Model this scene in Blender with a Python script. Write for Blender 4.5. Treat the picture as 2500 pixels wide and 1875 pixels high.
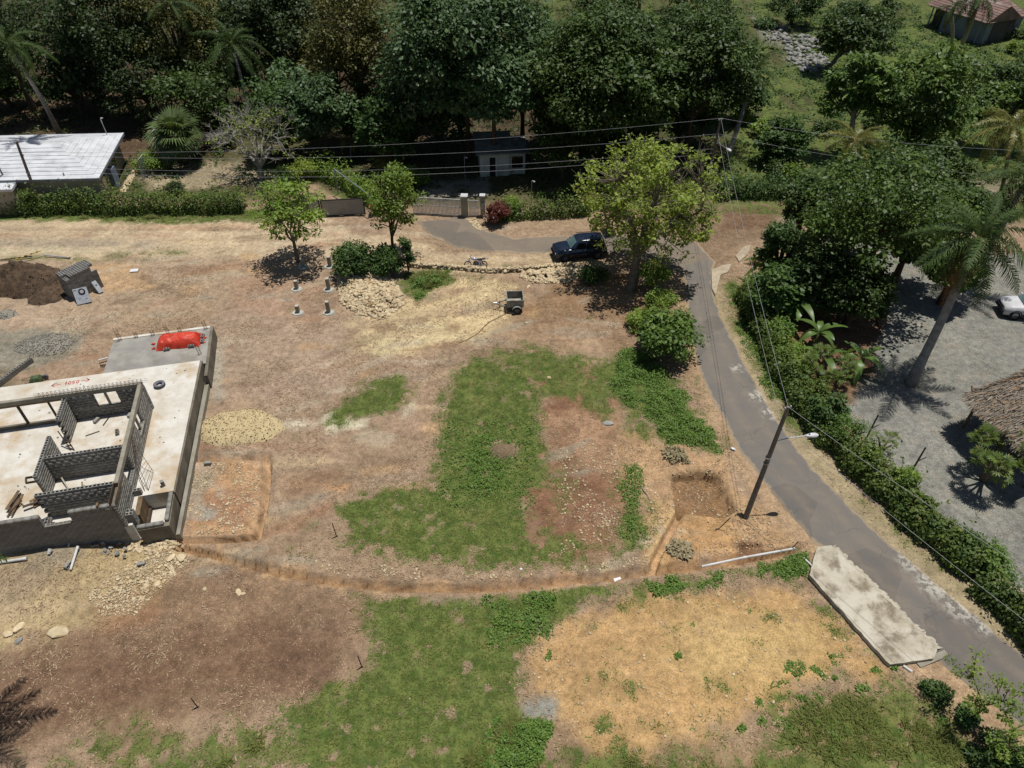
import bpy, math, random
import numpy as np
from mathutils import Vector, Matrix, Quaternion

for o in list(bpy.data.objects):
    bpy.data.objects.remove(o)
SC = bpy.context.scene
COL = SC.collection

# ---------------------------------------------------------------- camera, sky, sun, exposure
CAM_H, FPX, PITCH = 32.0, 1736.0, math.radians(42)
cam_d = bpy.data.cameras.new('camera')
cam_d.sensor_width = 36.0
cam_d.lens = 36.0 * FPX / 2500.0
cam_d.clip_start = 0.5
cam_d.clip_end = 3000
cam = bpy.data.objects.new('camera', cam_d)
cam.location = (0, 0, CAM_H)
cam.rotation_euler = (math.radians(90) - PITCH, 0, 0)
COL.objects.link(cam)
SC.camera = cam

SUN_EL = math.radians(77.5)
_sh = Vector((-0.75, -0.66, 0)).normalized()          # where shadows fall
sun_dir = Vector((_sh.x * math.cos(SUN_EL), _sh.y * math.cos(SUN_EL), -math.sin(SUN_EL)))
W = bpy.data.worlds.new('World')
SC.world = W
W.use_nodes = True
wt = W.node_tree
wt.nodes.clear()
sky = wt.nodes.new('ShaderNodeTexSky')
sky.sky_type = 'NISHITA'
sky.sun_disc = False
sky.sun_elevation = SUN_EL
sky.sun_rotation = math.atan2(-_sh.x, -_sh.y)
sky.air_density = 1.0
sky.dust_density = 0.6
bg = wt.nodes.new('ShaderNodeBackground')
bg.inputs['Strength'].default_value = 0.055
wo = wt.nodes.new('ShaderNodeOutputWorld')
wt.links.new(sky.outputs[0], bg.inputs[0])
wt.links.new(bg.outputs[0], wo.inputs[0])
sun_d = bpy.data.lights.new('sun', 'SUN')
sun_d.energy = 4.6
sun_d.angle = math.radians(0.53)
sun_d.color = (1.0, 0.965, 0.91)
sun = bpy.data.objects.new('sun', sun_d)
sun.rotation_euler = sun_dir.to_track_quat('-Z', 'Y').to_euler()
sun.location = (0, 0, 60)
COL.objects.link(sun)
SC.view_settings.view_transform = 'Standard'
SC.view_settings.look = 'None'
SC.view_settings.exposure = 0.02
SC.view_settings.gamma = 1.0
SC.view_settings.use_curve_mapping = False
SC.cycles.max_bounces = 5
SC.cycles.diffuse_bounces = 2
SC.cycles.transparent_max_bounces = 6

# ---------------------------------------------------------------- survey: photo bearings -> ground plan
_c, _s = math.cos(PITCH), math.sin(PITCH)
def P(px, py, z=0.0):
    u = (px - 1250) / FPX
    v = (937.5 - py) / FPX
    d = (u, _c + v * _s, -_s + v * _c)
    t = (z - CAM_H) / d[2]
    return (d[0] * t, d[1] * t)
KD = 2500 / 2212.0
def G(x, y, z=0.0):
    return P(x * KD, y * KD, z)
def G3(x, y, z=0.0):
    a = G(x, y, z)
    return Vector((a[0], a[1], z))
def P3(x, y, z=0.0):
    a = P(x, y, z)
    return Vector((a[0], a[1], z))

# ---------------------------------------------------------------- materials
def S(r, g, b, k=0.70):
    f = lambda c: (c / 12.92 if c <= 0.04045 else ((c + 0.055) / 1.055) ** 2.4)
    return (f(r / 255) * k, f(g / 255) * k, f(b / 255) * k, 1.0)
def sc4(c, k):
    return (c[0] * k, c[1] * k, c[2] * k, 1.0)

class NT:
    def __init__(s, name):
        s.m = bpy.data.materials.new(name)
        s.m.use_nodes = True
        s.t = s.m.node_tree
        s.t.nodes.clear()
        s.out = s.n('ShaderNodeOutputMaterial')
    def n(s, typ, **kw):
        nd = s.t.nodes.new(typ)
        for k, v in kw.items():
            setattr(nd, k, v)
        return nd
    def l(s, a, b):
        s.t.links.new(a, b)
    def mix(s, fac, a, b, mode='MIX'):
        nd = s.n('ShaderNodeMix', data_type='RGBA', blend_type=mode)
        for sock, val in ((nd.inputs[0], fac), (nd.inputs[6], a), (nd.inputs[7], b)):
            if hasattr(val, 'is_linked'):
                s.l(val, sock)
            else:
                sock.default_value = val
        return nd.outputs[2]
    def math(s, op, a, b=0.0, clamp=False):
        nd = s.n('ShaderNodeMath', operation=op, use_clamp=clamp)
        for sock, val in ((nd.inputs[0], a), (nd.inputs[1], b)):
            if hasattr(val, 'is_linked'):
                s.l(val, sock)
            else:
                sock.default_value = val
        return nd.outputs[0]
    def ramp(s, val, lo, hi, a=0.0, b=1.0):
        nd = s.n('ShaderNodeMapRange', interpolation_type='SMOOTHSTEP')
        s.l(val, nd.inputs[0])
        nd.inputs[1].default_value = lo
        nd.inputs[2].default_value = hi
        nd.inputs[3].default_value = a
        nd.inputs[4].default_value = b
        return nd.outputs[0]
    def noise(s, co, scale, detail=3.0, rough=0.6):
        nd = s.n('ShaderNodeTexNoise')
        nd.inputs['Scale'].default_value = scale
        nd.inputs['Detail'].default_value = detail
        nd.inputs['Roughness'].default_value = rough
        if co is not None:
            s.l(co, nd.inputs['Vector'])
        return nd.outputs[0]
    def bsdf(s, col, rough=0.8, metal=0.0, spec=0.3):
        b = s.n('ShaderNodeBsdfPrincipled')
        if hasattr(col, 'is_linked'):
            s.l(col, b.inputs['Base Color'])
        else:
            b.inputs['Base Color'].default_value = col
        if hasattr(rough, 'is_linked'):
            s.l(rough, b.inputs['Roughness'])
        else:
            b.inputs['Roughness'].default_value = rough
        b.inputs['Metallic'].default_value = metal
        b.inputs['Specular IOR Level'].default_value = spec
        return b
    def bump(s, b, h, strength=0.4, dist=0.05):
        nd = s.n('ShaderNodeBump')
        nd.inputs['Strength'].default_value = strength
        nd.inputs['Distance'].default_value = dist
        s.l(h, nd.inputs['Height'])
        s.l(nd.outputs[0], b.inputs['Normal'])
    def end(s, sh):
        s.l(sh, s.out.inputs[0])
        return s.m

MATS = {}
def M(name, c1, c2=None, rough=0.8, scale=2.0, bump=0.0, bscale=None, metal=0.0, spec=0.3, rnd=0.0, dirt=None, dscale=0.6, damt=0.5):
    """plain surface: two tones mixed by noise, optional stain colour, per-object/per-piece variation"""
    if name in MATS:
        return MATS[name]
    t = NT(name)
    if c2 is None:
        c2 = sc4(c1, 0.8)
    tc = t.n('ShaderNodeTexCoord').outputs['Object']
    nz = t.ramp(t.noise(tc, scale, 4.0), 0.35, 0.65)
    col = t.mix(nz, c1, c2)
    if dirt is not None:
        dn = t.ramp(t.noise(tc, dscale, 5.0, 0.65), 0.48, 0.68, 0.0, damt)
        col = t.mix(dn, col, dirt)
    if rnd:
        oi = t.n('ShaderNodeObjectInfo').outputs['Random']
        at = t.n('ShaderNodeAttribute', attribute_name='rnd').outputs['Fac']
        r = t.math('FRACT', t.math('ADD', oi, at))
        k = t.ramp(r, 0.0, 1.0, 1.0 - rnd, 1.0 + rnd * 0.6)
        cb = t.n('ShaderNodeCombineColor')
        for i in range(3):
            t.l(k, cb.inputs[i])
        col = t.mix(1.0, col, cb.outputs[0], 'MULTIPLY')
    b = t.bsdf(col, rough, metal, spec)
    if bump:
        t.bump(b, t.noise(tc, bscale or scale * 6, 3.0), bump, 0.03)
    MATS[name] = t.end(b.outputs[0])
    return MATS[name]

def leafmat(name, c1, c2, trans=0.28, rough=0.55, spec=0.35, dry=None):
    if name in MATS:
        return MATS[name]
    t = NT(name)
    at = t.n('ShaderNodeAttribute', attribute_name='rnd').outputs['Fac']
    oi = t.n('ShaderNodeObjectInfo').outputs['Random']
    col = t.mix(at, c1, c2)
    if dry is not None:
        col = t.mix(t.ramp(at, 0.90, 0.97, 0.0, 0.8), col, dry)
    k = t.ramp(oi, 0.0, 1.0, 0.86, 1.1)
    cb = t.n('ShaderNodeCombineColor')
    for i in range(3):
        t.l(k, cb.inputs[i])
    col = t.mix(1.0, col, cb.outputs[0], 'MULTIPLY')
    b = t.bsdf(col, rough, 0.0, spec)
    tr = t.n('ShaderNodeBsdfTranslucent')
    yel = t.mix(1.0, col, (1.25, 1.15, 0.55, 1.0), 'MULTIPLY')
    t.l(yel, tr.inputs[0])
    mx = t.n('ShaderNodeMixShader')
    mx.inputs[0].default_value = trans
    t.l(b.outputs[0], mx.inputs[1])
    t.l(tr.outputs[0], mx.inputs[2])
    MATS[name] = t.end(mx.outputs[0])
    return MATS[name]

# ---------------------------------------------------------------- object helpers
def tag(o, label=None, cat=None, group=None, kind=None):
    if label:
        o['label'] = label
    if cat:
        o['category'] = cat
    if group:
        o['group'] = group
    if kind:
        o['kind'] = kind
    return o
def empty(name, loc=(0, 0, 0), rz=0.0, label=None, cat=None, group=None):
    o = bpy.data.objects.new(name, None)
    o.empty_display_size = 0.3
    o.location = loc
    o.rotation_euler = (0, 0, rz)
    COL.objects.link(o)
    return tag(o, label, cat, group)
def place(name, mesh, parent=None, loc=(0, 0, 0), rot=(0, 0, 0), scale=(1, 1, 1)):
    o = bpy.data.objects.new(name, mesh)
    o.location = loc
    o.rotation_euler = rot
    o.scale = scale
    if parent is not None:
        o.parent = parent
    COL.objects.link(o)
    return o
def copy_tree(o, parent=None):
    c = o.copy()
    COL.objects.link(c)
    c.parent = parent
    for ch in list(o.children):
        copy_tree(ch, c)
    return c

def np_mesh(name, V, F, mat, rnd=None, smooth=False, k=None):
    """V (n,3); F (m,k) array of equal-size faces"""
    me = bpy.data.meshes.new(name)
    V = np.asarray(V, dtype=np.float32)
    F = np.asarray(F, dtype=np.int32)
    k = F.shape[1]
    me.vertices.add(len(V))
    me.vertices.foreach_set('co', V.ravel())
    me.loops.add(F.size)
    me.loops.foreach_set('vertex_index', F.ravel())
    me.polygons.add(len(F))
    me.polygons.foreach_set('loop_start', np.arange(0, F.size, k, dtype=np.int32))
    if smooth:
        me.polygons.foreach_set('use_smooth', np.ones(len(F), dtype=bool))
    me.update(calc_edges=True)
    if rnd is not None:
        a = me.attributes.new('rnd', 'FLOAT', 'POINT')
        a.data.foreach_set('value', np.asarray(rnd, dtype=np.float32))
    if mat is not None:
        me.materials.append(mat)
    return me
def np_obj(name, V, F, mat, parent=None, rnd=None, smooth=False):
    return place(name, np_mesh(name, V, F, mat, rnd, smooth), parent)

class MB:
    """collects boxes, bars, sheets into ONE mesh"""
    def __init__(s):
        s.v, s.f = [], []
    def add(s, vs, fs):
        n = len(s.v)
        s.v += [tuple(v) for v in vs]
        s.f += [tuple(i + n for i in f) for f in fs]
        return s
    def box(s, c, size, rot=None):
        hx, hy, hz = size[0] / 2, size[1] / 2, size[2] / 2
        vs = [Vector((x, y, z)) for x in (-hx, hx) for y in (-hy, hy) for z in (-hz, hz)]
        if rot is not None:
            vs = [rot @ v for v in vs]
        vs = [v + Vector(c) for v in vs]
        return s.add(vs, [(0, 1, 3, 2), (4, 6, 7, 5), (0, 4, 5, 1), (2, 3, 7, 6), (0, 2, 6, 4), (1, 5, 7, 3)])
    def span(s, x0, x1, y0, y1, z0, z1):
        return s.box(((x0 + x1) / 2, (y0 + y1) / 2, (z0 + z1) / 2), (x1 - x0, y1 - y0, z1 - z0))
    def bar(s, a, b, w, h=None):
        a, b = Vector(a), Vector(b)
        d = b - a
        q = d.to_track_quat('X', 'Z').to_matrix()
        return s.box((a + b) / 2, (d.length, w, h or w), q)
    def tube(s, pts, r, n=8, cap=True):
        pts = [Vector(p) for p in pts]
        rs = r if isinstance(r, (list, tuple)) else [r] * len(pts)
        n0 = len(s.v)
        for i, p in enumerate(pts):
            d = (pts[min(i + 1, len(pts) - 1)] - pts[max(i - 1, 0)])
            q = d.to_track_quat('Z', 'Y')
            for k in range(n):
                a = 2 * math.pi * k / n
                s.v.append(tuple(p + q @ Vector((math.cos(a) * rs[i], math.sin(a) * rs[i], 0))))
        for i in range(len(pts) - 1):
            for k in range(n):
                a, b = n0 + i * n + k, n0 + i * n + (k + 1) % n
                s.f.append((a, b, b + n, a + n))
        if cap:
            s.f.append(tuple(n0 + k for k in reversed(range(n))))
            e = n0 + (len(pts) - 1) * n
            s.f.append(tuple(e + k for k in range(n)))
        return s
    def prism(s, poly, z0, z1):
        n = len(poly)
        a = sum(poly[i][0] * poly[(i + 1) % n][1] - poly[(i + 1) % n][0] * poly[i][1] for i in range(n))
        if a < 0:
            poly = poly[::-1]
        vs = [(p[0], p[1], z0) for p in poly] + [(p[0], p[1], z1) for p in poly]
        fs = [tuple(reversed(range(n))), tuple(range(n, 2 * n))]
        fs += [(i, (i + 1) % n, n + (i + 1) % n, n + i) for i in range(n)]
        return s.add(vs, fs)
    def lathe(s, prof, n=16, c=(0, 0, 0), axis='Z'):
        n0 = len(s.v)
        for r, z in prof:
            for k in range(n):
                a = 2 * math.pi * k / n
                p = (r * math.cos(a), r * math.sin(a), z)
                if axis == 'Y':
                    p = (p[0], p[2], p[1])
                elif axis == 'X':
                    p = (p[2], p[0], p[1])
                s.v.append((p[0] + c[0], p[1] + c[1], p[2] + c[2]))
        for i in range(len(prof) - 1):
            for k in range(n):
                a, b = n0 + i * n + k, n0 + i * n + (k + 1) % n
                s.f.append((a, b, b + n, a + n))
        return s
    def mesh(s, name, mat, smooth=False, bevel=0.0):
        me = bpy.data.meshes.new(name)
        me.from_pydata(s.v, [], s.f)
        if mat is not None:
            me.materials.append(mat)
        if smooth:
            me.polygons.foreach_set('use_smooth', [True] * len(me.polygons))
        me.update()
        if bevel or smooth == 'auto':
            import bmesh
            bm = bmesh.new()
            bm.from_mesh(me)
            bmesh.ops.recalc_face_normals(bm, faces=bm.faces)
            if bevel:
                bmesh.ops.bevel(bm, geom=bm.edges[:], offset=bevel, segments=1, affect='EDGES')
            bm.to_mesh(me)
            bm.free()
        return me
    def obj(s, name, mat, parent=None, smooth=False, bevel=0.0, loc=(0, 0, 0), rot=(0, 0, 0)):
        return place(name, s.mesh(name, mat, smooth, bevel), parent, loc, rot)

# ---------------------------------------------------------------- numpy noise and polygon distance
_tab = np.random.default_rng(11).random((256, 256))
def vnoise(x, y, seed=0):
    x = np.asarray(x) + seed * 17.31
    y = np.asarray(y) + seed * 9.73
    xi, yi = np.floor(x).astype(int), np.floor(y).astype(int)
    fx, fy = x - xi, y - yi
    fx, fy = fx * fx * (3 - 2 * fx), fy * fy * (3 - 2 * fy)
    g = lambda a, b: _tab[(a & 255), (b & 255)]
    return ((g(xi, yi) * (1 - fx) + g(xi + 1, yi) * fx) * (1 - fy)
            + (g(xi, yi + 1) * (1 - fx) + g(xi + 1, yi + 1) * fx) * fy)
def fbm(x, y, scale, seed=0, octv=4):
    r, a, tot = 0, 1.0, 0
    x, y = np.asarray(x) / scale, np.asarray(y) / scale
    for i in range(octv):
        r = r + a * vnoise(x * 2 ** i, y * 2 ** i, seed + i)
        tot += a
        a *= 0.55
    return r / tot
def sstep(x, lo, hi):
    t = np.clip((x - lo) / (hi - lo), 0, 1)
    return t * t * (3 - 2 * t)
def seg_d(X, Y, a, b):
    vx, vy = b[0] - a[0], b[1] - a[1]
    t = np.clip(((X - a[0]) * vx + (Y - a[1]) * vy) / (vx * vx + vy * vy + 1e-9), 0, 1)
    return np.hypot(X - a[0] - t * vx, Y - a[1] - t * vy)
def line_d(X, Y, pl):
    d = np.full(np.shape(X), 1e9)
    for a, b in zip(pl[:-1], pl[1:]):
        d = np.minimum(d, seg_d(X, Y, a, b))
    return d
def poly_sd(X, Y, poly):
    ins = np.zeros(np.shape(X), bool)
    d = np.full(np.shape(X), 1e9)
    n = len(poly)
    for i in range(n):
        a, b = poly[i], poly[(i + 1) % n]
        d = np.minimum(d, seg_d(X, Y, a, b))
        c = ((a[1] > Y) != (b[1] > Y)) & (X < (b[0] - a[0]) * (Y - a[1]) / (b[1] - a[1] + 1e-12) + a[0])
        ins ^= c
    return np.where(ins, d, -d)
# ================================================================ GROUND
def axis(lo, hi, step, far_lo, far_hi):
    a = list(np.arange(lo, hi + 1e-6, step))
    s, x = step, lo
    left = []
    while x > far_lo:
        s *= 1.12
        x -= s
        left.append(x)
    s, x = step, hi
    right = []
    while x < far_hi:
        s *= 1.12
        x += s
        right.append(x)
    return np.array(left[::-1] + a + right)
_xs = axis(-37.0, 31.0, 0.18, -900, 900)
XS = np.unique(np.round(np.concatenate([_xs, np.arange(6.0, 9.2, 0.09), np.arange(-14.2, -12.0, 0.09)]), 4))
_ys = axis(10.6, 63.0, 0.16, -160, 1500)
YS = np.unique(np.round(np.concatenate([_ys[(_ys < 21.9) | (_ys > 27.6)], np.arange(22.0, 27.6, 0.075)]), 4))
GX, GY = np.meshgrid(XS, YS)
n1 = fbm(GX, GY, 3.0, 1)
n2 = fbm(GX, GY, 0.8, 5)
n3 = fbm(GX, GY, 9.0, 9)
n4 = fbm(GX, GY, 0.4, 21, 2)

def gp(pts):
    return [G(*p) for p in pts]
def resample_(a, n):
    d = np.concatenate([[0], np.cumsum(np.hypot(*np.diff(a, axis=0).T))])
    u = np.linspace(0, d[-1], n)
    return np.stack([np.interp(u, d, a[:, 0]), np.interp(u, d, a[:, 1])], 1)
ROAD_L = [(1476, 575), (1480, 615), (1486, 660), (1496, 735), (1506, 790), (1530, 850), (1576, 932), (1594, 972), (1652, 1046), (1705, 1112), (1768, 1182), (1905, 1312), (2025, 1430), (2130, 1515), (2222, 1580), (2420, 1715)]
ROAD_R = [(1535, 560), (1540, 625), (1556, 680), (1606, 774), (1646, 850), (1713, 954), (1761, 1015), (1833, 1088), (1915, 1166), (1962, 1206), (2052, 1282), (2152, 1364), (2232, 1430), (2400, 1565)]
ROAD = gp(ROAD_L) + gp(ROAD_R)[::-1]
DRIVE = gp([(905, 478), (1005, 466), (1022, 480), (1052, 500), (1110, 514), (1290, 506), (1410, 505), (1500, 520), (1545, 565), (1530, 600), (1482, 600), (1400, 560), (1300, 545), (1190, 546), (1060, 544), (990, 535), (930, 508)])

BASE = np.array(S(170, 140, 114)[:3])
colr = np.empty(GX.shape + (3,))
colr[:] = BASE
alpha = np.zeros(GX.shape)
def bbox(poly, m=3.0):
    p = np.array(poly)
    ix0, ix1 = np.searchsorted(XS, [p[:, 0].min() - m, p[:, 0].max() + m])
    iy0, iy1 = np.searchsorted(YS, [p[:, 1].min() - m, p[:, 1].max() + m])
    return slice(max(iy0 - 1, 0), iy1 + 1), slice(max(ix0 - 1, 0), ix1 + 1)
def paint(poly, c, soft=0.6, edge=1.2, amt=1.0, seed=0):
    sl = bbox(poly)
    X, Y = GX[sl], GY[sl]
    sd = poly_sd(X, Y, poly) + (fbm(X, Y, 1.6, seed + 31) - 0.5) * edge * 2
    w = sstep(sd, -soft, soft) * amt
    colr[sl] = colr[sl] * (1 - w[..., None]) + np.array(c[:3]) * w[..., None]
def grass(poly, dens, soft=0.35, edge=0.7, seed=0):
    sl = bbox(poly)
    X, Y = GX[sl], GY[sl]
    sd = poly_sd(X, Y, poly) + (fbm(X, Y, 1.3, seed + 61) - 0.5) * edge * 2.6 + (fbm(X, Y, 0.35, seed + 91, 2) - 0.5) * 0.9
    w = sstep(sd, -soft * 2.8, soft * 3.6)
    if dens < 0:
        alpha[sl] = alpha[sl] * (1 - w * -dens)
    else:
        alpha[sl] = np.maximum(alpha[sl], w * dens)

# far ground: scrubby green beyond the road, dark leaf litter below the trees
far = sstep(GY - 60.0 + 0.05 * GX + (n3 - 0.5) * 4, -1.5, 1.5)[..., None]
fcol = np.array(S(84, 84, 48)[:3])[None, None] * (0.75 + 0.5 * n3[..., None])
colr = colr * (1 - far) + fcol * far
alpha = np.maximum(alpha, far[..., 0] * (0.35 + 0.35 * (n3 > 0.45)))
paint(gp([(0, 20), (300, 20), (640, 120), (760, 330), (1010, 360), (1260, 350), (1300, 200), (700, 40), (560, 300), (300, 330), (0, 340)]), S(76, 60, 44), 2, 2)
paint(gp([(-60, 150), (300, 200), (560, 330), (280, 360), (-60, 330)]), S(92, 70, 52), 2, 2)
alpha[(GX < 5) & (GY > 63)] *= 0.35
# broad tones of the building plot
paint(gp([(-120, 545), (560, 545), (720, 540), (640, 640), (300, 700), (-120, 740)]), S(182, 154, 128), 1.5, 1.5)
paint(gp([(470, 640), (760, 700), (730, 860), (560, 860), (470, 850)]), S(176, 148, 126), 1.2, 1.5)
paint(gp([(-150, 476), (560, 476), (705, 468), (760, 500), (910, 530), (980, 545), (1190, 552), (1290, 552), (1300, 585), (1190, 590), (900, 588), (700, 545), (560, 560), (380, 555), (-150, 560)]), S(206, 180, 148), 0.6, 0.8)
for k, (x0, x1, y0, y1, c) in enumerate([(-100, 420, 505, 512, (180, 146, 118)), (-100, 330, 520, 532, (168, 150, 130)), (200, 640, 488, 494, (196, 156, 120)), (-60, 260, 538, 546, (200, 184, 152)), (0, 330, 492, 498, (180, 152, 126))]):
    paint(gp([(x0, y0), (x1, y0), (x1, y1), (x0, y1)]), S(*c), 0.5, 0.8, 0.8, k)
paint(gp([(860, 560), (1190, 560), (1300, 560), (1260, 600), (1000, 592), (880, 590)]), S(196, 168, 132), 0.8, 1.0)
# pale, wheeled sandy ground round the trailer
paint(gp([(740, 720), (830, 655), (980, 605), (1090, 598), (1115, 640), (1100, 720), (960, 740), (860, 765), (760, 748)]), S(214, 186, 140), 0.9, 1.6)
paint(gp([(755, 735), (960, 690), (1000, 720), (820, 765)]), S(220, 196, 148), 0.6, 1.0)
paint(gp([(990, 640), (1090, 615), (1100, 680), (1010, 690)]), S(218, 190, 145), 0.5, 1.0)
paint(gp([(1110, 655), (1240, 590), (1360, 600), (1480, 680), (1400, 720), (1350, 755), (1200, 740), (1110, 720)]), S(158, 122, 90), 0.9, 1.4)  # browner soil round the big tree, its shade painted into the colour
paint(gp([(1100, 690), (1330, 690), (1350, 760), (1180, 770), (1080, 745)]), S(176, 142, 112), 0.8, 1.2, 0.7)
# plot, right half: red earth with pale chips
paint(gp([(1150, 780), (1330, 800), (1350, 900), (1330, 1000), (1400, 1120), (1390, 1190), (1230, 1225), (1140, 1190), (1130, 1040), (1180, 960)]), S(150, 108, 80), 0.8, 1.4)
for q in ([(1165, 865), (1235, 870), (1240, 925), (1185, 925)], [(1140, 1040), (1200, 1050), (1205, 1150), (1140, 1145)], [(1205, 965), (1300, 960), (1300, 1060), (1210, 1150)], [(1210, 1090), (1290, 1060), (1290, 1120), (1230, 1140)]):
    paint(gp(q), S(140, 98, 72), 0.5, 0.9)
paint(gp([(1180, 905), (1330, 880), (1360, 1000), (1230, 1010)]), S(186, 146, 112), 0.7, 1.6, 0.6, 7)
paint(gp([(1330, 900), (1440, 960), (1560, 985), (1600, 1050), (1740, 1185), (1420, 1235), (1395, 1140), (1340, 1000)]), S(190, 150, 108), 0.6, 1.0)
paint(gp([(1420, 1080), (1460, 1110), (1430, 1220), (1390, 1225), (1380, 1130)]), S(208, 168, 112), 0.4, 0.8)
paint(gp([(1470, 1120), (1560, 1120), (1600, 1190), (1440, 1215)]), S(200, 152, 96), 0.5, 0.8)
# sandy platform lower right
SAND = gp([(1140, 1490), (1150, 1425), (1205, 1345), (1300, 1312), (1420, 1290), (1560, 1278), (1680, 1258), (1790, 1330), (1850, 1385), (1880, 1440), (1760, 1480), (1650, 1530), (1600, 1590), (1500, 1600), (1400, 1620), (1300, 1605), (1210, 1560)])
paint(gp([(1180, 1660), (1200, 1560), (1620, 1580), (1880, 1440), (2080, 1560), (2300, 1760), (1180, 1760)]), S(158, 128, 96), 0.8, 1.2)
paint(SAND, S(202, 158, 100), 0.6, 1.2)
paint(gp([(1500, 1330), (1780, 1340), (1800, 1420), (1560, 1500), (1420, 1420)]), S(206, 168, 106), 1.0, 1.0)
# lower left: brown dry mulch, khaki rubble near the house
paint(gp([(-100, 1440), (200, 1345), (395, 1200), (560, 1230), (740, 1268), (795, 1320), (790, 1445), (560, 1525), (300, 1575), (-100, 1640)]), S(150, 118, 92), 0.8, 0.8)
paint(gp([(-100, 1470), (230, 1400), (560, 1330), (740, 1390), (700, 1460), (300, 1560), (-100, 1620)]), S(126, 94, 72), 1.2, 1.6, 0.85)
paint(gp([(-120, 1185), (180, 1165), (395, 1165), (405, 1205), (330, 1300), (150, 1355), (-120, 1430)]), S(186, 160, 116), 0.6, 1.2)
paint(gp([(-80, 1230), (160, 1220), (120, 1290), (-80, 1330)]), S(168, 146, 118), 0.8, 1.2, 0.8)
paint(gp([(60, 1195), (180, 1180), (190, 1215), (90, 1240)]), S(140, 132, 118), 0.4, 0.8, 0.7)
paint(gp([(200, 1290), (330, 1260), (380, 1210), (330, 1330), (230, 1350)]), S(150, 104, 72), 0.6, 1.2, 0.6)
paint(gp([(90, 1175), (270, 1160), (270, 1178), (90, 1195)]), S(176, 118, 68), 0.3, 0.5)
# between house and plot
paint(gp([(400, 990), (578, 985), (575, 1070), (555, 1165), (400, 1168)]), S(196, 150, 108), 0.4, 0.6)
paint(gp([(420, 1040), (560, 1060), (545, 1150), (405, 1155)]), S(166, 120, 90), 0.5, 1.4, 0.8)
paint(gp([(430, 1095), (475, 1090), (470, 1125), (425, 1130)]), S(176, 172, 164), 0.35, 1.0, 0.8)
paint(gp([(455, 1050), (490, 1045), (485, 1075), (460, 1080)]), S(184, 174, 158), 0.3, 0.9, 0.7)
paint(gp([(415, 1000), (470, 1000), (440, 1090), (405, 1120)]), S(172, 158, 140), 0.5, 0.9, 0.8)
paint(gp([(455, 745), (490, 745), (480, 860), (455, 870)]), S(182, 172, 158), 0.4, 0.6, 0.8)
paint(gp([(600, 1030), (740, 1015), (770, 1060), (620, 1075)]), S(146, 110, 80), 0.6, 0.9, 0.7)
paint(gp([(700, 1045), (760, 1045), (740, 1065), (690, 1065)]), S(204, 150, 102), 0.3, 0.5)
paint(gp([(690, 918), (720, 885), (780, 905), (800, 900), (795, 930), (700, 940)]), S(214, 200, 172), 0.3, 0.7)
paint(gp([(860, 885), (895, 865), (900, 885), (870, 905)]), S(218, 206, 180), 0.3, 0.5)
paint(gp([(610, 905), (690, 915), (680, 925), (600, 918)]), S(206, 190, 166), 0.4, 0.8)
paint(gp([(480, 560), (700, 620), (680, 700), (500, 660)]), S(178, 140, 114), 0.9, 1.5, 0.7)
paint(gp([(-60, 715), (170, 705), (180, 760), (60, 800), (-60, 830)]), S(150, 136, 116), 0.8, 1.2)
paint(gp([(-60, 780), (90, 760), (60, 830), (-60, 860)]), S(128, 112, 90), 0.8, 0.8)
paint(gp([(120, 580), (300, 565), (330, 620), (160, 640)]), S(198, 160, 120), 0.6, 0.9)
for k in range(120):                                                    # small odd-coloured patches of made ground
    r_ = np.random.default_rng(500 + k)
    cx, cy = r_.uniform(-34, 8), r_.uniform(24, 52)
    a, b = r_.uniform(0.3, 1.5), r_.uniform(0.2, 0.7)
    an = np.linspace(0, 6.28, 9)[:-1]
    pl = [(cx + a * math.cos(t), cy + b * math.sin(t)) for t in an]
    paint(pl, S(*[(202, 160, 112), (150, 114, 92), (196, 178, 152), (140, 102, 76), (186, 150, 124)][k % 5]), 0.3, 0.6, 0.55, k)
r_ = np.random.default_rng(4321)
for k in range(210):                                                    # graded streaks, scrapes and wheel-dragged soil
    cx, cy = r_.uniform(-33, 9), r_.uniform(18, 57)
    a, b = r_.uniform(0.8, 3.2), r_.uniform(0.12, 0.42)
    th = math.radians(r_.normal(14 if cy < 54 else 0, 16 if cy < 54 else 4))
    an = np.linspace(0, 6.28, 11)[:-1]
    pl = [(cx + a * math.cos(t) * math.cos(th) - b * math.sin(t) * math.sin(th), cy + a * math.cos(t) * math.sin(th) + b * math.sin(t) * math.cos(th)) for t in an]
    paint(pl, S(*[(196, 178, 154), (158, 112, 80), (126, 98, 76), (166, 154, 138), (206, 176, 138), (142, 112, 92)][k % 6]), 0.25, 0.5, r_.uniform(.3, .65), k)
RUTS = []
for pl_, off in (([(1140, 586), (1125, 630), (1085, 680), (1000, 715), (880, 742), (740, 745), (620, 720)], .75), ([(1060, 600), (1040, 640), (960, 680), (840, 720)], .75), ([(-80, 508), (300, 506), (600, 510), (800, 540), (960, 560), (1180, 565)], .8), ([(-80, 530), (250, 528), (500, 530), (640, 560)], .8), ([(560, 560), (510, 640), (480, 720), (500, 860), (620, 960)], .75), ([(1560, 500), (1640, 470), (1760, 455)], .8)):
    a_ = np.array(gp(pl_))
    a_ = resample_(a_, 60)
    tg = np.gradient(a_, axis=0)
    tg /= np.linalg.norm(tg, axis=1, keepdims=True)
    nv = np.stack([-tg[:, 1], tg[:, 0]], 1)
    RUTS += [[tuple(q) for q in a_ + nv * off], [tuple(q) for q in a_ - nv * off]]
d_rut = np.full(GX.shape, 9.0)
for rl_ in RUTS:
    sl = bbox(rl_, 1.0)
    d_rut[sl] = np.minimum(d_rut[sl], line_d(GX[sl], GY[sl], rl_))
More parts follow.
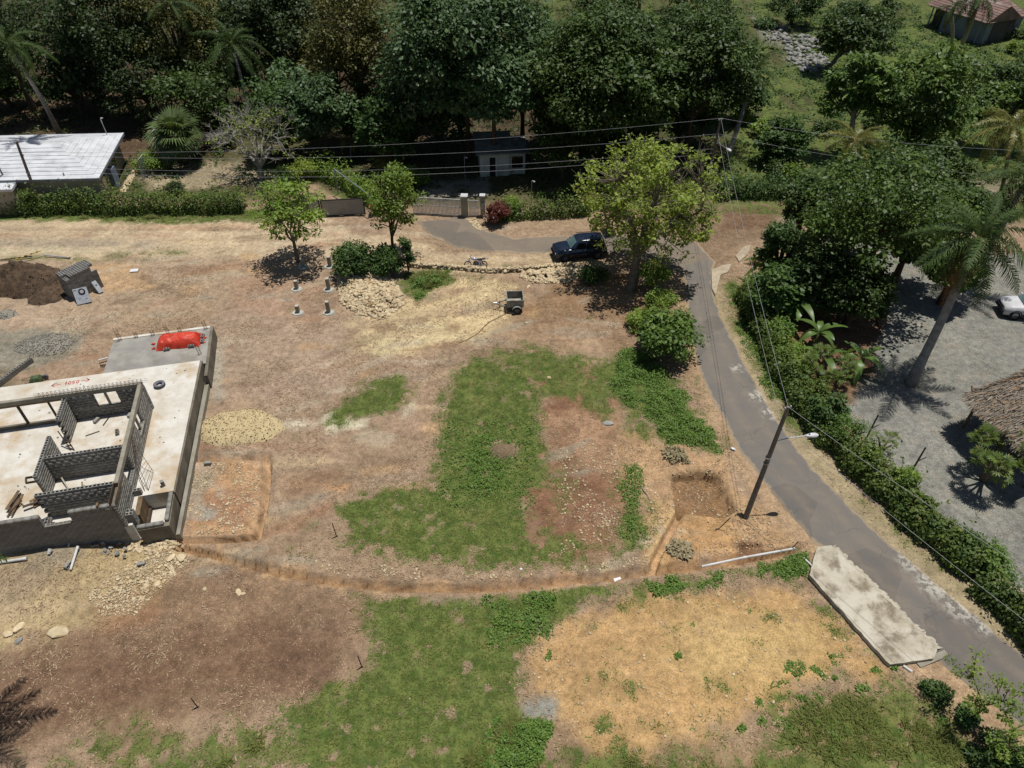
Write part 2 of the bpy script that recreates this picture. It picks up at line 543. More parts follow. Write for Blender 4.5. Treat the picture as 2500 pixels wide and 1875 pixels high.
w = sstep(0.22 - d_rut + (n2 - .5) * .25, 0, 0.15) * sstep(n1, .38, .55) * .55
colr = colr * (1 - w[..., None]) + colr * np.array([.80, .78, .76]) * w[..., None]
# trench spoil
TR_MAIN = gp([(388, 1184), (450, 1195), (520, 1216), (590, 1232), (660, 1246), (740, 1258), (840, 1268), (960, 1271), (1080, 1268), (1200, 1257), (1320, 1245), (1410, 1233), (1520, 1222), (1620, 1206), (1715, 1186)])
TR_SIDE = gp([(1408, 1234), (1420, 1200), (1440, 1160), (1470, 1108)])
TR_RECT = gp([(436, 990), (500, 988), (574, 986), (578, 1020), (572, 1090), (556, 1160), (500, 1166), (390, 1168)])
d_main, d_side, d_rect = line_d(GX, GY, TR_MAIN), line_d(GX, GY, TR_SIDE), line_d(GX, GY, TR_RECT)
tn = (n2 - 0.5)
w = sstep(0.55 - d_main + tn * 1.8, 0, 0.5) * 0.55
colr = colr * (1 - w[..., None]) + np.array(S(198, 152, 104)[:3]) * w[..., None]
d_tr = np.minimum(np.minimum(d_main, d_side), d_rect)
w = sstep(0.26 - d_tr, 0, 0.12) * 0.8
tcol = np.array(S(186, 146, 106)[:3]) * (0.75 + 0.5 * n3[..., None])
colr = colr * (1 - w[..., None]) + tcol * w[..., None]
PIT = gp([(1452, 1030), (1500, 1024), (1546, 1026), (1566, 1060), (1584, 1104), (1560, 1116), (1510, 1114), (1464, 1106), (1454, 1070)])
paint(PIT, S(150, 112, 74), 0.25, 0.25)
PIT2 = gp([(1590, 1175), (1640, 1170), (1650, 1195), (1600, 1200)])
paint(PIT2, S(140, 100, 70), 0.25, 0.3)
paint(gp([(1125, 1512), (1165, 1502), (1205, 1515), (1200, 1552), (1150, 1560), (1122, 1545)]), S(150, 146, 136), 0.3, 0.5)
paint(gp([(-60, 715), (60, 712), (165, 722), (175, 755), (90, 790), (-60, 800)]), S(146, 138, 122), 0.6, 0.8)
# right-hand yard of grey gravel, verges, side tracks
YARD = gp([(1835, 870), (1860, 800), (1905, 700), (1870, 640), (1760, 500), (1790, 470), (1960, 560), (2420, 540), (2500, 1400), (2260, 1330), (2150, 1240), (2050, 1130), (1950, 1030), (1850, 930), (1790, 880)])
paint(YARD, S(142, 140, 136), 0.35, 0.5)
paint(gp([(1600, 640), (1900, 690), (1880, 800), (1840, 870), (1790, 870), (1680, 780)]), S(128, 94, 68), 0.6, 0.8)
paint(gp([(1495, 430), (1690, 432), (1780, 440), (1790, 480), (1690, 500), (1600, 530), (1560, 600), (1480, 610), (1440, 560), (1400, 500)]), S(146, 118, 94), 0.6, 0.8)
paint(gp([(1560, 455), (1690, 440), (1660, 490), (1570, 500)]), S(128, 98, 76), 0.4, 0.8)
paint(gp([(1700, 425), (1800, 420), (1990, 400), (2300, 380), (2300, 415), (2000, 440), (1800, 470), (1690, 490)]), S(150, 136, 116), 0.6, 0.8)
vr = gp(ROAD_R)
dv = line_d(GX, GY, vr)
w = sstep(1.5 - dv + tn * 1.4, 0, 0.6) * (GY < 47)
colr = colr * (1 - w[..., None]) + np.array(S(172, 152, 118)[:3]) * w[..., None]
dl = line_d(GX, GY, gp(ROAD_L))
w = sstep(1.3 - dl + tn * 1.4, 0, 0.6) * (GY < 45)
colr = colr * (1 - w[..., None]) + np.array(S(182, 148, 114)[:3]) * w[..., None]
paint(gp([(905, 395), (1050, 385), (1055, 425), (1005, 428), (905, 430)]), S(150, 142, 128), 0.5, 0.5)
paint(gp([(300, 350), (500, 350), (640, 380), (700, 430), (560, 400), (320, 412)]), S(168, 150, 122), 0.8, 1.0)
paint(gp([(640, 385), (740, 430), (660, 440), (600, 400)]), S(170, 140, 112), 0.5, 0.5)
for q in ([(1690, 80), (1760, 75), (1790, 140), (1740, 165), (1700, 130)], [(1640, 55), (1700, 60), (1700, 90), (1650, 90)], [(2040, 100), (2070, 95), (2080, 115), (2050, 118)], [(2090, 130), (2150, 150), (2165, 185), (2110, 160)]):
    paint(gp(q), S(150, 148, 140), 0.8, 2.5)
alpha *= 1 - sstep(line_d(GX, GY, gp([(900, 410), (1050, 410)])), 5.0, 3.5) * 0.9
alpha *= 1 - sstep(-poly_sd(GX, GY, gp([(300, 350), (500, 350), (640, 380), (740, 440), (560, 400), (320, 412)])), 1.0, -0.5) * 0.8

# grass
grass(gp([(700, 907), (735, 860), (810, 813), (870, 810), (890, 845), (868, 887), (780, 905), (735, 920)]), 1.0, 0.3, 0.5)
grass(gp([(728, 1095), (775, 1065), (880, 1035), (905, 1060), (935, 1045), (930, 990), (945, 930), (950, 870), (985, 795), (1020, 765), (1080, 775), (1130, 760), (1172, 800), (1165, 850), (1175, 900), (1190, 960), (1195, 1010), (1180, 1060), (1140, 1095), (1140, 1150), (1180, 1200), (1170, 1228), (1090, 1236), (1000, 1233), (860, 1218), (735, 1185)]), 0.98, 0.3, 0.5, 3)
grass(gp([(990, 790), (1110, 745), (1250, 752), (1330, 770), (1440, 830), (1350, 870), (1300, 900), (1200, 870), (1170, 900), (1000, 860)]), 0.84, 0.4, 1.2, 5)
grass(gp([(1150, 1160), (1260, 1150), (1340, 1180), (1330, 1010), (1390, 1080), (1400, 1150), (1370, 1195), (1230, 1225), (1150, 1220)]), 0.80, 0.4, 1.2, 6)
grass(gp([(1120, 1090), (1200, 1000), (1240, 1010), (1200, 1180), (1150, 1200)]), 0.78, 0.4, 1.0, 8)
grass(gp([(1305, 800), (1345, 750), (1400, 760), (1470, 830), (1560, 960), (1558, 985), (1440, 960), (1400, 905), (1330, 860)]), 1.0, 0.3, 0.5, 9)
grass(gp([(1340, 870), (1430, 900), (1450, 960), (1350, 940)]), 0.72, 0.4, 1.0, 10)
grass(gp([(770, 1275), (840, 1276), (1100, 1280), (1240, 1268), (1300, 1260), (1335, 1272), (1265, 1305), (1220, 1345), (1170, 1375), (1145, 1425), (1138, 1490), (1150, 1540), (1200, 1565), (1200, 1760), (600, 1760), (640, 1585), (590, 1532), (690, 1482), (788, 1450), (792, 1390), (776, 1330)]), 0.93, 0.3, 0.7, 11)
grass(gp([(100, 1620), (300, 1575), (500, 1545), (590, 1532), (660, 1600), (620, 1760), (-80, 1760), (20, 1650)]), 0.72, 0.4, 1.6, 12)
grass(gp([(1330, 1265), (1500, 1240), (1565, 1235), (1580, 1270), (1510, 1292), (1400, 1292), (1300, 1300)]), 0.78, 0.4, 1.0, 13)
grass(gp([(1560, 1232), (1740, 1195), (1760, 1232), (1762, 1278), (1690, 1246), (1600, 1246)]), 0.85, 0.3, 0.7, 14)
grass(gp([(1750, 1290), (1800, 1310), (1850, 1380), (1880, 1420), (1840, 1420), (1770, 1340)]), 0.7, 0.3, 0.9, 15)
grass(gp([(1620, 1600), (1700, 1490), (1860, 1450), (1960, 1490), (2010, 1590), (2000, 1760), (1500, 1760)]), 0.88, 0.5, 1.5, 16)
grass(gp([(1960, 1470), (2080, 1560), (2300, 1720), (2200, 1760), (1960, 1660)]), 0.85, 0.5, 1.5, 17)
grass(gp([(1200, 1600), (1350, 1620), (1560, 1590), (1560, 1760), (1200, 1760)]), 0.85, 0.5, 1.5, 18)
grass(gp([(860, 600), (890, 583), (970, 582), (985, 605), (955, 625), (900, 655), (872, 640)]), 1.0, 0.25, 0.4, 19)
grass(gp([(980, 590), (1060, 590), (1050, 610), (985, 615)]), 0.55, 0.3, 0.6, 20)
grass(gp([(-60, 450), (560, 450), (640, 462), (560, 481), (-60, 481)]), 1.0, 0.3, 0.5, 21)
grass(gp([(180, 545), (400, 538), (420, 548), (260, 565)]), 0.6, 0.3, 0.7, 22)
grass(gp([(0, 552), (120, 550), (240, 560), (200, 568), (0, 564)]), 0.7, 0.3, 0.6, 23)
for k in range(26):                                                     # tufts on the sandy platform
    r_ = np.random.default_rng(900 + k)
    cx, cy = G(r_.uniform(1160, 1860), r_.uniform(1300, 1590))
    a = r_.uniform(0.2, 0.7)
    an = np.linspace(0, 6.28, 8)[:-1]
    grass([(cx + a * math.cos(t), cy + a * 0.6 * math.sin(t)) for t in an], 0.8, 0.25, 0.3, k)
for k in range(60):
    r_ = np.random.default_rng(1300 + k)
    cx, cy = G(r_.uniform(400, 1400), r_.uniform(560, 1240))
    a = r_.uniform(0.1, 0.35)
    an = np.linspace(0, 6.28, 8)[:-1]
    grass([(cx + a * math.cos(t), cy + a * 0.6 * math.sin(t)) for t in an], 0.6, 0.2, 0.2, k)
grass(gp([(1545, 590), (1600, 600), (1660, 760), (1720, 880), (1800, 960), (1790, 990), (1700, 930), (1640, 830), (1580, 700)]), 0.72, 0.4, 0.8, 24)
grass(gp([(1800, 1010), (1900, 1090), (2010, 1180), (2120, 1290), (2100, 1310), (1990, 1210), (1880, 1110)]), 0.5, 0.4, 1.0, 25)
grass(gp([(1490, 800), (1520, 810), (1580, 930), (1600, 975), (1570, 970), (1530, 890)]), 0.62, 0.3, 0.7, 26)
for q, dn in ((([(1560, 310), (1700, 230), (1800, 260), (1780, 400), (1600, 405)]), 0.95), (([(1700, 20), (2212, 100), (2300, 380), (1800, 400), (1700, 160)]), 0.9)):
    grass(gp(q), dn, 1.0, 2.0, 27)
# bare centres again
grass(gp([(1053, 955), (1120, 950), (1122, 990), (1060, 1000)]), -1.0, 0.2, 0.3, 30)
grass(gp([(1125, 1510), (1200, 1505), (1205, 1555), (1130, 1560)]), -1.0, 0.2, 0.3, 31)
for q in ([(1175, 870), (1235, 870), (1235, 920), (1185, 922)], [(1142, 1050), (1195, 1055), (1200, 1140), (1145, 1140)]):
    grass(gp(q), -0.9, 0.3, 0.5, 32)
alpha *= 1 - sstep(0.55 - d_tr, 0, 0.2)
sd_road = poly_sd(GX, GY, ROAD)
sd_drive = poly_sd(GX, GY, DRIVE)
alpha *= 1 - sstep(np.maximum(sd_road, sd_drive), -0.25, 0.1)
alpha *= 1 - sstep(poly_sd(GX, GY, YARD), -0.3, 0.4) * 0.97
n_bare = fbm(GX, GY, 0.55, 77, 3)
alpha = np.clip(alpha - sstep(n_bare, 0.58, 0.76) * 0.5 - (fbm(GX, GY, 0.5, 78, 2) - 0.5) * 0.35 * (alpha > 0.05), 0, 1)

# heights
gz = (n1 - 0.5) * 0.12 + (n2 - 0.5) * 0.08 + (n4 - 0.5) * 0.03
rough = sstep(line_d(GX, GY, TR_MAIN), 2.5, 0.5)
gz += rough * (n1 - 0.5) * 0.06
above = sstep(d_tr, 0.30, 0.55) * sstep(d_tr, 1.5, 0.6)
gz += above * (0.01 + 0.07 * n1)
gz -= 0.72 * sstep(0.22 - d_tr + (n3 - .5) * .10, 0.0, 0.06)
gz -= 0.045 * sstep(0.22 - d_rut, 0, 0.14)
gz -= 0.56 * sstep(poly_sd(GX, GY, PIT) + (fbm(GX, GY, 0.5, 55, 2) - .5) * .35, -0.04, 0.14)
gz += 0.16 * sstep(poly_sd(GX, GY, PIT), -0.9, -0.25) * (poly_sd(GX, GY, PIT) < -0.15) * (0.5 + n2)
gz -= 0.35 * sstep(poly_sd(GX, GY, PIT2), -0.05, 0.2)
flat = sstep(np.maximum(sd_road, sd_drive), -0.5, -0.05)
gz = gz * (1 - flat) - 0.035 * flat
_hx, _hy = GX + 18.16, GY - 22.95
_ca, _sa = math.cos(math.radians(12.8)), math.sin(math.radians(12.8))
_lx, _ly = _hx * _ca + _hy * _sa, -_hx * _sa + _hy * _ca
gz += 0.85 * sstep(-_lx, 1.6, 6.0) * sstep(_ly, -4.2, -0.2) * (_ly < 1.0) * (0.9 + 0.2 * n1)
hill = sstep(GY, 75, 150) * sstep(GX, 10, 50)
gz += hill * (n3 - 0.4) * 2.0
gz += sstep(GY, 160, 420) * 14 * (0.6 + 0.8 * n3)
# paint variation into the soil so that no tone is even
k = 0.84 + 0.34 * n1 + 0.42 * (n2 - 0.5) + 0.26 * (n4 - 0.5)
colr *= k[..., None]
lum = colr.mean(2, keepdims=True)
colr = (lum + (colr - lum) * 0.83) * 0.96
colr[..., 1] *= 1.01
colr[..., 2] *= (0.88 + 0.10 * n3)
colr = np.clip(colr, 0.005, 0.8)

ny, nx = GX.shape
V = np.stack([GX.ravel(), GY.ravel(), gz.ravel()], 1)
idx = np.arange(ny * nx).reshape(ny, nx)
F = np.stack([idx[:-1, :-1].ravel(), idx[:-1, 1:].ravel(), idx[1:, 1:].ravel(), idx[1:, :-1].ravel()], 1)

t = NT('ground_soil')
tc = t.n('ShaderNodeTexCoord').outputs['Object']
at = t.n('ShaderNodeAttribute', attribute_name='soil')
f1 = t.noise(tc, 2.6, 4.0, 0.75)
f2 = t.noise(tc, 13.0, 2.0, 0.8)
f3 = t.noise(tc, 0.7, 3.0, 0.6)
kk = t.math('ADD', t.ramp(f1, 0.3, 0.7, 0.74, 1.22), t.ramp(f2, 0.32, 0.68, -0.22, 0.24))
cb = t.n('ShaderNodeCombineColor')
for i in range(3):
    t.l(kk, cb.inputs[i])
soil = t.mix(1.0, at.outputs['Color'], cb.outputs[0], 'MULTIPLY')
soil = t.mix(t.ramp(f3, 0.5, 0.7, 0.0, 0.14), soil, S(190, 160, 134))
# gravel chips and dry straw flecks
vo = t.n('ShaderNodeTexVoronoi')
vo.inputs['Scale'].default_value = 9.0
t.l(tc, vo.inputs['Vector'])
chip = t.math('MULTIPLY', t.ramp(vo.outputs['Distance'], 0.26, 0.16), t.ramp(t.noise(tc, 1.3, 3.0), 0.42, 0.62))
soil = t.mix(t.math('MULTIPLY', chip, 0.6), soil, S(226, 206, 174))
vd = t.n('ShaderNodeTexVoronoi')
vd.inputs['Scale'].default_value = 6.0
t.l(tc, vd.inputs['Vector'])
dk = t.math('MULTIPLY', t.ramp(vd.outputs['Distance'], 0.24, 0.12), t.ramp(f1, 0.42, 0.6))
soil = t.mix(t.math('MULTIPLY', dk, 0.35), soil, S(104, 80, 60))
# low turf, seen between the blades
gn = t.noise(tc, 1.6, 3.0, 0.75)
gcol = t.mix(t.ramp(gn, 0.34, 0.66), S(68, 88, 38), S(122, 130, 70))
gcol = t.mix(t.ramp(f2, 0.3, 0.75, 0.0, 0.5), gcol, S(98, 122, 58))
gcol = t.mix(t.ramp(t.noise(tc, 0.55, 3.0, 0.7), 0.52, 0.72, 0.0, 0.55), gcol, S(142, 136, 84))
gm = t.math('ADD', at.outputs['Alpha'], t.math('MULTIPLY', t.math('SUBTRACT', t.math('ADD', t.math('MULTIPLY', f2, 0.6), t.math('MULTIPLY', f1, 0.4)), 0.5), 3.6))
gm = t.math('MULTIPLY', t.ramp(gm, 0.38, 0.70), t.ramp(at.outputs['Alpha'], 0.02, 0.2))
colx = t.mix(gm, soil, gcol)
b = t.bsdf(colx, 0.95, 0.0, 0.15)
hh = t.math('ADD', t.math('MULTIPLY', f2, 0.5), t.math('ADD', f1, t.math('MULTIPLY', chip, 0.4)))
t.bump(b, hh, 0.28, 0.06)
MATS['ground'] = t.end(b.outputs[0])
gme = np_mesh('ground', V, F, MATS['ground'], smooth=True)
ca = gme.attributes.new('soil', 'FLOAT_COLOR', 'POINT')
ca.data.foreach_set('color', np.concatenate([colr.reshape(-1, 3), alpha.reshape(-1, 1)], 1).astype(np.float32).ravel())
ground = place('ground', gme)
tag(ground, 'bare brown, tan and grassy ground of the building plot', 'ground', kind='structure')

def lut(A, x, y):
    ix = np.clip(np.searchsorted(XS, x) - 1, 0, nx - 2)
    iy = np.clip(np.searchsorted(YS, y) - 1, 0, ny - 2)
    fx = np.clip((x - XS[ix]) / (XS[ix + 1] - XS[ix]), 0, 1)
    fy = np.clip((y - YS[iy]) / (YS[iy + 1] - YS[iy]), 0, 1)
    return (A[iy, ix] * (1 - fx) + A[iy, ix + 1] * fx) * (1 - fy) + (A[iy + 1, ix] * (1 - fx) + A[iy + 1, ix + 1] * fx) * fy
def gh(x, y):
    return float(lut(gz, np.array([x]), np.array([y]))[0])

# ---------------------------------------------------------------- asphalt sheets
def ragged(pl, step, amp, seed):
    out = []
    for a, b in zip(pl[:-1], pl[1:]):
        L = math.hypot(b[0] - a[0], b[1] - a[1])
        n = max(1, int(L / step))
        for i in range(n):
            u = i / n
            out.append((a[0] + (b[0] - a[0]) * u, a[1] + (b[1] - a[1]) * u))
    out.append(pl[-1])
    a = np.array(out)
    for _ in range(6):
        a[1:-1] = (a[:-2] + 2 * a[1:-1] + a[2:]) / 4
    a[:, 0] += (fbm(a[:, 0], a[:, 1], 0.7, seed) - 0.5) * amp * 2
    return a
def asphalt_mat(name, c1, c2, worn):
    t = NT(name)
    tc = t.n('ShaderNodeTexCoord').outputs['Object']
    a = t.noise(tc, 0.45, 5.0, 0.65)
    bq = t.noise(tc, 22.0, 3.0, 0.7)
    col = t.mix(t.ramp(a, 0.36, 0.64), c1, c2)
    col = t.mix(t.ramp(bq, 0.35, 0.75, 0.0, 0.45), col, sc4(c2, 1.35))
    col = t.mix(t.ramp(t.noise(tc, 1.7, 6.0, 0.7), 0.56, 0.72, 0.0, 0.7), col, worn)
    ao = t.n('ShaderNodeAttribute', attribute_name='rnd').outputs['Fac']
    en = t.math('ADD', ao, t.math('MULTIPLY', t.math('SUBTRACT', t.noise(tc, 2.2, 5.0, 0.7), 0.5), 0.9))
    col = t.mix(t.ramp(en, 0.55, 0.85, 0.0, 0.85), col, S(172, 154, 128))
    vp = t.n('ShaderNodeTexVoronoi')
    vp.inputs['Scale'].default_value = 0.32
    t.l(tc, vp.inputs['Vector'])
    spx = t.n('ShaderNodeSeparateColor')
    t.l(vp.outputs['Color'], spx.inputs[0])
    col = t.mix(t.ramp(spx.outputs[0], 0.70, 0.74, 0.0, 0.35), col, S(96, 92, 88))
    ua = t.n('ShaderNodeAttribute', attribute_name='track').outputs['Fac']
    tr_ = t.math('MULTIPLY', ua, t.ramp(t.noise(tc, 0.8, 3.0, 0.7), 0.3, 0.7))
    col = t.mix(t.math('MULTIPLY', tr_, 0.4), col, S(160, 142, 120))
    vc = t.n('ShaderNodeTexVoronoi', feature='DISTANCE_TO_EDGE')
    vc.inputs['Scale'].default_value = 0.55
    wv_ = t.n('ShaderNodeVectorMath', operation='ADD')
    nzc = t.n('ShaderNodeTexNoise')
    nzc.inputs['Scale'].default_value = 1.2
    t.l(tc, nzc.inputs['Vector'])
    t.l(tc, wv_.inputs[0])
    t.l(nzc.outputs['Color'], wv_.inputs[1])
    t.l(wv_.outputs[0], vc.inputs['Vector'])
    ck = t.math('MULTIPLY', t.ramp(vc.outputs['Distance'], 0.016, 0.004), t.ramp(t.noise(tc, 0.35, 2.0), 0.46, 0.56))
    col = t.mix(t.math('MULTIPLY', ck, 0.3), col, S(84, 78, 72))
    sp_ = t.n('ShaderNodeAttribute', attribute_name='splash').outputs['Fac']
    sm = t.math('MULTIPLY', sp_, t.ramp(t.noise(tc, 2.6, 5.0, 0.75), 0.46, 0.56))
    col = t.mix(t.math('MULTIPLY', sm, 0.8), col, S(206, 200, 186))
    b = t.bsdf(col, 0.9, 0.0, 0.25)
    t.bump(b, bq, 0.3, 0.02)
    return t.end(b.outputs[0])
aL = ragged(gp(ROAD_L), 0.35, 0.16, 3)
aR = ragged(gp(ROAD_R), 0.35, 0.16, 4)
def resample(a, n):
    d = np.concatenate([[0], np.cumsum(np.hypot(*np.diff(a, axis=0).T))])
    u = np.linspace(0, d[-1], n)
    return np.stack([np.interp(u, d, a[:, 0]), np.interp(u, d, a[:, 1])], 1)
nn, mm = 300, 14
aL, aR = resample(aL, nn), resample(aR, nn)
us = np.linspace(0, 1, mm)
RV = aL[:, None, :] * (1 - us[None, :, None]) + aR[:, None, :] * us[None, :, None]
crown = 0.018 + 0.035 * (1 - (2 * us - 1) ** 2)
rz = np.tile(crown, (nn, 1))
rz[:, 0] = rz[:, -1] = -0.05
RVV = np.concatenate([RV, rz[..., None]], 2).reshape(-1, 3)
ii = np.arange(nn * mm).reshape(nn, mm)
RF = np.stack([ii[:-1, :-1].ravel(), ii[:-1, 1:].ravel(), ii[1:, 1:].ravel(), ii[1:, :-1].ravel()], 1)
edge = np.tile(np.abs(2 * us - 1) ** 3, (nn, 1)).ravel()
road = np_obj('road', RVV, RF, asphalt_mat('asphalt_road', S(128, 121, 112), S(118, 114, 109), S(142, 128, 112)), rnd=edge, smooth=True)
tk_ = np.tile(np.exp(-((us - .32) / .10) ** 2) + np.exp(-((us - .68) / .10) ** 2), (nn, 1)).ravel()
a_ = road.data.attributes.new('track', 'FLOAT', 'POINT')
a_.data.foreach_set('value', tk_.astype(np.float32))
sl_ = np.zeros(len(RVV))
for q_, rr0 in (((2225, 1370), .8), ((2282, 1425), 1.0), ((2345, 1482), .9), ((2400, 1530), .5), ((1850, 968), .7), ((1880, 1010), .6), ((1800, 900), .5)):
    c0_ = P(*q_)
    sl_ = np.maximum(sl_, sstep(np.hypot(RVV[:, 0] - c0_[0], RVV[:, 1] - c0_[1]), rr0 * 1.3, rr0 * .4))
a_ = road.data.attributes.new('splash', 'FLOAT', 'POINT')
a_.data.foreach_set('value', sl_.astype(np.float32))
tag(road, 'narrow worn asphalt lane running past the plot', 'road', kind='structure')
xs_ = np.arange(min(p[0] for p in DRIVE) - 0.3, max(p[0] for p in DRIVE) + 0.3, 0.22)
ys_ = np.arange(min(p[1] for p in DRIVE) - 0.3, max(p[1] for p in DRIVE) + 0.3, 0.22)
DX, DY = np.meshgrid(xs_, ys_)
dsd = poly_sd(DX, DY, DRIVE) + (fbm(DX, DY, 0.9, 8) - 0.5) * 0.5
dz = np.where(dsd > 0, 0.014, 0.0) + np.clip(dsd, -0.25, 0.25) * 0.25 - 0.03
dz = np.minimum(dz, 0.012)
keep = dsd > -0.25
ii = np.arange(DX.size).reshape(DX.shape)
q = np.stack([ii[:-1, :-1].ravel(), ii[:-1, 1:].ravel(), ii[1:, 1:].ravel(), ii[1:, :-1].ravel()], 1)
q = q[keep.ravel()[q].all(1)]
used, inv = np.unique(q, return_inverse=True)
dv_ = np.stack([DX.ravel(), DY.ravel(), dz.ravel()], 1)[used]
drive = np_obj('driveway', dv_, inv.reshape(-1, 4), asphalt_mat('asphalt_drive', S(142, 128, 112), S(130, 120, 108), S(166, 144, 118)), rnd=np.clip(1 - dsd.ravel()[used] / 0.9, 0, 1) ** 2, smooth=True)
tag(drive, 'curved asphalt drive from the white sliding gate to the lane', 'driveway', kind='structure')
# ================================================================ HOUSE UNDER CONSTRUCTION
rg = random.Random(4)
HO = empty('house_under_construction', (-18.16, 22.95, 0), math.radians(12.8), 'roofless grey concrete-block house being built on a raised slab', 'house')
m_slab = M('slab_concrete', S(234, 230, 220), S(214, 206, 190), 0.85, 0.9, 0.15, 14, dirt=S(192, 160, 114), dscale=0.38, damt=0.7)
m_slabg = M('slab_grey', S(176, 172, 162), S(150, 146, 140), 0.8, 0.5, 0.1, 14, dirt=S(134, 126, 112), dscale=0.7, damt=0.6)
m_cast = M('cast_concrete', S(168, 162, 146), S(150, 143, 128), 0.85, 1.4, 0.15, 20, dirt=S(120, 112, 96), dscale=1.1, damt=0.4)
m_form = M('formed_wall', S(140, 132, 116), S(118, 110, 96), 0.9, 1.2, 0.25, 12, dirt=S(92, 84, 70), dscale=0.9, damt=0.5)
m_block = M('concrete_block', S(160, 158, 152), S(140, 136, 128), 0.9, 4.0, 0.3, 30, rnd=0.16)
m_mort = M('mortar', S(132, 126, 114), S(112, 106, 96), 0.95, 3.0, 0.3, 20)
m_steel = M('rebar_steel', S(110, 84, 68), S(84, 70, 62), 0.7, 8.0, metal=0.3)
m_wood = M('old_timber', S(150, 124, 92), S(116, 94, 70), 0.85, 3.0, 0.2, 12, rnd=0.2)
m_woodd = M('dark_timber', S(98, 80, 64), S(74, 62, 52), 0.9, 3.0, rnd=0.2)
m_pvc = M('white_pvc', S(236, 236, 234), S(214, 212, 206), 0.35, 2.0, spec=0.5)

ZF = 1.45
# platform
pl_ = [(-15.0, 0.30), (-1.80, 0.30), (-1.80, 2.25), (0.02, 2.25), (0.38, 13.6), (-15.0, 13.6)]
MB().prism(pl_, 0.02, ZF).obj('floor_slab', m_slab, HO)
MB().prism([(0.024, 2.2), (0.10, 2.2), (0.50, 13.62), (0.385, 13.62)], 0.0, ZF - 0.06).obj('retaining_wall', m_form, HO)
MB().prism([(0.10, 0.0), (0.30, 0.0), (0.78, 12.5), (0.51, 12.5)], -0.05, 0.42).obj('plinth', m_cast, HO)
# sunken stair cubicle at the corner
MB().span(-0.25, 0.02, 0.02, 2.246, -0.05, ZF - 0.21).obj('cubicle_wall', m_form, HO)
MB().span(-1.58, -0.252, 0.02, 0.30, -0.05, ZF - 0.21).obj('cubicle_wall', m_form, HO)
MB().span(-1.78, -0.252, 0.302, 2.246, 0.0, 0.28).obj('cubicle_floor', m_slab, HO)
MB().span(-1.78, -1.55, 0.95, 2.24, 0.28, ZF - 0.02).obj('wooden_shuttering', m_wood, HO)
MB().span(-1.54, -1.40, 0.6, 2.2, 0.285, 0.5).obj('wooden_shuttering', m_woodd, HO)
# lower slab beyond
MB().prism([(-5.85, 13.62), (0.66, 13.62), (0.60, 17.8), (-5.85, 17.8)], -0.05, 1.12).obj('lower_slab', m_slabg, HO)
MB().prism([(0.662, 12.3), (0.86, 12.3), (0.80, 17.82), (0.602, 17.82)], -0.05, 1.125).obj('retaining_wall', m_form, HO)
MB().span(-5.86, 0.6, 17.6, 17.83, 1.121, 1.16).obj('slab_edge', m_slab, HO)

# block meshes (hollow for open tops, solid elsewhere)
def hollow_block():
    b = MB()
    L, Wd, Hh = 0.194, 0.096, 0.096
    xs = [-L, -0.165, -0.025, 0.025, 0.165, L]
    ys = [-Wd, -0.062, 0.062, Wd]
    for i in range(5):
        for j in range(3):
            x0, x1, y0, y1 = xs[i], xs[i + 1], ys[j], ys[j + 1]
            if j == 1 and i in (1, 3):
                d = -0.09
                b.add([(x0, y0, Hh), (x1, y0, Hh), (x1, y1, Hh), (x0, y1, Hh), (x0, y0, d), (x1, y0, d), (x1, y1, d), (x0, y1, d)],
                      [(4, 5, 6, 7), (0, 4, 7, 3), (1, 2, 6, 5), (0, 1, 5, 4), (3, 7, 6, 2)])
            else:
                b.add([(x0, y0, Hh), (x1, y0, Hh), (x1, y1, Hh), (x0, y1, Hh)], [(0, 1, 2, 3)])
    b.add([(-L, -Wd, -Hh), (L, -Wd, -Hh), (L, Wd, -Hh), (-L, Wd, -Hh), (-L, -Wd, Hh), (L, -Wd, Hh), (L, Wd, Hh), (-L, Wd, Hh)],
          [(3, 2, 1, 0), (0, 1, 5, 4), (1, 2, 6, 5), (2, 3, 7, 6), (3, 0, 4, 7)])
    return b.mesh('hollow_block', m_block)
ME_HOL = hollow_block()
ME_SOL = MB().box((0, 0, 0), (0.390, 0.190, 0.191)).mesh('solid_block', m_block)
MERGE = []           # blocks too many to count, joined
BUDGET = [285]
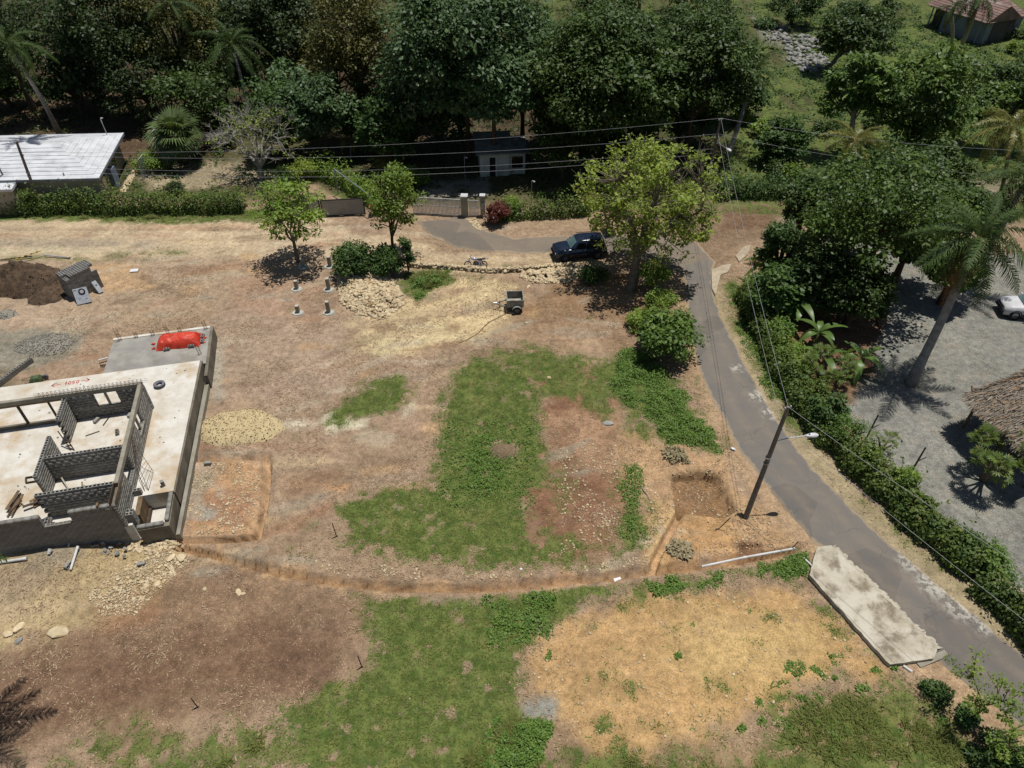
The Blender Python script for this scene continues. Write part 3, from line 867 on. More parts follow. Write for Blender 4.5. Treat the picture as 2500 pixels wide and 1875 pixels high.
def block_wall(ax, x, y, length, z0, z1, openings=(), open_top=True, single=False, rag0=0, rag1=0, thick=0.2):
    """ax 'x' runs along local x from (x,y), 'y' along local y; y/x is the wall's centre line"""
    nz = int(round((z1 - z0) / 0.2))
    core = MB()
    def put(s0, s1, za, zb):
        if ax == 'x':
            core.span(x + s0, x + s1, y - 0.084, y + 0.084, za, zb)
        else:
            core.span(x - 0.084, x + 0.084, y + s0, y + s1, za, zb)
    blocks = []
    for k in range(nz):
        zc = z0 + 0.2 * k + 0.1
        e0 = rag0 * (k % 2) * 0.2 if rag0 else 0
        e1 = length - (rag1 * (k % 2) * 0.2 if rag1 else 0)
        iv = [(e0, e1)]
        for a, b_, za, zb in openings:
            if za - 0.02 < zc < zb + 0.02:
                nv = []
                for s0, s1 in iv:
                    if b_ <= s0 or a >= s1:
                        nv.append((s0, s1))
                        continue
                    if a > s0:
                        nv.append((s0, a))
                    if b_ < s1:
                        nv.append((b_, s1))
                iv = nv
        top = open_top and (k == nz - 1)
        for s0, s1 in iv:
            over = any(za - 0.02 < zc + 0.2 < zb + 0.02 and not (b_ <= s0 + 0.05 or a >= s1 - 0.05) for a, b_, za, zb in openings)
            if not top and s1 - s0 > 0.1:
                put(s0 + 0.01, s1 - 0.01, zc - 0.1, zc + (0.1 if not over else 0.06))
            g = math.floor(s0 / 0.4) * 0.4 - (0.2 if k % 2 else 0.0)
            while g < s1 - 0.03:
                a, b_ = max(g, s0), min(g + 0.4, s1)
                if b_ - a > 0.05:
                    blocks.append(((a + b_) / 2, zc, b_ - a, top or (over and not top and k < nz - 1 and rg.random() < 0.8)))
                g += 0.4
    wall = core.obj('wall', m_mort, HO)
    for sc_, zc, ln, hol in blocks:
        bx, by = (x + sc_, y) if ax == 'x' else (x, y + sc_)
        vis = bx > -8.3
        if (hol or single) and vis and BUDGET[0] > 0 and zc > 0.3:
            BUDGET[0] -= 1
            place('block', ME_HOL if hol else ME_SOL, wall, (bx, by, zc), (0, 0, (0 if ax == 'x' else math.pi / 2) + rg.uniform(-0.008, 0.008)), (ln / 0.4, 1, 1))
        else:
            MERGE.append((bx, by, zc, ln, ax, hol))
    return wall
T = 3.25
W_BACK = block_wall('x', -6.5, 9.45, 4.55, ZF, T, [(1.65, 2.95, 2.25, 3.25)], open_top=False)
W_RIGHT = block_wall('y', -2.1, 0.25, 9.3, ZF, T, [(6.0, 7.25, 2.25, 3.25), (2.3, 3.6, 2.05, 3.25)], open_top=False)
block_wall('y', -6.4, 7.5, 1.83, ZF, T, rag0=1)
block_wall('x', -6.4, 4.55, 4.18, ZF, T)
block_wall('y', -6.52, 3.2, 3.05, ZF, T)
block_wall('x', -6.2, 1.85, 3.98, ZF, T, rag0=1)
block_wall('y', -5.8, 0.46, 0.8, ZF, 2.25, rag1=1)
block_wall('x', -11.0, 0.36, 8.78, 0.05, T, [(5.35, 6.72, 2.4, 3.4)], single=True)
block_wall('x', -1.56, 0.16, 1.3, ZF - 0.2, ZF)
block_wall('y', -0.12, 0.30, 1.94, ZF - 0.2, ZF)
for zz in (ZF + 0.1, ZF + 0.3):                       # two short piers by the cubicle
    place('pier_block', ME_HOL, HO, (-1.78, 2.42, zz), (0, 0, 0.02))
for q_ in range(5):
    place('pier_block', ME_HOL, HO, (-1.82, 0.60, 1.15 + 0.2 * q_), (0, 0, 0.03 if q_ % 2 else -0.02))
    place('pier_block', ME_HOL, HO, (-1.82, 0.80, 1.15 + 0.2 * q_), (0, 0, -0.03 if q_ % 2 else 0.02))
# joined rest
A = np.array([(a, b_, c, l) for a, b_, c, l, ax, h in MERGE])
axx = np.array([1 if m[4] == 'x' else 0 for m in MERGE])
cube = np.array([(x, y, z) for x in (-.5, .5) for y in (-.5, .5) for z in (-.5, .5)])
sz = np.where(axx[:, None] == 1, np.stack([A[:, 3] - 0.010, np.full(len(A), 0.190), np.full(len(A), 0.191)], 1), np.stack([np.full(len(A), 0.190), A[:, 3] - 0.010, np.full(len(A), 0.191)], 1))
BV = (A[:, None, :3] + cube[None] * sz[:, None, :]).reshape(-1, 3)
bf = np.array([(0, 1, 3, 2), (4, 6, 7, 5), (0, 4, 5, 1), (2, 3, 7, 6), (0, 2, 6, 4), (1, 5, 7, 3)])
BF = (np.arange(len(A))[:, None, None] * 8 + bf[None]).reshape(-1, 4)
o = np_obj('block_courses', BV, BF, m_block, HO, rnd=np.repeat(np.random.default_rng(3).random(len(A)), 8))
o['kind'] = 'stuff'
# ring beam
MB().span(-15.0, -1.98, 9.34, 9.56, T + 0.002, 3.55).obj('ring_beam', m_cast, HO, bevel=0.012)
MB().span(-2.21, -1.99, 1.5, 9.338, T + 0.002, 3.55).obj('ring_beam', m_cast, HO, bevel=0.012)
MB().span(-2.26, -2.22, 0.25, 1.6, T - 0.02, 3.5).obj('beam_shuttering', m_woodd, HO)
MB().span(-1.985, -1.95, 0.3, 1.7, T + 0.02, 3.46).obj('beam_shuttering', m_wood, HO)
# rebar cage along the back beam
rb = MB()
for yy, zz in ((9.36, 3.62), (9.5, 3.62), (9.36, 3.78), (9.5, 3.78)):
    rb.tube([(-7.9, yy, zz), (-1.6, yy, zz)], 0.008, 4)
rb.obj('rebar', m_steel, HO)
for i in range(26):
    x_ = -7.6 + i * 0.225
    s_ = MB()
    s_.bar((x_, 9.345, 3.55), (x_, 9.345, 3.80), 0.014)
    s_.bar((x_, 9.515, 3.55), (x_, 9.515, 3.80), 0.014)
    s_.bar((x_, 9.345, 3.80), (x_, 9.515, 3.80), 0.014)
    s_.obj('rebar_stirrup', m_steel, HO)
# veranda opening on the left of the back wall
MB().span(-15.0, -6.55, 9.36, 9.53, ZF + 0.001, ZF + 0.22).obj('curb', m_form, HO)
MB().span(-15.0, -6.55, 9.35, 9.36, 3.12, 3.249).obj('beam_shuttering', m_wood, HO)
for x_ in (-9.0, -7.35, -10.9):
    MB().box((x_, 9.42, (ZF + 0.22 + 3.24) / 2), (0.12 if x_ < -8 else 0.08, 0.12, 3.24 - ZF - 0.23)).obj('post', m_woodd, HO)
# window mullions and sills
MB().span(-4.25, -4.13, 9.39, 9.51, 2.26, T).obj('mullion', m_cast, HO)
MB().span(-2.16, -2.04, 6.78, 6.90, 2.26, T).obj('mullion', m_cast, HO)
for s_ in ((-4.86, -3.54, 9.33, 9.37, 2.19, 2.245), (-2.0, -1.96, 6.24, 7.5, 2.19, 2.245)):
    MB().span(*s_).obj('window_sill', m_cast, HO)
# columns of starter bars on the lower slab
for (x_, y_, h_) in ((-5.35, 17.5, 1.1), (-2.2, 17.55, 0.8), (0.35, 17.5, 0.7), (0.2, 14.7, 0.75), (-1.4, 17.6, 0.4), (-4.3, 17.6, 0.45), (-3.2, 17.6, 0.4)):
    b_ = MB()
    for dx, dy in ((-.08, -.06), (.08, -.06), (-.08, .06), (.08, .06)):
        b_.tube([(x_ + dx, y_ + dy, 1.1), (x_ + dx * 1.1 - 0.05, y_ + dy, 1.15 + h_)], 0.009, 4)
    for q_ in range(4):
        zz = 1.2 + h_ * q_ / 4.5
        for dx, dy, ww, dd_ in ((0, -.065, .18, .008), (0, .065, .18, .008), (-.085, 0, .008, .13), (.085, 0, .008, .13)):
            b_.box((x_ - 0.01 * q_ + dx, y_ + dy, zz), (ww, dd_, 0.008))
    b_.obj('starter_bars', m_steel, HO)
# red builder's figures on the slab
m_red = M('red_spray', S(190, 60, 60), S(206, 96, 92), 0.8, 9.0)
def stroke(pts, name):
    b_ = MB()
    for a, c in zip(pts[:-1], pts[1:]):
        b_.bar((a[0], a[1], ZF + 0.004), (c[0], c[1], ZF + 0.004), 0.05, 0.004)
    return b_.obj(name, m_red, HO)
y0 = 13.08
stroke([(-8.1, y0), (-8.65, y0 - 0.02), (-8.45, y0 + 0.16), (-8.65, y0 - 0.02), (-8.42, y0 - 0.2)], 'painted_arrow')
stroke([(-6.9, y0 + 0.05), (-6.4, y0 + 0.05), (-6.58, y0 + 0.22), (-6.4, y0 + 0.05), (-6.6, y0 - 0.13)], 'painted_arrow')
for dg, x_ in (('1', -7.85), ('0', -7.65), ('5', -7.42), ('0', -7.18)):
    pt = {'1': [(0, -.02), (.07, .17), (.07, -.17)], '0': [(0, 0), (.05, .15), (.13, .12), (.15, -.05), (.08, -.16), (0, 0)], '5': [(.15, .16), (.02, .15), (.0, .02), (.12, .03), (.14, -.1), (.0, -.15)]}[dg]
    stroke([(x_ + a, y0 + b_) for a, b_ in pt], 'painted_digit')

def _dbr():
    r = np.random.default_rng(88)
    n = 260
    x, y = r.uniform(-9, -.3, n), r.uniform(.7, 13.3, n)
    ok = (np.abs(x + 2.1) > .2) & (np.abs(y - 9.45) > .2) & ((x < -1.9) | (y > 2.4)) & (fbm(x, y, 1.2, 5) > .46)
    v_, f_, r_ = rock_field(np.stack([x[ok], y[ok], np.full(ok.sum(), ZF + .015)], 1), .03 + .12 * r.random(ok.sum()) ** 2.5, 89)
    o_ = np_obj('floor_debris', v_, f_, m_grey, HO, rnd=r_)
    o_['kind'] = 'stuff'
    for k in range(9):
        MB().box((0, 0, 0), (r.uniform(.4, 1.1), .07, .03)).obj('loose_batten', [m_wood, m_woodd][k % 2], HO, loc=(r.uniform(-8, -2.6), [r.uniform(2.3, 4.2), r.uniform(5, 9)][k % 2], ZF + .02), rot=(0, 0, r.uniform(0, 3)))
    for k in range(7):
        place('spare_block', ME_HOL if k % 2 else ME_SOL, HO, (r.uniform(-5.8, -2.6), [8.9, 5.0, 2.3, 7.6][k % 4] + r.uniform(-.1, .1), ZF + .1), (0, 0, r.uniform(0, 3)))
def hw(x, y, z=0):
    v = HO.matrix_basis if False else Matrix.Translation(HO.location) @ Matrix.Rotation(math.radians(12.8), 4, 'Z')
    return v @ Vector((x, y, z))
HR = math.radians(12.8)
def thing(name, me, loc, rot, label, cat, group=None, scale=(1, 1, 1)):
    return tag(place(name, me, None, loc, rot, scale), label, cat, group)

# ---------------------------------------------------------------- red tarpaulin bundle and its weights
nu, nv = 44, 26
uu, vv = np.meshgrid(np.linspace(-1, 1, nu), np.linspace(-1, 1, nv))
LX, LY = 1.45, 0.72
h_ = 0.62 * (1 - np.abs(uu) ** 7) * (1 - np.abs(vv) ** 3.2)
h_ = h_ * (0.92 + 0.16 * fbm(uu * 3, vv * 3, 1.0, 4)) + ((fbm(uu * 4 + 9, vv * 4, 0.6, 6) - 0.5) * 0.16 + 0.03 * np.sin(uu * 3 + vv * 5) * np.abs(vv) + 0.025 * np.abs(np.sin(uu * 9 + 2 * vv))) * (h_ > 0.03) + 0.015
edge_w = 1 + 0.06 * (fbm(uu * 6, vv * 6, 1.0, 12) - 0.5)
TV = np.stack([uu * LX * edge_w, vv * LY * (1 + 0.05 * np.sin(uu * 7)), h_], 2).reshape(-1, 3)
ii = np.arange(nu * nv).reshape(nv, nu)
TF = np.stack([ii[:-1, :-1].ravel(), ii[:-1, 1:].ravel(), ii[1:, 1:].ravel(), ii[1:, :-1].ravel()], 1)
m_tarp = M('red_tarpaulin', S(226, 78, 52), S(196, 56, 38), 0.5, 2.5, 0.9, 3, spec=0.35)
tp = empty('tarpaulin_bundle', hw(-1.32, 16.35, 1.125), HR - 0.03, 'glossy red tarpaulin tied over a pile on the lower slab', 'tarpaulin')
np_obj('sheet', TV, TF, m_tarp, tp, smooth=True)
for (x_, y_, a_) in ((-1.62, 0.1, 2.9), (-1.5, -0.35, 3.5), (1.52, 0.15, 0.2), (1.5, -0.3, -0.3)):
    b_ = MB()
    b_.add([(0, -.12, .02), (0.22, -.07, .05), (0.3, .04, .02), (0.02, .12, .09), (0.12, 0, .14)], [(0, 1, 4), (1, 2, 4), (2, 3, 4), (3, 0, 4), (3, 2, 1, 0)])
    b_.obj('corner_flap', m_tarp, tp, loc=(x_, y_, 0), rot=(0, 0, a_))
for k_, (x_, y_, r_) in enumerate(((-2.05, 15.62, 0.05), (-0.45, 15.60, -0.1), (0.24, 16.05, 1.5), (0.22, 16.6, 1.45))):
    thing('concrete_block', ME_HOL, hw(x_, y_, 1.12 + 0.1), (0, 0, HR + r_), ['grey block holding down the front left of the red tarpaulin', 'grey block holding down the front right of the red tarpaulin', 'grey block at the right end of the red tarpaulin, nearer one', 'grey block at the right end of the red tarpaulin, farther one'][k_], 'concrete block', 'blocks weighting the tarpaulin')

# things on the slab
b_ = MB().lathe([(0.20, 0.02), (0.30, 0.0), (0.345, 0.06), (0.345, 0.16), (0.30, 0.22), (0.20, 0.20), (0.17, 0.11), (0.20, 0.02)], 24)
ty = empty('old_tyre', hw(-1.88, 11.5, ZF), 0, 'worn grey tyre lying flat on the white slab', 'tyre')
b_.obj('tread', M('old_rubber', S(132, 134, 142), S(104, 106, 114), 0.8, 6.0), ty, smooth=True)
MB().lathe([(0.345, 0.03), (0.356, 0.06), (0.356, 0.16), (0.345, 0.19)], 24).obj('bead', M('old_rubber_dark', S(104, 106, 114), S(84, 86, 92), 0.85, 6.0), ty, smooth=True)
thing('concrete_block', ME_HOL, hw(-0.55, 2.75, ZF + 0.195), (0, math.pi / 2, HR + 0.4), 'single grey block standing on end on the slab near its right edge', 'concrete block')
# rebar ladder leaning on the wall
lad = empty('rebar_ladder', hw(-1.55, 3.3, ZF), HR, 'rusty rebar ladder cage leaning on the right outer wall', 'rebar')
rails = [[(-0.42, 1.9, 1.9), (-0.1, 1.2, 1.1), (0.35, 0.55, 0.12)], [(-0.42, 1.9, 1.9), (-0.3, 0.8, 1.4), (0.25, -0.75, 0.05)], [(-0.44, 1.8, 1.2), (-0.35, 0.6, 0.9), (0.05, -0.75, 0.05)]]
for r_ in rails:
    MB().tube(r_, 0.014, 5).obj('rail', m_steel, lad)
for q_ in range(15):
    t_ = q_ / 14
    f = lambda r, t: Vector(r[0]).lerp(Vector(r[1]), t * 2) if t < 0.5 else Vector(r[1]).lerp(Vector(r[2]), t * 2 - 1)
    MB().bar(f(rails[1], t_), f(rails[0], t_), 0.013).obj('rung', m_steel, lad)
    if q_ % 2:
        MB().bar(f(rails[1], t_), f(rails[2], t_), 0.013).obj('rung', m_steel, lad)
# planks inside
def planks(name, label, x, y, n, L, seed, a0=0.0, z=ZF):
    e = empty(name, hw(x, y, z), HR, label, 'planks')
    r = random.Random(seed)
    for i in range(n):
        MB().box((0, 0, 0), (L * r.uniform(0.5, 1), r.uniform(.08, .16), 0.035)).obj('plank', [m_wood, m_woodd][i % 2], e, loc=(r.uniform(-.25, .25), r.uniform(-.3, .3), 0.03 + 0.036 * i), rot=(0, 0, a0 + r.uniform(-.5, .5)))
    return e
planks('plank_pile', 'small crossed pile of grey planks beside the inner room wall', -6.95, 2.95, 8, 0.9, 3, 0.6)
planks('plank_pile', 'dark weathered boards and sticks at the left frame edge on the floor', -8.15, 3.0, 7, 1.3, 5, 1.3)
MB_ = MB()
e = empty('timber_prop', hw(-5.45, 3.35, ZF), HR, 'loose white timber prop leaning on the floor of the small room', 'timber')
MB().bar((0, 0, 0.04), (-0.55, 0.95, 0.32), 0.07).obj('shaft', M('pale_timber', S(190, 182, 166), S(166, 158, 140), 0.8, 3.0), e)
MB().box((0.02, -0.03, 0.03), (0.16, 0.1, 0.05)).obj('foot', m_wood, e)
e = empty('wheelbarrow_frame', hw(-8.0, 4.6, ZF), HR, 'small dark wooden frame on the floor at the left frame edge', 'frame')
for a, b2 in (((0, 0), (.7, 0)), ((.7, 0), (.6, .4)), ((.6, .4), (-.1, .4)), ((-.1, .4), (0, 0))):
    MB().bar((*a, 0.06), (*b2, 0.06), 0.07, 0.09).obj('rail', m_woodd, e)
e = empty('mixing_box', hw(-7.75, 0.85, ZF), HR, 'open dark wooden tray just inside the front wall, far left', 'tray')
for a, b2 in (((0, 0), (.5, 0)), ((.5, 0), (.5, .45)), ((.5, .45), (0, .45)), ((0, .45), (0, 0))):
    MB().bar((*a, 0.1), (*b2, 0.1), 0.05, 0.18).obj('side', m_woodd, e)
MB().span(0, .5, 0, .45, 0.01, 0.03).obj('bottom', m_woodd, e)
thing('timber_offcut', MB().box((0, 0, 0), (0.1, 0.26, 0.14)).mesh('timber_offcut', m_wood, bevel=0.008), hw(-2.85, 0.36, T + 0.07), (0, 0, HR), 'short tan timber offcut sitting on top of the front wall', 'timber')
# trestle against the stub wall
e = empty('timber_trestle', hw(-6.15, 7.1, ZF), HR, 'thin dark timber trestle beside the stub wall end', 'trestle')
for a, b2 in (((-.42, .25, 1.1), (0, -.35, 0)), ((-.2, .2, 1.0), (.18, -.4, 0)), ((-.2, -.1, .5), (.1, -.15, .45)), ((-.12, -.2, .3), (.12, -.25, .25))):
    MB().bar(a, b2, 0.06).obj('leg' if a[2] > .6 else 'brace', m_woodd, e)

# ---------------------------------------------------------------- row of blocks, scoop and pipes behind the house
e = empty('block_row', (0, 0, 0), 0, 'single row of hollow grey blocks laid end to end beyond the terrace', 'block wall')
a0, a1 = P(-10, 950), P(76, 888)
n_ = int(math.hypot(a1[0] - a0[0], a1[1] - a0[1]) / 0.4)
an = math.atan2(a1[1] - a0[1], a1[0] - a0[0])
for i in range(n_ + 1):
    u = i / n_
    for z_ in (0.1, 0.3):
        place('block', ME_HOL, e, (a0[0] + (a1[0] - a0[0]) * u, a0[1] + (a1[1] - a0[1]) * u, z_ + 0.02), (0, 0, an + rg.uniform(-.02, .02)))
e = empty('upturned_wheelbarrow', (*P(92, 930), 0), 0.3, 'green wheelbarrow tray tipped over behind the terrace', 'wheelbarrow')
b_ = MB().add([(-.5, -.3, .05), (.35, -.35, .05), (.35, .35, .05), (-.5, .3, .05), (-.3, -.16, .38), (.2, -.2, .38), (.2, .2, .38), (-.3, .16, .38)], [(4, 5, 6, 7), (0, 1, 5, 4), (1, 2, 6, 5), (2, 3, 7, 6), (3, 0, 4, 7)])
b_.obj('tray', M('green_paint', S(92, 110, 74), S(70, 84, 58), 0.5, 4.0), e)
MB().lathe([(0.02, -.05), (.16, -.05), (.2, -.03), (.2, .03), (.16, .05), (.02, .05)], 14, (0.55, 0, .22), 'Y').obj('wheel', M('old_rubber', S(92, 92, 96)), e, smooth=True)
for s_ in (-1, 1):
    MB().tube([(.5, .1 * s_, .22), (-.4, .3 * s_, .2), (-1.0, .3 * s_, .1)], 0.018, 6).obj('handle', m_steel, e)
def PG(px, py, dz=0.1):
    z = 0.0
    for _ in range(6):
        q = P(px, py, z + dz)
        z = gh(*q)
    return (*P(px, py, z + dz), z + dz)
def pipe(name, a, b2, r, label, mat=None, z=None):
    a, b2 = Vector(a), Vector(b2)
    mid = (a + b2) / 2
    e = empty(name, (mid.x, mid.y, 0), 0, label, 'pipe')
    o_ = Vector((mid.x, mid.y, 0))
    MB().tube([a - o_, b2 - o_], r, 10).obj('pipe_run', mat or m_pvc, e, smooth=False)
    d = (b2 - a).normalized()
    MB().tube([b2 - o_ - d * 0.16, b2 - o_], r * 1.22, 10).obj('pipe_socket', mat or m_pvc, e)
    return e
pipe('white_pipe', (*P(244, 886), .25), (*P(267, 880), .25), 0.06, 'short white pipe stub at the left side of the lower slab')
pipe('dark_pipe', (*P(246, 895), .12), (*P(264, 894), .12), 0.05, 'short dark pipe below the white stub at the lower slab', M('dark_plastic', S(52, 50, 48), S(40, 38, 36), 0.6))
pipe('white_pipe', PG(-20, 1376, .12), PG(66, 1363, .12), 0.075, 'long white pipe lying at the left frame edge in front of the house')
pipe('white_pipe', PG(172, 1391, .10), PG(190, 1334, .22), 0.06, 'white pipe lying straight out from the front wall')
pipe('white_pipe', PG(119, 1352, .1), PG(123, 1340, .25), 0.08, 'stubby white pipe sticking out below the front wall')
pipe('white_pipe', PG(167, 1334, .05), PG(170, 1322, .12), 0.05, 'white pointed pipe offcut leaning below the front wall')
pipe('white_pipe', (*P(1713, 1383, .12), .12), (*P(1822, 1360, .12), .12), 0.06, 'white drain pipe left half lying in the end of the trench')
pipe('white_pipe', (*P(1822, 1360, .12), .12), (*P(1940, 1339, .16), .16), 0.06, 'white drain pipe right half reaching toward the concrete ramp')
pipe('pipe_riser', (*P(1931, 1341, .1), .1), (*P(1941, 1340, .1)[:2], .75), 0.022, 'thin dark riser standing at the end of the drain pipe', m_steel)
pipe('white_pipe', (*P(1962, 1362, .08), .08), (*P(1985, 1384, .1), .1), 0.05, 'short white pipe pair entering the near side of the concrete ramp')
pipe('white_pipe', (*P(2205, 1625, .1), .1), (*P(2226, 1640, .06), .06), 0.06, 'white pipe sticking out below the far end of the concrete ramp')

# ---------------------------------------------------------------- stacked blocks and meter boxes
s0 = Vector((*P(184, 735), 0))
ang = math.radians(54)
ux, uy = Vector((math.cos(ang), math.sin(ang), 0)), Vector((-math.sin(ang), math.cos(ang), 0))
NX, NY, NZ = 6, 7, 10
cnt = 0
for k in range(NZ):
    for i in range(NX):
        for j in range(NY):
            if not (k == NZ - 1 or (k == NZ - 2 and i == 0 and j < 3) or j == 0 or i == 0):
                continue
            if k == NZ - 1 and i == 0 and j < 3:
                continue
            if k >= NZ - 2 and i == NX - 1 and j < 2:
                continue
            sl = 0.25 * (k / NZ) * (1 if i == 0 else 0) * rg.random()
            p = s0 + ux * (0.2 + 0.4 * i + sl * 0.3 + rg.uniform(-.012, .012)) + uy * (0.1 + 0.2 * j + rg.uniform(-.008, .008)) + Vector((0, 0, 0.12 + 0.2 * k))
            hol = k == NZ - 1 or (k == NZ - 2 and i == 0 and j < 3)
            q = 'top layer' if k == NZ - 1 else ('side of the stack' if j == 0 else 'end of the stack')
            lb = {'top layer': 'hollow grey block in the top layer of the block stack by the soil heap', 'side of the stack': 'grey block in the shaded long side of the block stack by the soil heap', 'end of the stack': 'grey block in the left end of the block stack by the soil heap'}[q]
            od = ['first', 'second', 'third', 'fourth', 'fifth', 'sixth', 'seventh', 'eighth', 'ninth', 'tenth']
            if q == 'top layer':
                lb = 'hollow block, top of the block stack, row %s from front, %s from left' % (od[j], od[i])
            elif q == 'side of the stack':
                lb = 'block in the stack\'s shaded long side, course %s from ground, %s from left' % (od[k], od[i])
            else:
                lb = 'block in the stack\'s left end, course %s from ground, %s from front' % (od[k], od[j])
            thing('concrete_block', ME_HOL if hol else ME_SOL, p, (0, 0, ang + rg.uniform(-.02, .02)), lb, 'concrete block', 'blocks in the ' + q)
            cnt += 1
core_ = s0 + ux * 1.2 + uy * 0.6
m_panel = M('galvanised_panel', S(196, 200, 206), S(178, 184, 190), 0.5, 3.0, metal=0.2)
m_dk = M('dark_void', S(40, 40, 42), S(30, 30, 32), 0.8)
mb = empty('meter_box', (*P(207, 742), 0.0), math.radians(26), 'pale grey electric meter box with round socket leaning on the block stack', 'meter box')
tilt = Matrix.Rotation(math.radians(-38), 3, 'X')
def tl(p):
    return tilt @ Vector(p)
MB().box(tl((0, 0, 0.62)) + Vector((0, 0, .02)), (0.98, 0.2, 1.22), tilt).obj('case', m_panel, mb, bevel=0.012)
b_ = MB()
for k_ in range(20):
    pass
ring = MB().lathe([(0.0, -0.115), (0.16, -0.115), (0.22, -0.11), (0.22, -0.135), (0.24, -0.135), (0.24, -0.10)], 20, (0.1, 0, 0.92), 'Y')
ring.v = [tuple(tl(v) + Vector((0, 0, .02))) for v in ring.v]
ring.obj('meter_socket', m_dk, mb)
g_ = MB().lathe([(0.0, -0.14), (0.13, -0.14), (0.14, -0.12)], 18, (0.1, 0, 0.92), 'Y')
g_.v = [tuple(tl(v) + Vector((0, 0, .02))) for v in g_.v]
g_.obj('meter_glass', M('meter_glass', S(186, 184, 190), S(170, 168, 172), 0.3), mb)
for (x_, z_, a_) in ((-0.2, 0.42, 0.3), (0.26, 0.36, -0.4)):
    for da in (0, 2.1, 4.2):
        MB().bar(tl((x_, -0.113, z_)), tl((x_ + 0.11 * math.cos(a_ + da), -0.113, z_ + 0.11 * math.sin(a_ + da))), 0.02).obj('wire_stub', m_dk, mb)
MB().box(tl((-0.34, -0.112, 1.12)), (0.14, 0.02, 0.05), tilt).obj('label_plate', m_dk, mb)
for p0, p1 in (((0.0, -.112, 0.1), (0.0, -.112, 0.55)), ((-.45, -.112, .55), (.45, -.112, .55))):
    MB().bar(tl(p0), tl(p1), 0.012).obj('seam', M('seam_grey', S(140, 146, 154)), mb)
mb2 = empty('switch_box', (*P(247, 716), 0.0), math.radians(52), 'narrow pale grey switch box with one dark hole on the block stack side', 'switch box')
MB().box(tl((0, -0.1, 0.52)) + Vector((0, 0, .02)), (0.36, 0.12, 1.0), tilt).obj('case', m_panel, mb2, bevel=0.012)
g_ = MB().lathe([(0.0, -0.165), (0.06, -0.165), (0.06, -0.15)], 12, (0, 0, 0.66), 'Y')
g_.v = [tuple(tl(v) + Vector((0, 0, .02))) for v in g_.v]
g_.obj('cable_hole', m_dk, mb2)

# ---------------------------------------------------------------- six column footings
m_foot = M('footing_concrete', S(206, 204, 192), S(180, 178, 166), 0.85, 3.0, 0.2, 20)
FT = [((728, 765), 0.62, 'short column footing nearest the house, front row of four'), ((803, 765), 0.98, 'tall column footing at the front right beside the stone pile'), ((725, 707), 0.75, 'column footing in the second row on the left, by the tree shade'), ((803, 708), 1.0, 'tall column footing in the second row next to the stone pile'), ((741, 652), 0.6, 'column footing in the tree shade directly below the small tree'), ((806, 652), 0.9, 'column footing in the tree shade between small tree and shrub')]
for k_, ((px, py), h_, lb) in enumerate(FT):
    x_, y_ = P(px, py)
    e = empty('column_footing', (x_, y_, gh(x_, y_)), 0.05, lb, 'footing', 'column footings')
    r_ = np.random.default_rng(k_)
    n_ = 18
    ri = [0.5 * (1 + 0.14 * (r_.random() - .5)) for _ in range(n_)]
    v = [(ri[i] * math.cos(i * 6.283 / n_), ri[i] * 0.85 * math.sin(i * 6.283 / n_), -0.05) for i in range(n_)] + [(0.85 * ri[i] * math.cos(i * 6.283 / n_), 0.72 * ri[i] * math.sin(i * 6.283 / n_), 0.09) for i in range(n_)]
    MB().add(v, [(i, (i + 1) % n_, n_ + (i + 1) % n_, n_ + i) for i in range(n_)] + [tuple(range(n_, 2 * n_))]).obj('pad', m_foot, e)
    MB().box((0, 0.05, 0.05 + h_ / 2), (0.27, 0.27, h_)).obj('column', m_cast, e, bevel=0.01)
    MB().box((0, 0.05, 0.052 + h_), (0.25, 0.25, 0.012)).obj('column_top', m_foot, e)

# ---------------------------------------------------------------- rocks
import bmesh
def rock_mesh(seed, sub=1, mat=None, flat=0.75):
    bm = bmesh.new()
    bmesh.ops.create_icosphere(bm, subdivisions=sub, radius=0.5)
    r = random.Random(seed)
    dirs = [Vector((r.gauss(0, 1), r.gauss(0, 1), r.gauss(0, 1))).normalized() for _ in range(7)]
    cut = [r.uniform(0.30, 0.44) for _ in range(7)]
    for v in bm.verts:
        for d, c in zip(dirs, cut):
            k = v.co.dot(d)
            if k > c:
                v.co -= d * (k - c)
        v.co *= r.uniform(0.9, 1.1)
        v.co.z *= flat
    me = bpy.data.meshes.new('rock_%d' % seed)
    bm.to_mesh(me)
    bm.free()
    me.materials.append(mat)
    return me
m_lime = M('limestone', S(228, 210, 174), S(206, 184, 146), 0.9, 1.6, 0.3, 10, rnd=0.2, dirt=S(176, 138, 92), dscale=1.2, damt=0.5)
m_grey = M('grey_rubble', S(176, 174, 168), S(150, 148, 142), 0.9, 3.0, 0.3, 14, rnd=0.2)
ROCKS = [rock_mesh(i, 2 if i < 4 else 1, m_lime) for i in range(10)]
GROCK = [rock_mesh(40 + i, 1, m_grey) for i in range(4)]
_rk = [(np.array([v.co[:] for v in m_.vertices]), np.array([p.vertices[:] for p in m_.polygons])) for m_ in [rock_mesh(80 + i, 1, m_lime) for i in range(6)]]
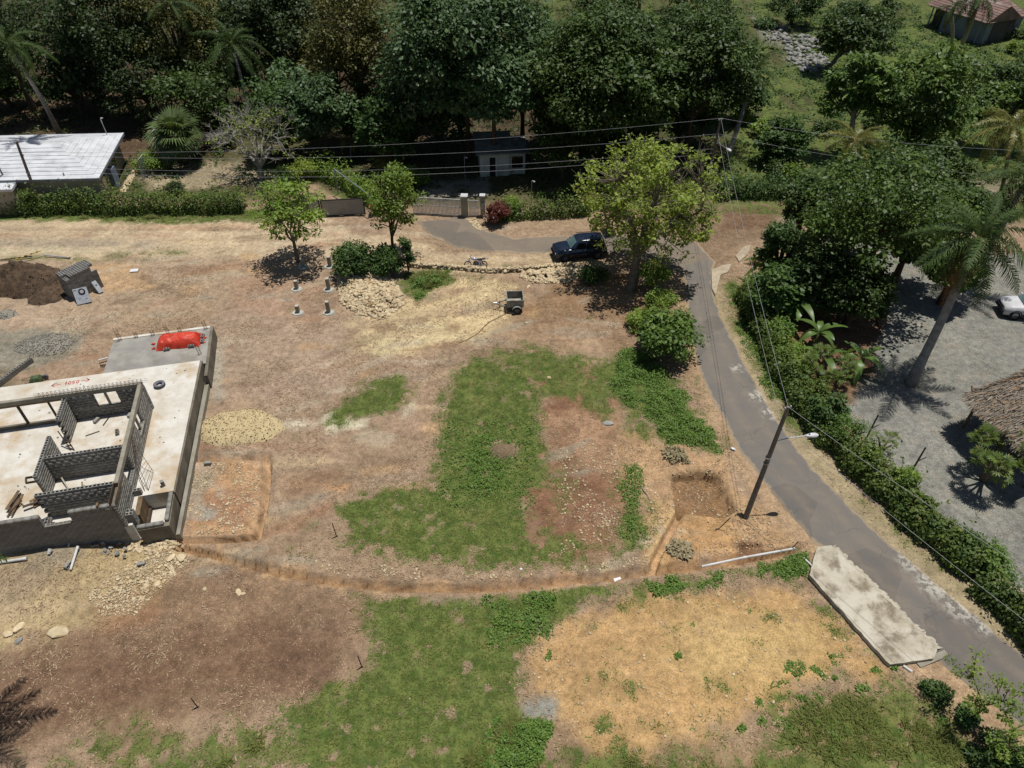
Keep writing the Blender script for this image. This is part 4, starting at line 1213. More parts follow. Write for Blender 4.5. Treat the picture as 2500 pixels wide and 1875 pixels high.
def rock_field(pts, sizes, seed):
    """many small stones joined: (V,F,rnd)"""
    r = np.random.default_rng(seed)
    Vs, Fs, Rs, n0 = [], [], [], 0
    kind = r.integers(0, len(_rk), len(pts))
    for k_ in range(len(_rk)):
        ix = np.where(kind == k_)[0]
        if len(ix) == 0:
            continue
        v0, f0 = _rk[k_]
        a = r.uniform(0, 6.283, len(ix))
        s = np.asarray(sizes)[ix]
        ca, sa = np.cos(a), np.sin(a)
        st = r.uniform(0.7, 1.3, len(ix))
        x = v0[None, :, 0] * st[:, None]
        y = v0[None, :, 1]
        X = (x * ca[:, None] - y * sa[:, None]) * s[:, None]
        Y = (x * sa[:, None] + y * ca[:, None]) * s[:, None]
        Z = v0[None, :, 2] * s[:, None]
        P_ = np.asarray(pts)[ix]
        Vs.append((np.stack([X, Y, Z], 2) + P_[:, None, :]).reshape(-1, 3))
        Fs.append((np.arange(len(ix))[:, None, None] * len(v0) + f0[None] + n0).reshape(-1, 3))
        Rs.append(np.repeat(r.random(len(ix)), len(v0)))
        n0 += len(ix) * len(v0)
    return np.concatenate(Vs), np.concatenate(Fs), np.concatenate(Rs)
def in_poly(poly, n, seed):
    r = np.random.default_rng(seed)
    p = np.array(poly)
    out = []
    while len(out) < n:
        x, y = r.uniform(p[:, 0].min(), p[:, 0].max(), n * 2), r.uniform(p[:, 1].min(), p[:, 1].max(), n * 2)
        m_ = poly_sd(x, y, poly) > 0
        out += list(zip(x[m_], y[m_]))
    return np.array(out[:n])
def stone_pile(name, label, poly, n_single, n_rest, hmax, smin, smax, seed, cat='stones'):
    e = empty(name, (*np.mean(poly, axis=0), 0), 0, label, cat)
    c = np.mean(poly, axis=0)
    pts = in_poly(poly, n_single + n_rest, seed)
    sd = poly_sd(pts[:, 0], pts[:, 1], poly)
    r = np.random.default_rng(seed)
    z = lut(gz, pts[:, 0], pts[:, 1]) + np.minimum(sd, 1.2) / 1.2 * hmax * (0.6 + 0.6 * fbm(pts[:, 0], pts[:, 1], 1.0, seed)) + 0.02
    size = r.uniform(smin, smax, len(pts)) * np.where(r.random(len(pts)) < 0.12, 1.5, 1.0)
    o_ = np.argsort(-size)
    for k_ in o_[:n_single]:
        me = ROCKS[int(r.integers(0, 10))]
        place('stone', me, e, (pts[k_, 0] - c[0], pts[k_, 1] - c[1], z[k_]), (r.uniform(-.5, .5), r.uniform(-.5, .5), r.uniform(0, 6.28)), (size[k_] * r.uniform(.8, 1.3), size[k_], size[k_] * r.uniform(.7, 1.1)))
    if n_rest:
        ix = o_[n_single:]
        p3 = np.stack([pts[ix, 0] - c[0], pts[ix, 1] - c[1], z[ix] * 0.9], 1)
        v, f, rr = rock_field(p3, size[ix], seed + 1)
        q = np_obj('loose_stones', v, f, m_lime, e, rnd=rr)
        q['kind'] = 'stuff'
    return e
stone_pile('stone_pile', 'broad pile of broken pale limestone beside the footings', gp([(728, 600), (760, 582), (812, 582), (842, 592), (870, 640), (872, 660), (830, 690), (770, 680), (735, 655)]), 300, 2200, 0.42, 0.12, 0.30, 5)
RWALL = gp([(868, 574), (930, 578), (1000, 583), (1060, 588), (1120, 585), (1180, 580), (1240, 576)])
e = empty('stone_wall', (*RWALL[0], 0), 0, 'low dry row of pale boulders edging the plot below the motorcycle', 'stone wall')
r = np.random.default_rng(9)
rl = resample(np.array(RWALL), 150)
for i, p in enumerate(rl):
    for lay in range(2):
        s_ = r.uniform(0.26, 0.42) * (1 if lay == 0 else 0.8)
        place('stone', ROCKS[int(r.integers(0, 10))], e, (p[0] - RWALL[0][0] + r.uniform(-.1, .1), p[1] - RWALL[0][1] + r.uniform(-.16, .16), s_ * 0.3 + lay * 0.24), (r.uniform(-.4, .4), r.uniform(-.4, .4), r.uniform(0, 6.28)), (s_ * 1.2, s_, s_))
stone_pile('stone_bank', 'loose bank of pale stones below the parked dark car', gp([(1128, 584), (1200, 576), (1260, 574), (1275, 592), (1220, 612), (1150, 612), (1122, 598)]), 220, 700, 0.4, 0.14, 0.32, 15)
_dbr()
# single rocks lying about
RK = [((112, 1370), 1.0, 'large flat cream boulder lying alone in the lower left dirt'), ((38, 1352), .55, 'pale rock at the far lower left, top of its small cluster'), ((20, 1372), .4, 'smaller pale rock below the lower left cluster'), ((48, 1385), .35, 'grey pale rock at the lower edge of the left cluster')]
RK = [((145, 1545), .85, 'large flat cream boulder lying alone in the lower left dirt'), ((48, 1532), .55, 'widest pale rock of the cluster at the far lower left'), ((20, 1548), .5, 'pale rock at the left end of the lower left cluster'), ((45, 1565), .45, 'grey rock at the bottom of the lower left cluster'),
      ((583, 1447), .38, 'white rock, larger of the two side by side on the brown mulch'), ((592, 1450), .26, 'white rock, smaller of the two side by side on the brown mulch'), ((500, 1438), .26, 'lone white rock on the brown mulch left of the white pair'),
      ((440, 1362), .62, 'long pale boulder near the start of the trench'), ((418, 1363), .45, 'white rock beside the long boulder near the trench start'), ((420, 1390), .34, 'pale rock just below the trench start boulders'), ((357, 1432), .36, 'white rock in the rubble below the house corner'), ((385, 1424), .4, 'cream rock in the rubble nearest the house corner'),
      ((1485, 1035), .7, 'grey weathered boulder on the red soil between the grass patches'), ((1290, 700), .36, 'white stone lying right of the box trailer'), ((1340, 922), .3, 'pale stone half hidden in grass at the top of the lawn'), ((1286, 788), .28, 'white stone on brown soil below the trailer')]
for k_, (p, s_, lb) in enumerate(RK):
    x_, y_ = PG(*p, 0.0)[:2]
    me = ROCKS[k_ % 4] if k_ not in (3, 12) else GROCK[k_ % 4]
    thing('rock', me, (x_, y_, gh(x_, y_) + s_ * 0.07), (0.1, 0.1, k_ * 1.3), lb, 'rock', 'single rocks on the plot', (s_ * 1.2, s_ * 0.85, s_ * 0.42))
# rubble by the front wall, loose blocks and slabs
stone_pile('rubble_heap', 'scatter of broken limestone in front of the house corner', gp([(190, 1290), (260, 1230), (330, 1200), (400, 1195), (410, 1215), (340, 1280), (290, 1330), (220, 1330)]), 110, 1300, 0.04, 0.04, 0.15, 25)
stone_pile('rubble_strip', 'strip of small pale rubble along the foot of the house corner', gp([(270, 1170), (385, 1166), (400, 1185), (330, 1200), (280, 1190)]), 60, 300, 0.12, 0.08, 0.22, 26)
e = empty('rubble_clods', PG(265, 1338, 0.0), 0, 'grey lumps of hardened mortar below the front wall', 'rubble')
for i in range(18):
    x_, y_ = rg.uniform(-1.0, 1.1), rg.uniform(-.5, .35)
    s_ = rg.uniform(.14, .4)
    place('lump', GROCK[i % 4], e, (x_, y_, s_ * .25), (rg.random(), rg.random(), rg.random() * 6), (s_, s_, s_ * .7))
for k_, (p, rt, lb) in enumerate([((232, 1330), (0, 0, .3), 'hollow block lying on mortar lumps below the front wall'), ((253, 1326), (0, 1.5, .2), 'hollow block standing on edge below the front wall'), ((165, 1380), (1.5, 0, 1.4), 'pale block lying next to the white pipe end'), ((345, 1377), (0, 0, .2), 'solid pale grey block in the rubble near the house corner'), ((507, 1131), (1.5, 0, .1), 'grey block lying beside the rectangular trench')]):
    thing('concrete_block', ME_HOL if k_ < 3 else ME_SOL, PG(*p, 0.11), rt, lb, 'concrete block')
# steel stakes and small litter
for k_, (p, L_, lb) in enumerate([((884, 1629), 1.0, 'dark steel stake standing at the grass corner left of centre'), ((483, 1727), .85, 'dark steel stake standing at the lower left grass edge'), ((822, 1310), 1.15, 'thin dark stake at the left edge of the big lawn'), ((1752, 1292), 1.0, 'dark stick leaning beside the pit near the lamp pole')]):
    x_, y_ = P(*p)
    e = empty('stake', (x_, y_, 0), 0, lb, 'stake', 'boundary stakes')
    MB().tube([(0, 0, -.1), (-.05 if k_ < 3 else .5, .02, L_)], 0.025, 6).obj('rod', m_dk, e)
    MB().box((-.04, -.02, .01), (.22, .05, .03), Matrix.Rotation(.5, 3, 'Z')).obj('peg', m_dk, e)
thing('paper_sheet', MB().box((0, 0, 0), (.62, .42, .012)).mesh('paper_sheet', M('white_sheet', S(240, 240, 240), S(226, 226, 228), .6)), (*P(328, 661), 0.05), (0.02, .03, .2), 'white sheet lying flat on the dirt right of the block stack', 'sheet')
thing('paper_sheet', MB().box((0, 0, 0), (.4, .3, .012)).mesh('paper_sheet2', M('white_sheet', S(240, 240, 240))), (*P(1510, 1408), -0.32), (0.02, .03, .3), 'white sheet lying in the trench junction', 'sheet')
thing('plastic_bag', rock_mesh(200, 2, M('white_plastic', S(232, 236, 236), S(214, 220, 222), .4), .5), (*P(1272, 1391), 0.08), (0, 0, 1), 'small white plastic bag at the lower edge of the lawn', 'bag', scale=(.2, .16, .16))
thing('plastic_bag', rock_mesh(201, 2, MATS['white_plastic'], .5), (*P(1789, 1098), 0.1), (0, 0, 1), 'white plastic bag on the verge left of the lane', 'bag', scale=(.22, .34, .2))
thing('dead_branch', MB().tube([(0, 0, .04), (.15, -.5, .1), (.35, -.85, .05), (.45, -1.25, .04)], [.035, .045, .04, .02], 6).mesh('dead_branch', M('bleached_wood', S(196, 180, 158), S(166, 148, 126), .8, 4)), (*P(1562, 1183), 0), (0, 0, 0), 'bleached crooked dead branch lying left of the pit', 'branch')
b_ = MB().bar((-.95, 0, 0), (.95, 0, 0), .1, .06)
e = empty('warning_bar', (*P(76, 634), .42), math.radians(38), 'yellow and black striped bar propped on the soil heap', 'barrier bar')
for i in range(9):
    MB().box((-.9 + i * .22, 0, .1 * i / 9), (.2, .09, .05)).obj('stripe', M('warn_yellow', S(236, 206, 40), S(222, 190, 40), .5) if i % 2 == 0 else m_dk, e)
pipe('grey_pipe', (*P(108, 626), .15), (*P(172, 632), .12), .06, 'pale grey pipe lying behind the soil heap', M('grey_pvc', S(196, 198, 190), S(180, 180, 172), .5))
pipe('dark_board', (*P(2, 638), .12), (*P(80, 629), .15), .05, 'dark pole lying behind the soil heap at the left frame edge', m_woodd)

# ---------------------------------------------------------------- heaps
def heap(name, label, c, rx, ry, h, mat, seed, cat='heap', rot=0.0, flat=0.0, clods=0, clodmat=None):
    n, m = 72, 30
    a, q = np.meshgrid(np.linspace(0, 2 * math.pi, n, endpoint=False), np.linspace(0, 1, m))
    wob = 1 + 0.30 * (fbm(np.cos(a) * 2, np.sin(a) * 2, 1.0, seed) - 0.5)
    X, Y = q * rx * wob * np.cos(a), q * ry * wob * np.sin(a)
    prof = np.clip(1 - q ** (1.6 + flat), 0, 1) ** (1.1 if flat == 0 else 0.8)
    Z = h * prof * (0.7 + 0.6 * fbm(X, Y, 0.9, seed + 2)) + (fbm(X, Y, 0.30, seed + 5, 3) - 0.5) * (0.16 if h < 1 else 0.34) * np.sqrt(h) * (1 - q ** 6) - 0.07 * q ** 3
    Vv = np.stack([X, Y, Z], 2).reshape(-1, 3)
    i2 = np.arange(n * m).reshape(m, n)
    nx_ = np.roll(i2, -1, 1)
    Ff = np.stack([i2[:-1].ravel(), i2[1:].ravel(), nx_[1:].ravel(), nx_[:-1].ravel()], 1)
    e = empty(name, (c[0], c[1], 0), rot, label, cat)
    np_obj('mound', Vv, Ff, mat, e, smooth=True)
    if clods:
        r = np.random.default_rng(seed)
        qq = np.sqrt(r.random(clods)) * 1.02
        aa = r.uniform(0, 6.283, clods)
        wb = 1 + 0.30 * (fbm(np.cos(aa) * 2, np.sin(aa) * 2, 1.0, seed) - 0.5)
        x, y = qq * rx * wb * np.cos(aa), qq * ry * wb * np.sin(aa)
        z = h * np.clip(1 - qq ** (1.6 + flat), 0, 1) ** (1.1 if flat == 0 else 0.8) * (0.7 + 0.6 * fbm(x, y, 0.9, seed + 2))
        v, f, rr = rock_field(np.stack([x, y, z + 0.035], 1), r.uniform(0.03, 0.09, clods) * np.where(r.random(clods) < .08, 1.8, 1), seed)
        q_ = np_obj('clods', v, f, clodmat, e, rnd=rr)
        q_['kind'] = 'stuff'
    return e
m_soil = M('dark_soil', S(102, 84, 66), S(70, 58, 46), .95, 2.5, .9, 7, dirt=S(122, 98, 74), dscale=1.6, damt=.5)
m_soilc = M('soil_clods', S(120, 94, 70), S(92, 70, 52), .95, 3, rnd=.35)
m_ygrav = M('yellow_gravel', S(212, 192, 148), S(198, 178, 136), .95, 2.2, .12, 8)
m_ygravc = M('yellow_gravel_clods', S(222, 204, 162), S(200, 176, 130), .95, 3, rnd=.25)
m_ggrav = M('grey_gravel', S(168, 162, 148), S(146, 140, 126), .95, 14, .6, 40)
m_ggravc = M('grey_gravel_clods', S(176, 170, 158), S(150, 146, 134), .95, 3, rnd=.3)
heap('soil_heap', 'big heap of dark brown topsoil at the left frame edge', P(60, 690), 3.7, 2.2, 1.75, m_soil, 3, clods=900, clodmat=m_soilc)
heap('soil_heap', 'smaller shoulder of brown soil against the block stack end', P(120, 720), 1.6, 1.5, .6, m_soil, 13, clods=150, clodmat=m_soilc)
heap('gravel_heap', 'low spread heap of grey gravel beyond the terrace', P(112, 842), 2.2, 1.3, .3, m_ggrav, 7, flat=0.0, clods=1400, clodmat=m_ggravc)
heap('gravel_heap', 'small pale gravel heap at the left frame edge below the soil heap', P(18, 770), .9, .7, .35, m_ggrav, 8, clods=100, clodmat=m_ggravc)
heap('yellow_gravel_heap', 'flat heap of yellow crushed stone against the right house wall', P(585, 1045), 2.75, 1.7, .34, m_ygrav, 9, flat=2.5, clods=900, clodmat=m_ygravc)
heap('dry_grass_heap', 'round grey-brown heap of cut dry grass in the middle of the lawn', G(1088, 975), 1.0, .75, .4, M('dry_cuttings', S(150, 130, 104), S(118, 98, 76), .95, 9, .6, 25), 11, cat='grass heap')
# ---------------------------------------------------------------- concrete ramp beside the lane
rp = empty('concrete_ramp', (17.6, 19.2, 0), 0, 'long pale concrete ramp slab laid between the sandy ground and the lane', 'ramp')
cp = [G(1765, 1182, .28), G(1796, 1178, .28), G(2026, 1400, .28), G(2018, 1422, .28), G(1922, 1436, .28), G(1748, 1242, .28)]
up = [(x - 17.6, y - 19.2) for x, y in cp]
n_ = 60
pl = []
for a, c_ in zip(up, up[1:] + up[:1]):
    L_ = math.hypot(c_[0] - a[0], c_[1] - a[1])
    k_ = max(1, int(L_ / .22))
    for i in range(k_):
        u = i / k_
        j = rg.uniform(-.035, .035)
        pl.append((a[0] + (c_[0] - a[0]) * u + j, a[1] + (c_[1] - a[1]) * u + j * .7))
MB().prism(pl, 0.0, .28).obj('slab', M('ramp_concrete', S(214, 206, 188), S(190, 180, 158), .9, 1.1, .3, 16, dirt=S(116, 102, 82), dscale=1.3, damt=.75), rp)
sp = [(a[0] * 1.03 + .10, a[1] * 1.02 + .05) for a in up[1:3]] + [(a[0] + .02, a[1] - .02) for a in up[2:0:-1]]
b_ = MB()
r_ = random.Random(2)
edge_ = resample(np.array([up[1], up[2]]), 70)
dirn = Vector((up[2][0] - up[1][0], up[2][1] - up[1][1], 0)).normalized()
nrm_ = Vector((-dirn.y, dirn.x, 0)) * 1
v1 = [(p[0], p[1], .2) for p in edge_]
v2 = [(p[0] + nrm_.x * (.25 + .3 * r_.random()), p[1] + nrm_.y * (.25 + .3 * r_.random()), .03) for p in edge_]
b_.add(v1 + v2, [(i, i + 1, 70 + i + 1, 70 + i) for i in range(69)])
b_.obj('mortar_skirt', M('ramp_skirt', S(206, 198, 178), S(180, 170, 150), .95, 4, .4, 20), rp)
MB().span(-.1, 1.6, -3.75, -3.45, -.1, .1).obj('culvert_block', m_cast, rp, rot=(0, 0, .35), loc=(0.2, 0.1, 0))
# pale broken kerb lumps at the lane bend
e = empty('broken_kerb', (*G(1558, 590), 0), 0, 'pale broken concrete kerb slabs at the lane corner', 'kerb')
for pts_, z_ in (([(1536, 585), (1560, 575), (1580, 572), (1572, 590), (1556, 596), (1545, 640), (1537, 625)], .12), ([(1588, 555), (1606, 535), (1622, 532), (1614, 552), (1596, 568)], .14)):
    o0 = G(1558, 590)
    MB().prism([(G(*p)[0] - o0[0], G(*p)[1] - o0[1]) for p in pts_], -.02, z_).obj('kerb_slab', M('kerb_concrete', S(198, 184, 160), S(176, 160, 134), .9, 2, .3, 14), e, bevel=.02)
# ================================================================ VEHICLES
m_navy = M('navy_paint', S(38, 50, 70), S(32, 42, 60), 0.22, 1.0, spec=0.6)
m_glass = M('car_glass', S(112, 140, 140), S(92, 118, 120), 0.08, 1.0, spec=0.8)
m_gdark = M('dark_glass', S(30, 34, 38), S(24, 27, 30), 0.08, 1.0, spec=0.8)
m_rub = M('tyre_rubber', S(46, 46, 48), S(36, 36, 38), 0.85, 5.0)
m_alloy = M('alloy', S(186, 188, 192), S(160, 162, 166), 0.35, 3.0, metal=0.6)
m_trim = M('black_trim', S(40, 40, 42), S(32, 32, 34), 0.6, 4.0)
m_lamp = M('lamp_lens', S(230, 232, 236), S(214, 216, 220), 0.15, 2.0, spec=0.8)
m_redl = M('red_lens', S(170, 30, 30), S(150, 24, 24), 0.2, 2.0)
m_white = M('white_paint', S(226, 226, 226), S(206, 206, 208), 0.4, 1.2)

def wheel(parent, c, r, w, name='wheel', spokes=5):
    e = MB().lathe([(r * .62, -w / 2), (r * .9, -w / 2), (r, -w * .32), (r, w * .32), (r * .9, w / 2), (r * .62, w / 2), (r * .6, 0), (r * .62, -w / 2)], 22, (0, 0, 0), 'Y').obj(name, m_rub, parent, smooth=True, loc=c)
    b = MB().lathe([(0.01, -w * .30), (r * .18, -w * .34), (r * .2, -w * .28)], 12, (0, 0, 0), 'Y')
    b.lathe([(r * .56, -w * .40), (r * .64, -w * .42), (r * .64, w * .42), (r * .56, w * .40), (r * .56, -w * .40)], 22, (0, 0, 0), 'Y')
    for k in range(spokes):
        a = 2 * math.pi * k / spokes
        for yy in (-w * .33, w * .33):
            b.bar((0.05 * math.cos(a), yy, .05 * math.sin(a)), (r * .6 * math.cos(a), yy, r * .6 * math.sin(a)), r * .2, w * .1)
    b.obj('rim', m_alloy, e)
    return e
def section_body(secs, mat, name, parent, smooth=True):
    """secs: list of (x, half-width bottom, half-width top, z bottom, z top, shoulder z)"""
    V_, F_ = [], []
    n = 10
    for (x, wb, wm, wt, z0, zm, z1) in secs:
        h = [(wb * .92, z0), (wb, z0 + .10), (wm, zm), (wt, z1 - .05), (wt * .86, z1)]
        ring_ = [(x, -a, z) for a, z in h] + [(x, a, z) for a, z in reversed(h)]
        V_ += ring_
    for i in range(len(secs) - 1):
        for k in range(n):
            a, b = i * n + k, i * n + (k + 1) % n
            F_.append((a, b, b + n, a + n))
    F_.append(tuple(reversed(range(n))))
    F_.append(tuple(range((len(secs) - 1) * n, len(secs) * n)))
    m = MB()
    m.add(V_, F_)
    return m.obj(name, mat, parent, smooth='auto', bevel=0.0)

def make_suv(loc, rz, paint, label, tail_open=True, glass=None):
    e = empty('parked_car', (*loc, 0.02), rz, label, 'car')
    gl = glass or m_glass
    secs = [(-2.18, .66, .74, .62, .42, .62, .80), (-2.12, .80, .86, .74, .30, .66, .92), (-1.6, .88, .91, .80, .27, .72, 1.02), (-1.0, .90, .92, .82, .27, .74, 1.06), (-0.6, .90, .92, .84, .27, .76, 1.08), (0.6, .90, .92, .84, .27, .76, 1.08), (1.5, .90, .92, .84, .30, .76, 1.07), (2.05, .86, .90, .82, .36, .76, 1.04), (2.18, .80, .84, .76, .45, .74, .98)]
    section_body(secs, paint, 'body', e)
    cab = [(-0.86, .80, .80, .78, 1.04, 1.06, 1.10), (-0.30, .80, .76, .66, 1.04, 1.32, 1.66), (0.1, .80, .76, .66, 1.04, 1.36, 1.74), (1.4, .80, .76, .65, 1.04, 1.36, 1.73), (1.92, .79, .76, .64, 1.04, 1.32, 1.64), (2.08, .78, .78, .72, 1.03, 1.06, 1.12)]
    section_body(cab, paint, 'cabin', e)
    q = MB().add([(-.915, -.66, 1.10), (-.915, .66, 1.10), (-.40, .56, 1.63), (-.40, -.56, 1.63)], [(0, 1, 2, 3)])
    q.obj('windscreen', gl, e)
    for s in (-1, 1):
        for (x0, x1) in ((-.55, .32), (.42, 1.15), (1.24, 1.80)):
            zt = 1.56
            xa = x0 + (.30 if x0 < 0 else 0.02)
            xb = x1 - (.14 if x1 > 1.5 else 0)
            y0, y1 = s * .815, s * .735
            MB().add([(x0, y0, 1.12), (x1, y0, 1.12), (xb, y1, zt), (xa, y1, zt)], [(0, 1, 2, 3) if s < 0 else (3, 2, 1, 0)]).obj('side_window', m_gdark, e)
        MB().box((-.55, s * 1.0, 1.13), (.12, .18, .13)).obj('wing_mirror', paint, e, bevel=.02)
        MB().box((-2.10, s * .62, .74), (.16, .26, .14)).obj('headlight', m_lamp, e, bevel=.03)
        MB().box((2.12, s * .72, .86), (.12, .14, .24)).obj('tail_light', m_redl, e, bevel=.02)
        for x in (-.08, .82):
            MB().box((x + .25, s * .927, .86), (.16, .02, .03)).obj('door_handle', m_trim, e)
        for x in (-1.36, 1.36):
            wheel(e, (x, s * .80, .36), .36, .24)
            MB().lathe([(.37, -.02), (.43, -.02), (.43, .03), (.37, .03), (.37, -.02)], 22, (x, s * .905, .37), 'Y').obj('wheel_arch', m_trim, e)
        MB().bar((-.2, s * .62, 1.78), (1.7, s * .62, 1.77), .04).obj('roof_rail', m_trim, e)
        MB().box((0, s * .915, .42), (1.9, .03, .12)).obj('sill_trim', m_trim, e)
    MB().box((-2.2, 0, .48), (.14, 1.46, .20)).obj('front_bumper', m_trim, e, bevel=.04)
    MB().box((-2.19, 0, .76), (.06, .86, .13)).obj('grille', m_trim, e)
    MB().box((2.2, 0, .52), (.14, 1.5, .20)).obj('rear_bumper', m_trim, e, bevel=.04)
    if tail_open:
        rt = Matrix.Rotation(math.radians(-14), 3, 'Y')
        MB().box((2.42, 0, 1.88), (1.0, 1.42, .07), rt).obj('tailgate', paint, e, bevel=.02)
        MB().box((2.44, 0, 1.93), (.62, 1.14, .02), rt).obj('rear_window', m_gdark, e)
        for s in (-1, 1):
            MB().bar((2.02, s * .66, 1.2), (2.45, s * .66, 1.82), .025).obj('gas_strut', m_trim, e)
    else:
        MB().add([(2.10, -.64, 1.14), (2.10, .64, 1.14), (1.97, .56, 1.58), (1.97, -.56, 1.58)], [(0, 1, 2, 3)]).obj('rear_window', m_gdark, e)
    return e
make_suv((5.60, 51.75), math.radians(10), m_navy, 'dark navy estate car with its tailgate raised, parked under the lime-green tree')
make_suv((38.9, 43.4), math.radians(-8), m_white, 'white car parked in the palm shade at the right frame edge', tail_open=False)

# ---------------------------------------------------------------- motorcycle
mo = empty('motorcycle', (-2.95, 49.75, 0.02), math.radians(2), 'small silver motorcycle leaning on its stand above the stone row', 'motorcycle')
lean = Matrix.Rotation(math.radians(-10), 4, 'X')
def mobj(b, name, mat, smooth=False, bevel=0.0, parent=None):
    b.v = [tuple(lean @ Vector(v)) for v in b.v]
    return b.obj(name, mat, parent or mo, smooth, bevel)
m_silver = M('silver_tank', S(206, 206, 226), S(186, 186, 206), 0.25, 2.0, metal=.2, spec=.6)
for x in (-.66, .64):
    w_ = mobj(MB().lathe([(.25, -.05), (.29, -.055), (.31, 0), (.29, .055), (.25, .05), (.25, -.05)], 24, (x, 0, .31), 'Y'), 'wheel', m_rub, True)
    b = MB().lathe([(.235, -.02), (.255, -.03), (.255, .03), (.235, .02), (.235, -.02)], 24, (x, 0, .31), 'Y')
    for k in range(10):
        a = math.pi * k / 5
        b.bar((x, 0, .31), (x + .24 * math.cos(a), 0, .31 + .24 * math.sin(a)), .012)
    b.tube([(x, -.06, .31), (x, .06, .31)], .05, 8)
    mobj(b, 'rim', m_alloy, parent=w_)
for s in (-1, 1):
    mobj(MB().tube([(-.66, s * .085, .31), (-.46, s * .085, .90)], .024, 8), 'fork', m_alloy)
    mobj(MB().tube([(-.44, 0, .95), (-.42, s * .16, .98), (-.30, s * .34, 1.0)], .014, 6), 'handlebar', m_trim)
    mobj(MB().tube([(-.42, s * .2, 1.0), (-.46, s * .27, 1.16)], .008, 5).box((-.46, s * .29, 1.18), (.02, .12, .08)), 'mirror', m_trim)
    mobj(MB().tube([(.64, s * .09, .31), (.42, s * .11, .70)], .026, 8), 'shock_absorber', m_trim)
    mobj(MB().box((.36, s * .12, .58), (.34, .04, .2)), 'side_panel', m_silver, bevel=.02)
    mobj(MB().tube([(.1, s * .1, .33), (.64, s * .1, .31)], .022, 6), 'swing_arm', m_trim)
def sag(secs, n=12):
    b = MB()
    V_, F_ = [], []
    for (x, w, z0, z1) in secs:
        for k in range(n):
            a = 2 * math.pi * k / n
            V_.append((x, w * math.cos(a), (z0 + z1) / 2 + (z1 - z0) / 2 * math.sin(a)))
    for i in range(len(secs) - 1):
        for k in range(n):
            a, c = i * n + k, i * n + (k + 1) % n
            F_.append((a, c, c + n, a + n))
    F_.append(tuple(range(n)))
    F_.append(tuple(reversed(range((len(secs) - 1) * n, len(secs) * n))))
    return b.add(V_, F_)
mobj(sag([(-.36, .06, .74, .84), (-.30, .13, .72, .92), (-.10, .16, .70, .95), (.05, .12, .72, .88), (.10, .06, .74, .82)]), 'fuel_tank', m_silver, True)
mobj(sag([(.06, .09, .74, .82), (.2, .13, .72, .80), (.5, .13, .74, .82), (.72, .1, .78, .86), (.80, .05, .80, .86)]), 'seat', m_trim, True)
mobj(sag([(.60, .08, .70, .76), (.80, .1, .74, .82), (.96, .07, .78, .84)]), 'tail_fairing', m_silver, True)
mobj(MB().box((.99, 0, .8), (.05, .12, .07)), 'tail_light', m_redl, bevel=.01)
mobj(MB().lathe([(0.01, -.06), (.07, -.07), (.085, 0), (.05, .05)], 14, (-.50, 0, .86), 'X'), 'headlight', m_lamp, True)
b = MB()
for k in range(9):
    a = .6 + k * .28
    x0, z0 = -.66 + .36 * math.cos(a), .31 + .36 * math.sin(a)
    a2 = a + .28
    b.add([(x0, -.07, z0), (x0, .07, z0), (-.66 + .36 * math.cos(a2), .07, .31 + .36 * math.sin(a2)), (-.66 + .36 * math.cos(a2), -.07, .31 + .36 * math.sin(a2))], [(0, 1, 2, 3)])
mobj(b, 'front_fender', m_silver)
mobj(sag([(-.22, .1, .28, .5), (-.1, .15, .24, .62), (.12, .15, .24, .6), (.24, .1, .28, .5)]), 'engine', M('engine_metal', S(120, 120, 126), S(90, 90, 96), .4, 6, metal=.5), True)
mobj(MB().tube([(-.15, -.14, .4), (-.05, -.17, .26), (.3, -.17, .26), (.85, -.17, .40)], [.02, .025, .045, .05], 8), 'exhaust', m_alloy)
mobj(MB().tube([(-.42, 0, .9), (-.2, 0, .7), (.1, 0, .68), (.5, 0, .72)], .03, 6), 'frame', m_trim)
MB().tube([(.05, -.1, .3), (.0, -.32, .0)], .014, 6).obj('kickstand', m_trim, mo)

# ---------------------------------------------------------------- box trailer and its load
tr = empty('box_trailer', (0.22, 44.25, 0.02), math.radians(3), 'grey steel single-axle box trailer standing on the sandy ground', 'trailer')
m_trl = M('trailer_grey', S(168, 168, 160), S(146, 146, 138), 0.6, 2.0, .1, 10, dirt=S(112, 94, 76), dscale=1.8, damt=.5)
hx, hy, z0, z1 = .62, .62, .48, 1.05
for (c, s_) in (((0, -hy, (z0 + z1) / 2), (2 * hx, .035, z1 - z0)), ((0, hy, (z0 + z1) / 2), (2 * hx, .035, z1 - z0)), ((-hx, 0, (z0 + z1) / 2), (.035, 2 * hy - .04, z1 - z0)), ((hx, 0, (z0 + z1) / 2), (.035, 2 * hy - .04, z1 - z0))):
    sd_ = MB().box(c, s_).obj('side_panel', m_trl, tr)
    if s_[0] > .5:
        MB().box((c[0], c[1], z1 + .02), (2 * hx + .06, .06, .045)).obj('top_rail', m_trl, sd_)
        for x in (-.4, 0, .4):
            MB().box((x, c[1] + (-.028 if c[1] < 0 else .028), c[2]), (.04, .03, z1 - z0 - .02)).obj('stiffener', m_trl, sd_)
    else:
        MB().box((c[0], c[1], z1 + .02), (.06, 2 * hy - .07, .045)).obj('top_rail', m_trl, sd_)
MB().box((0, 0, z0 - .02), (2 * hx - .05, 2 * hy - .05, .04)).obj('floor', m_trl, tr)
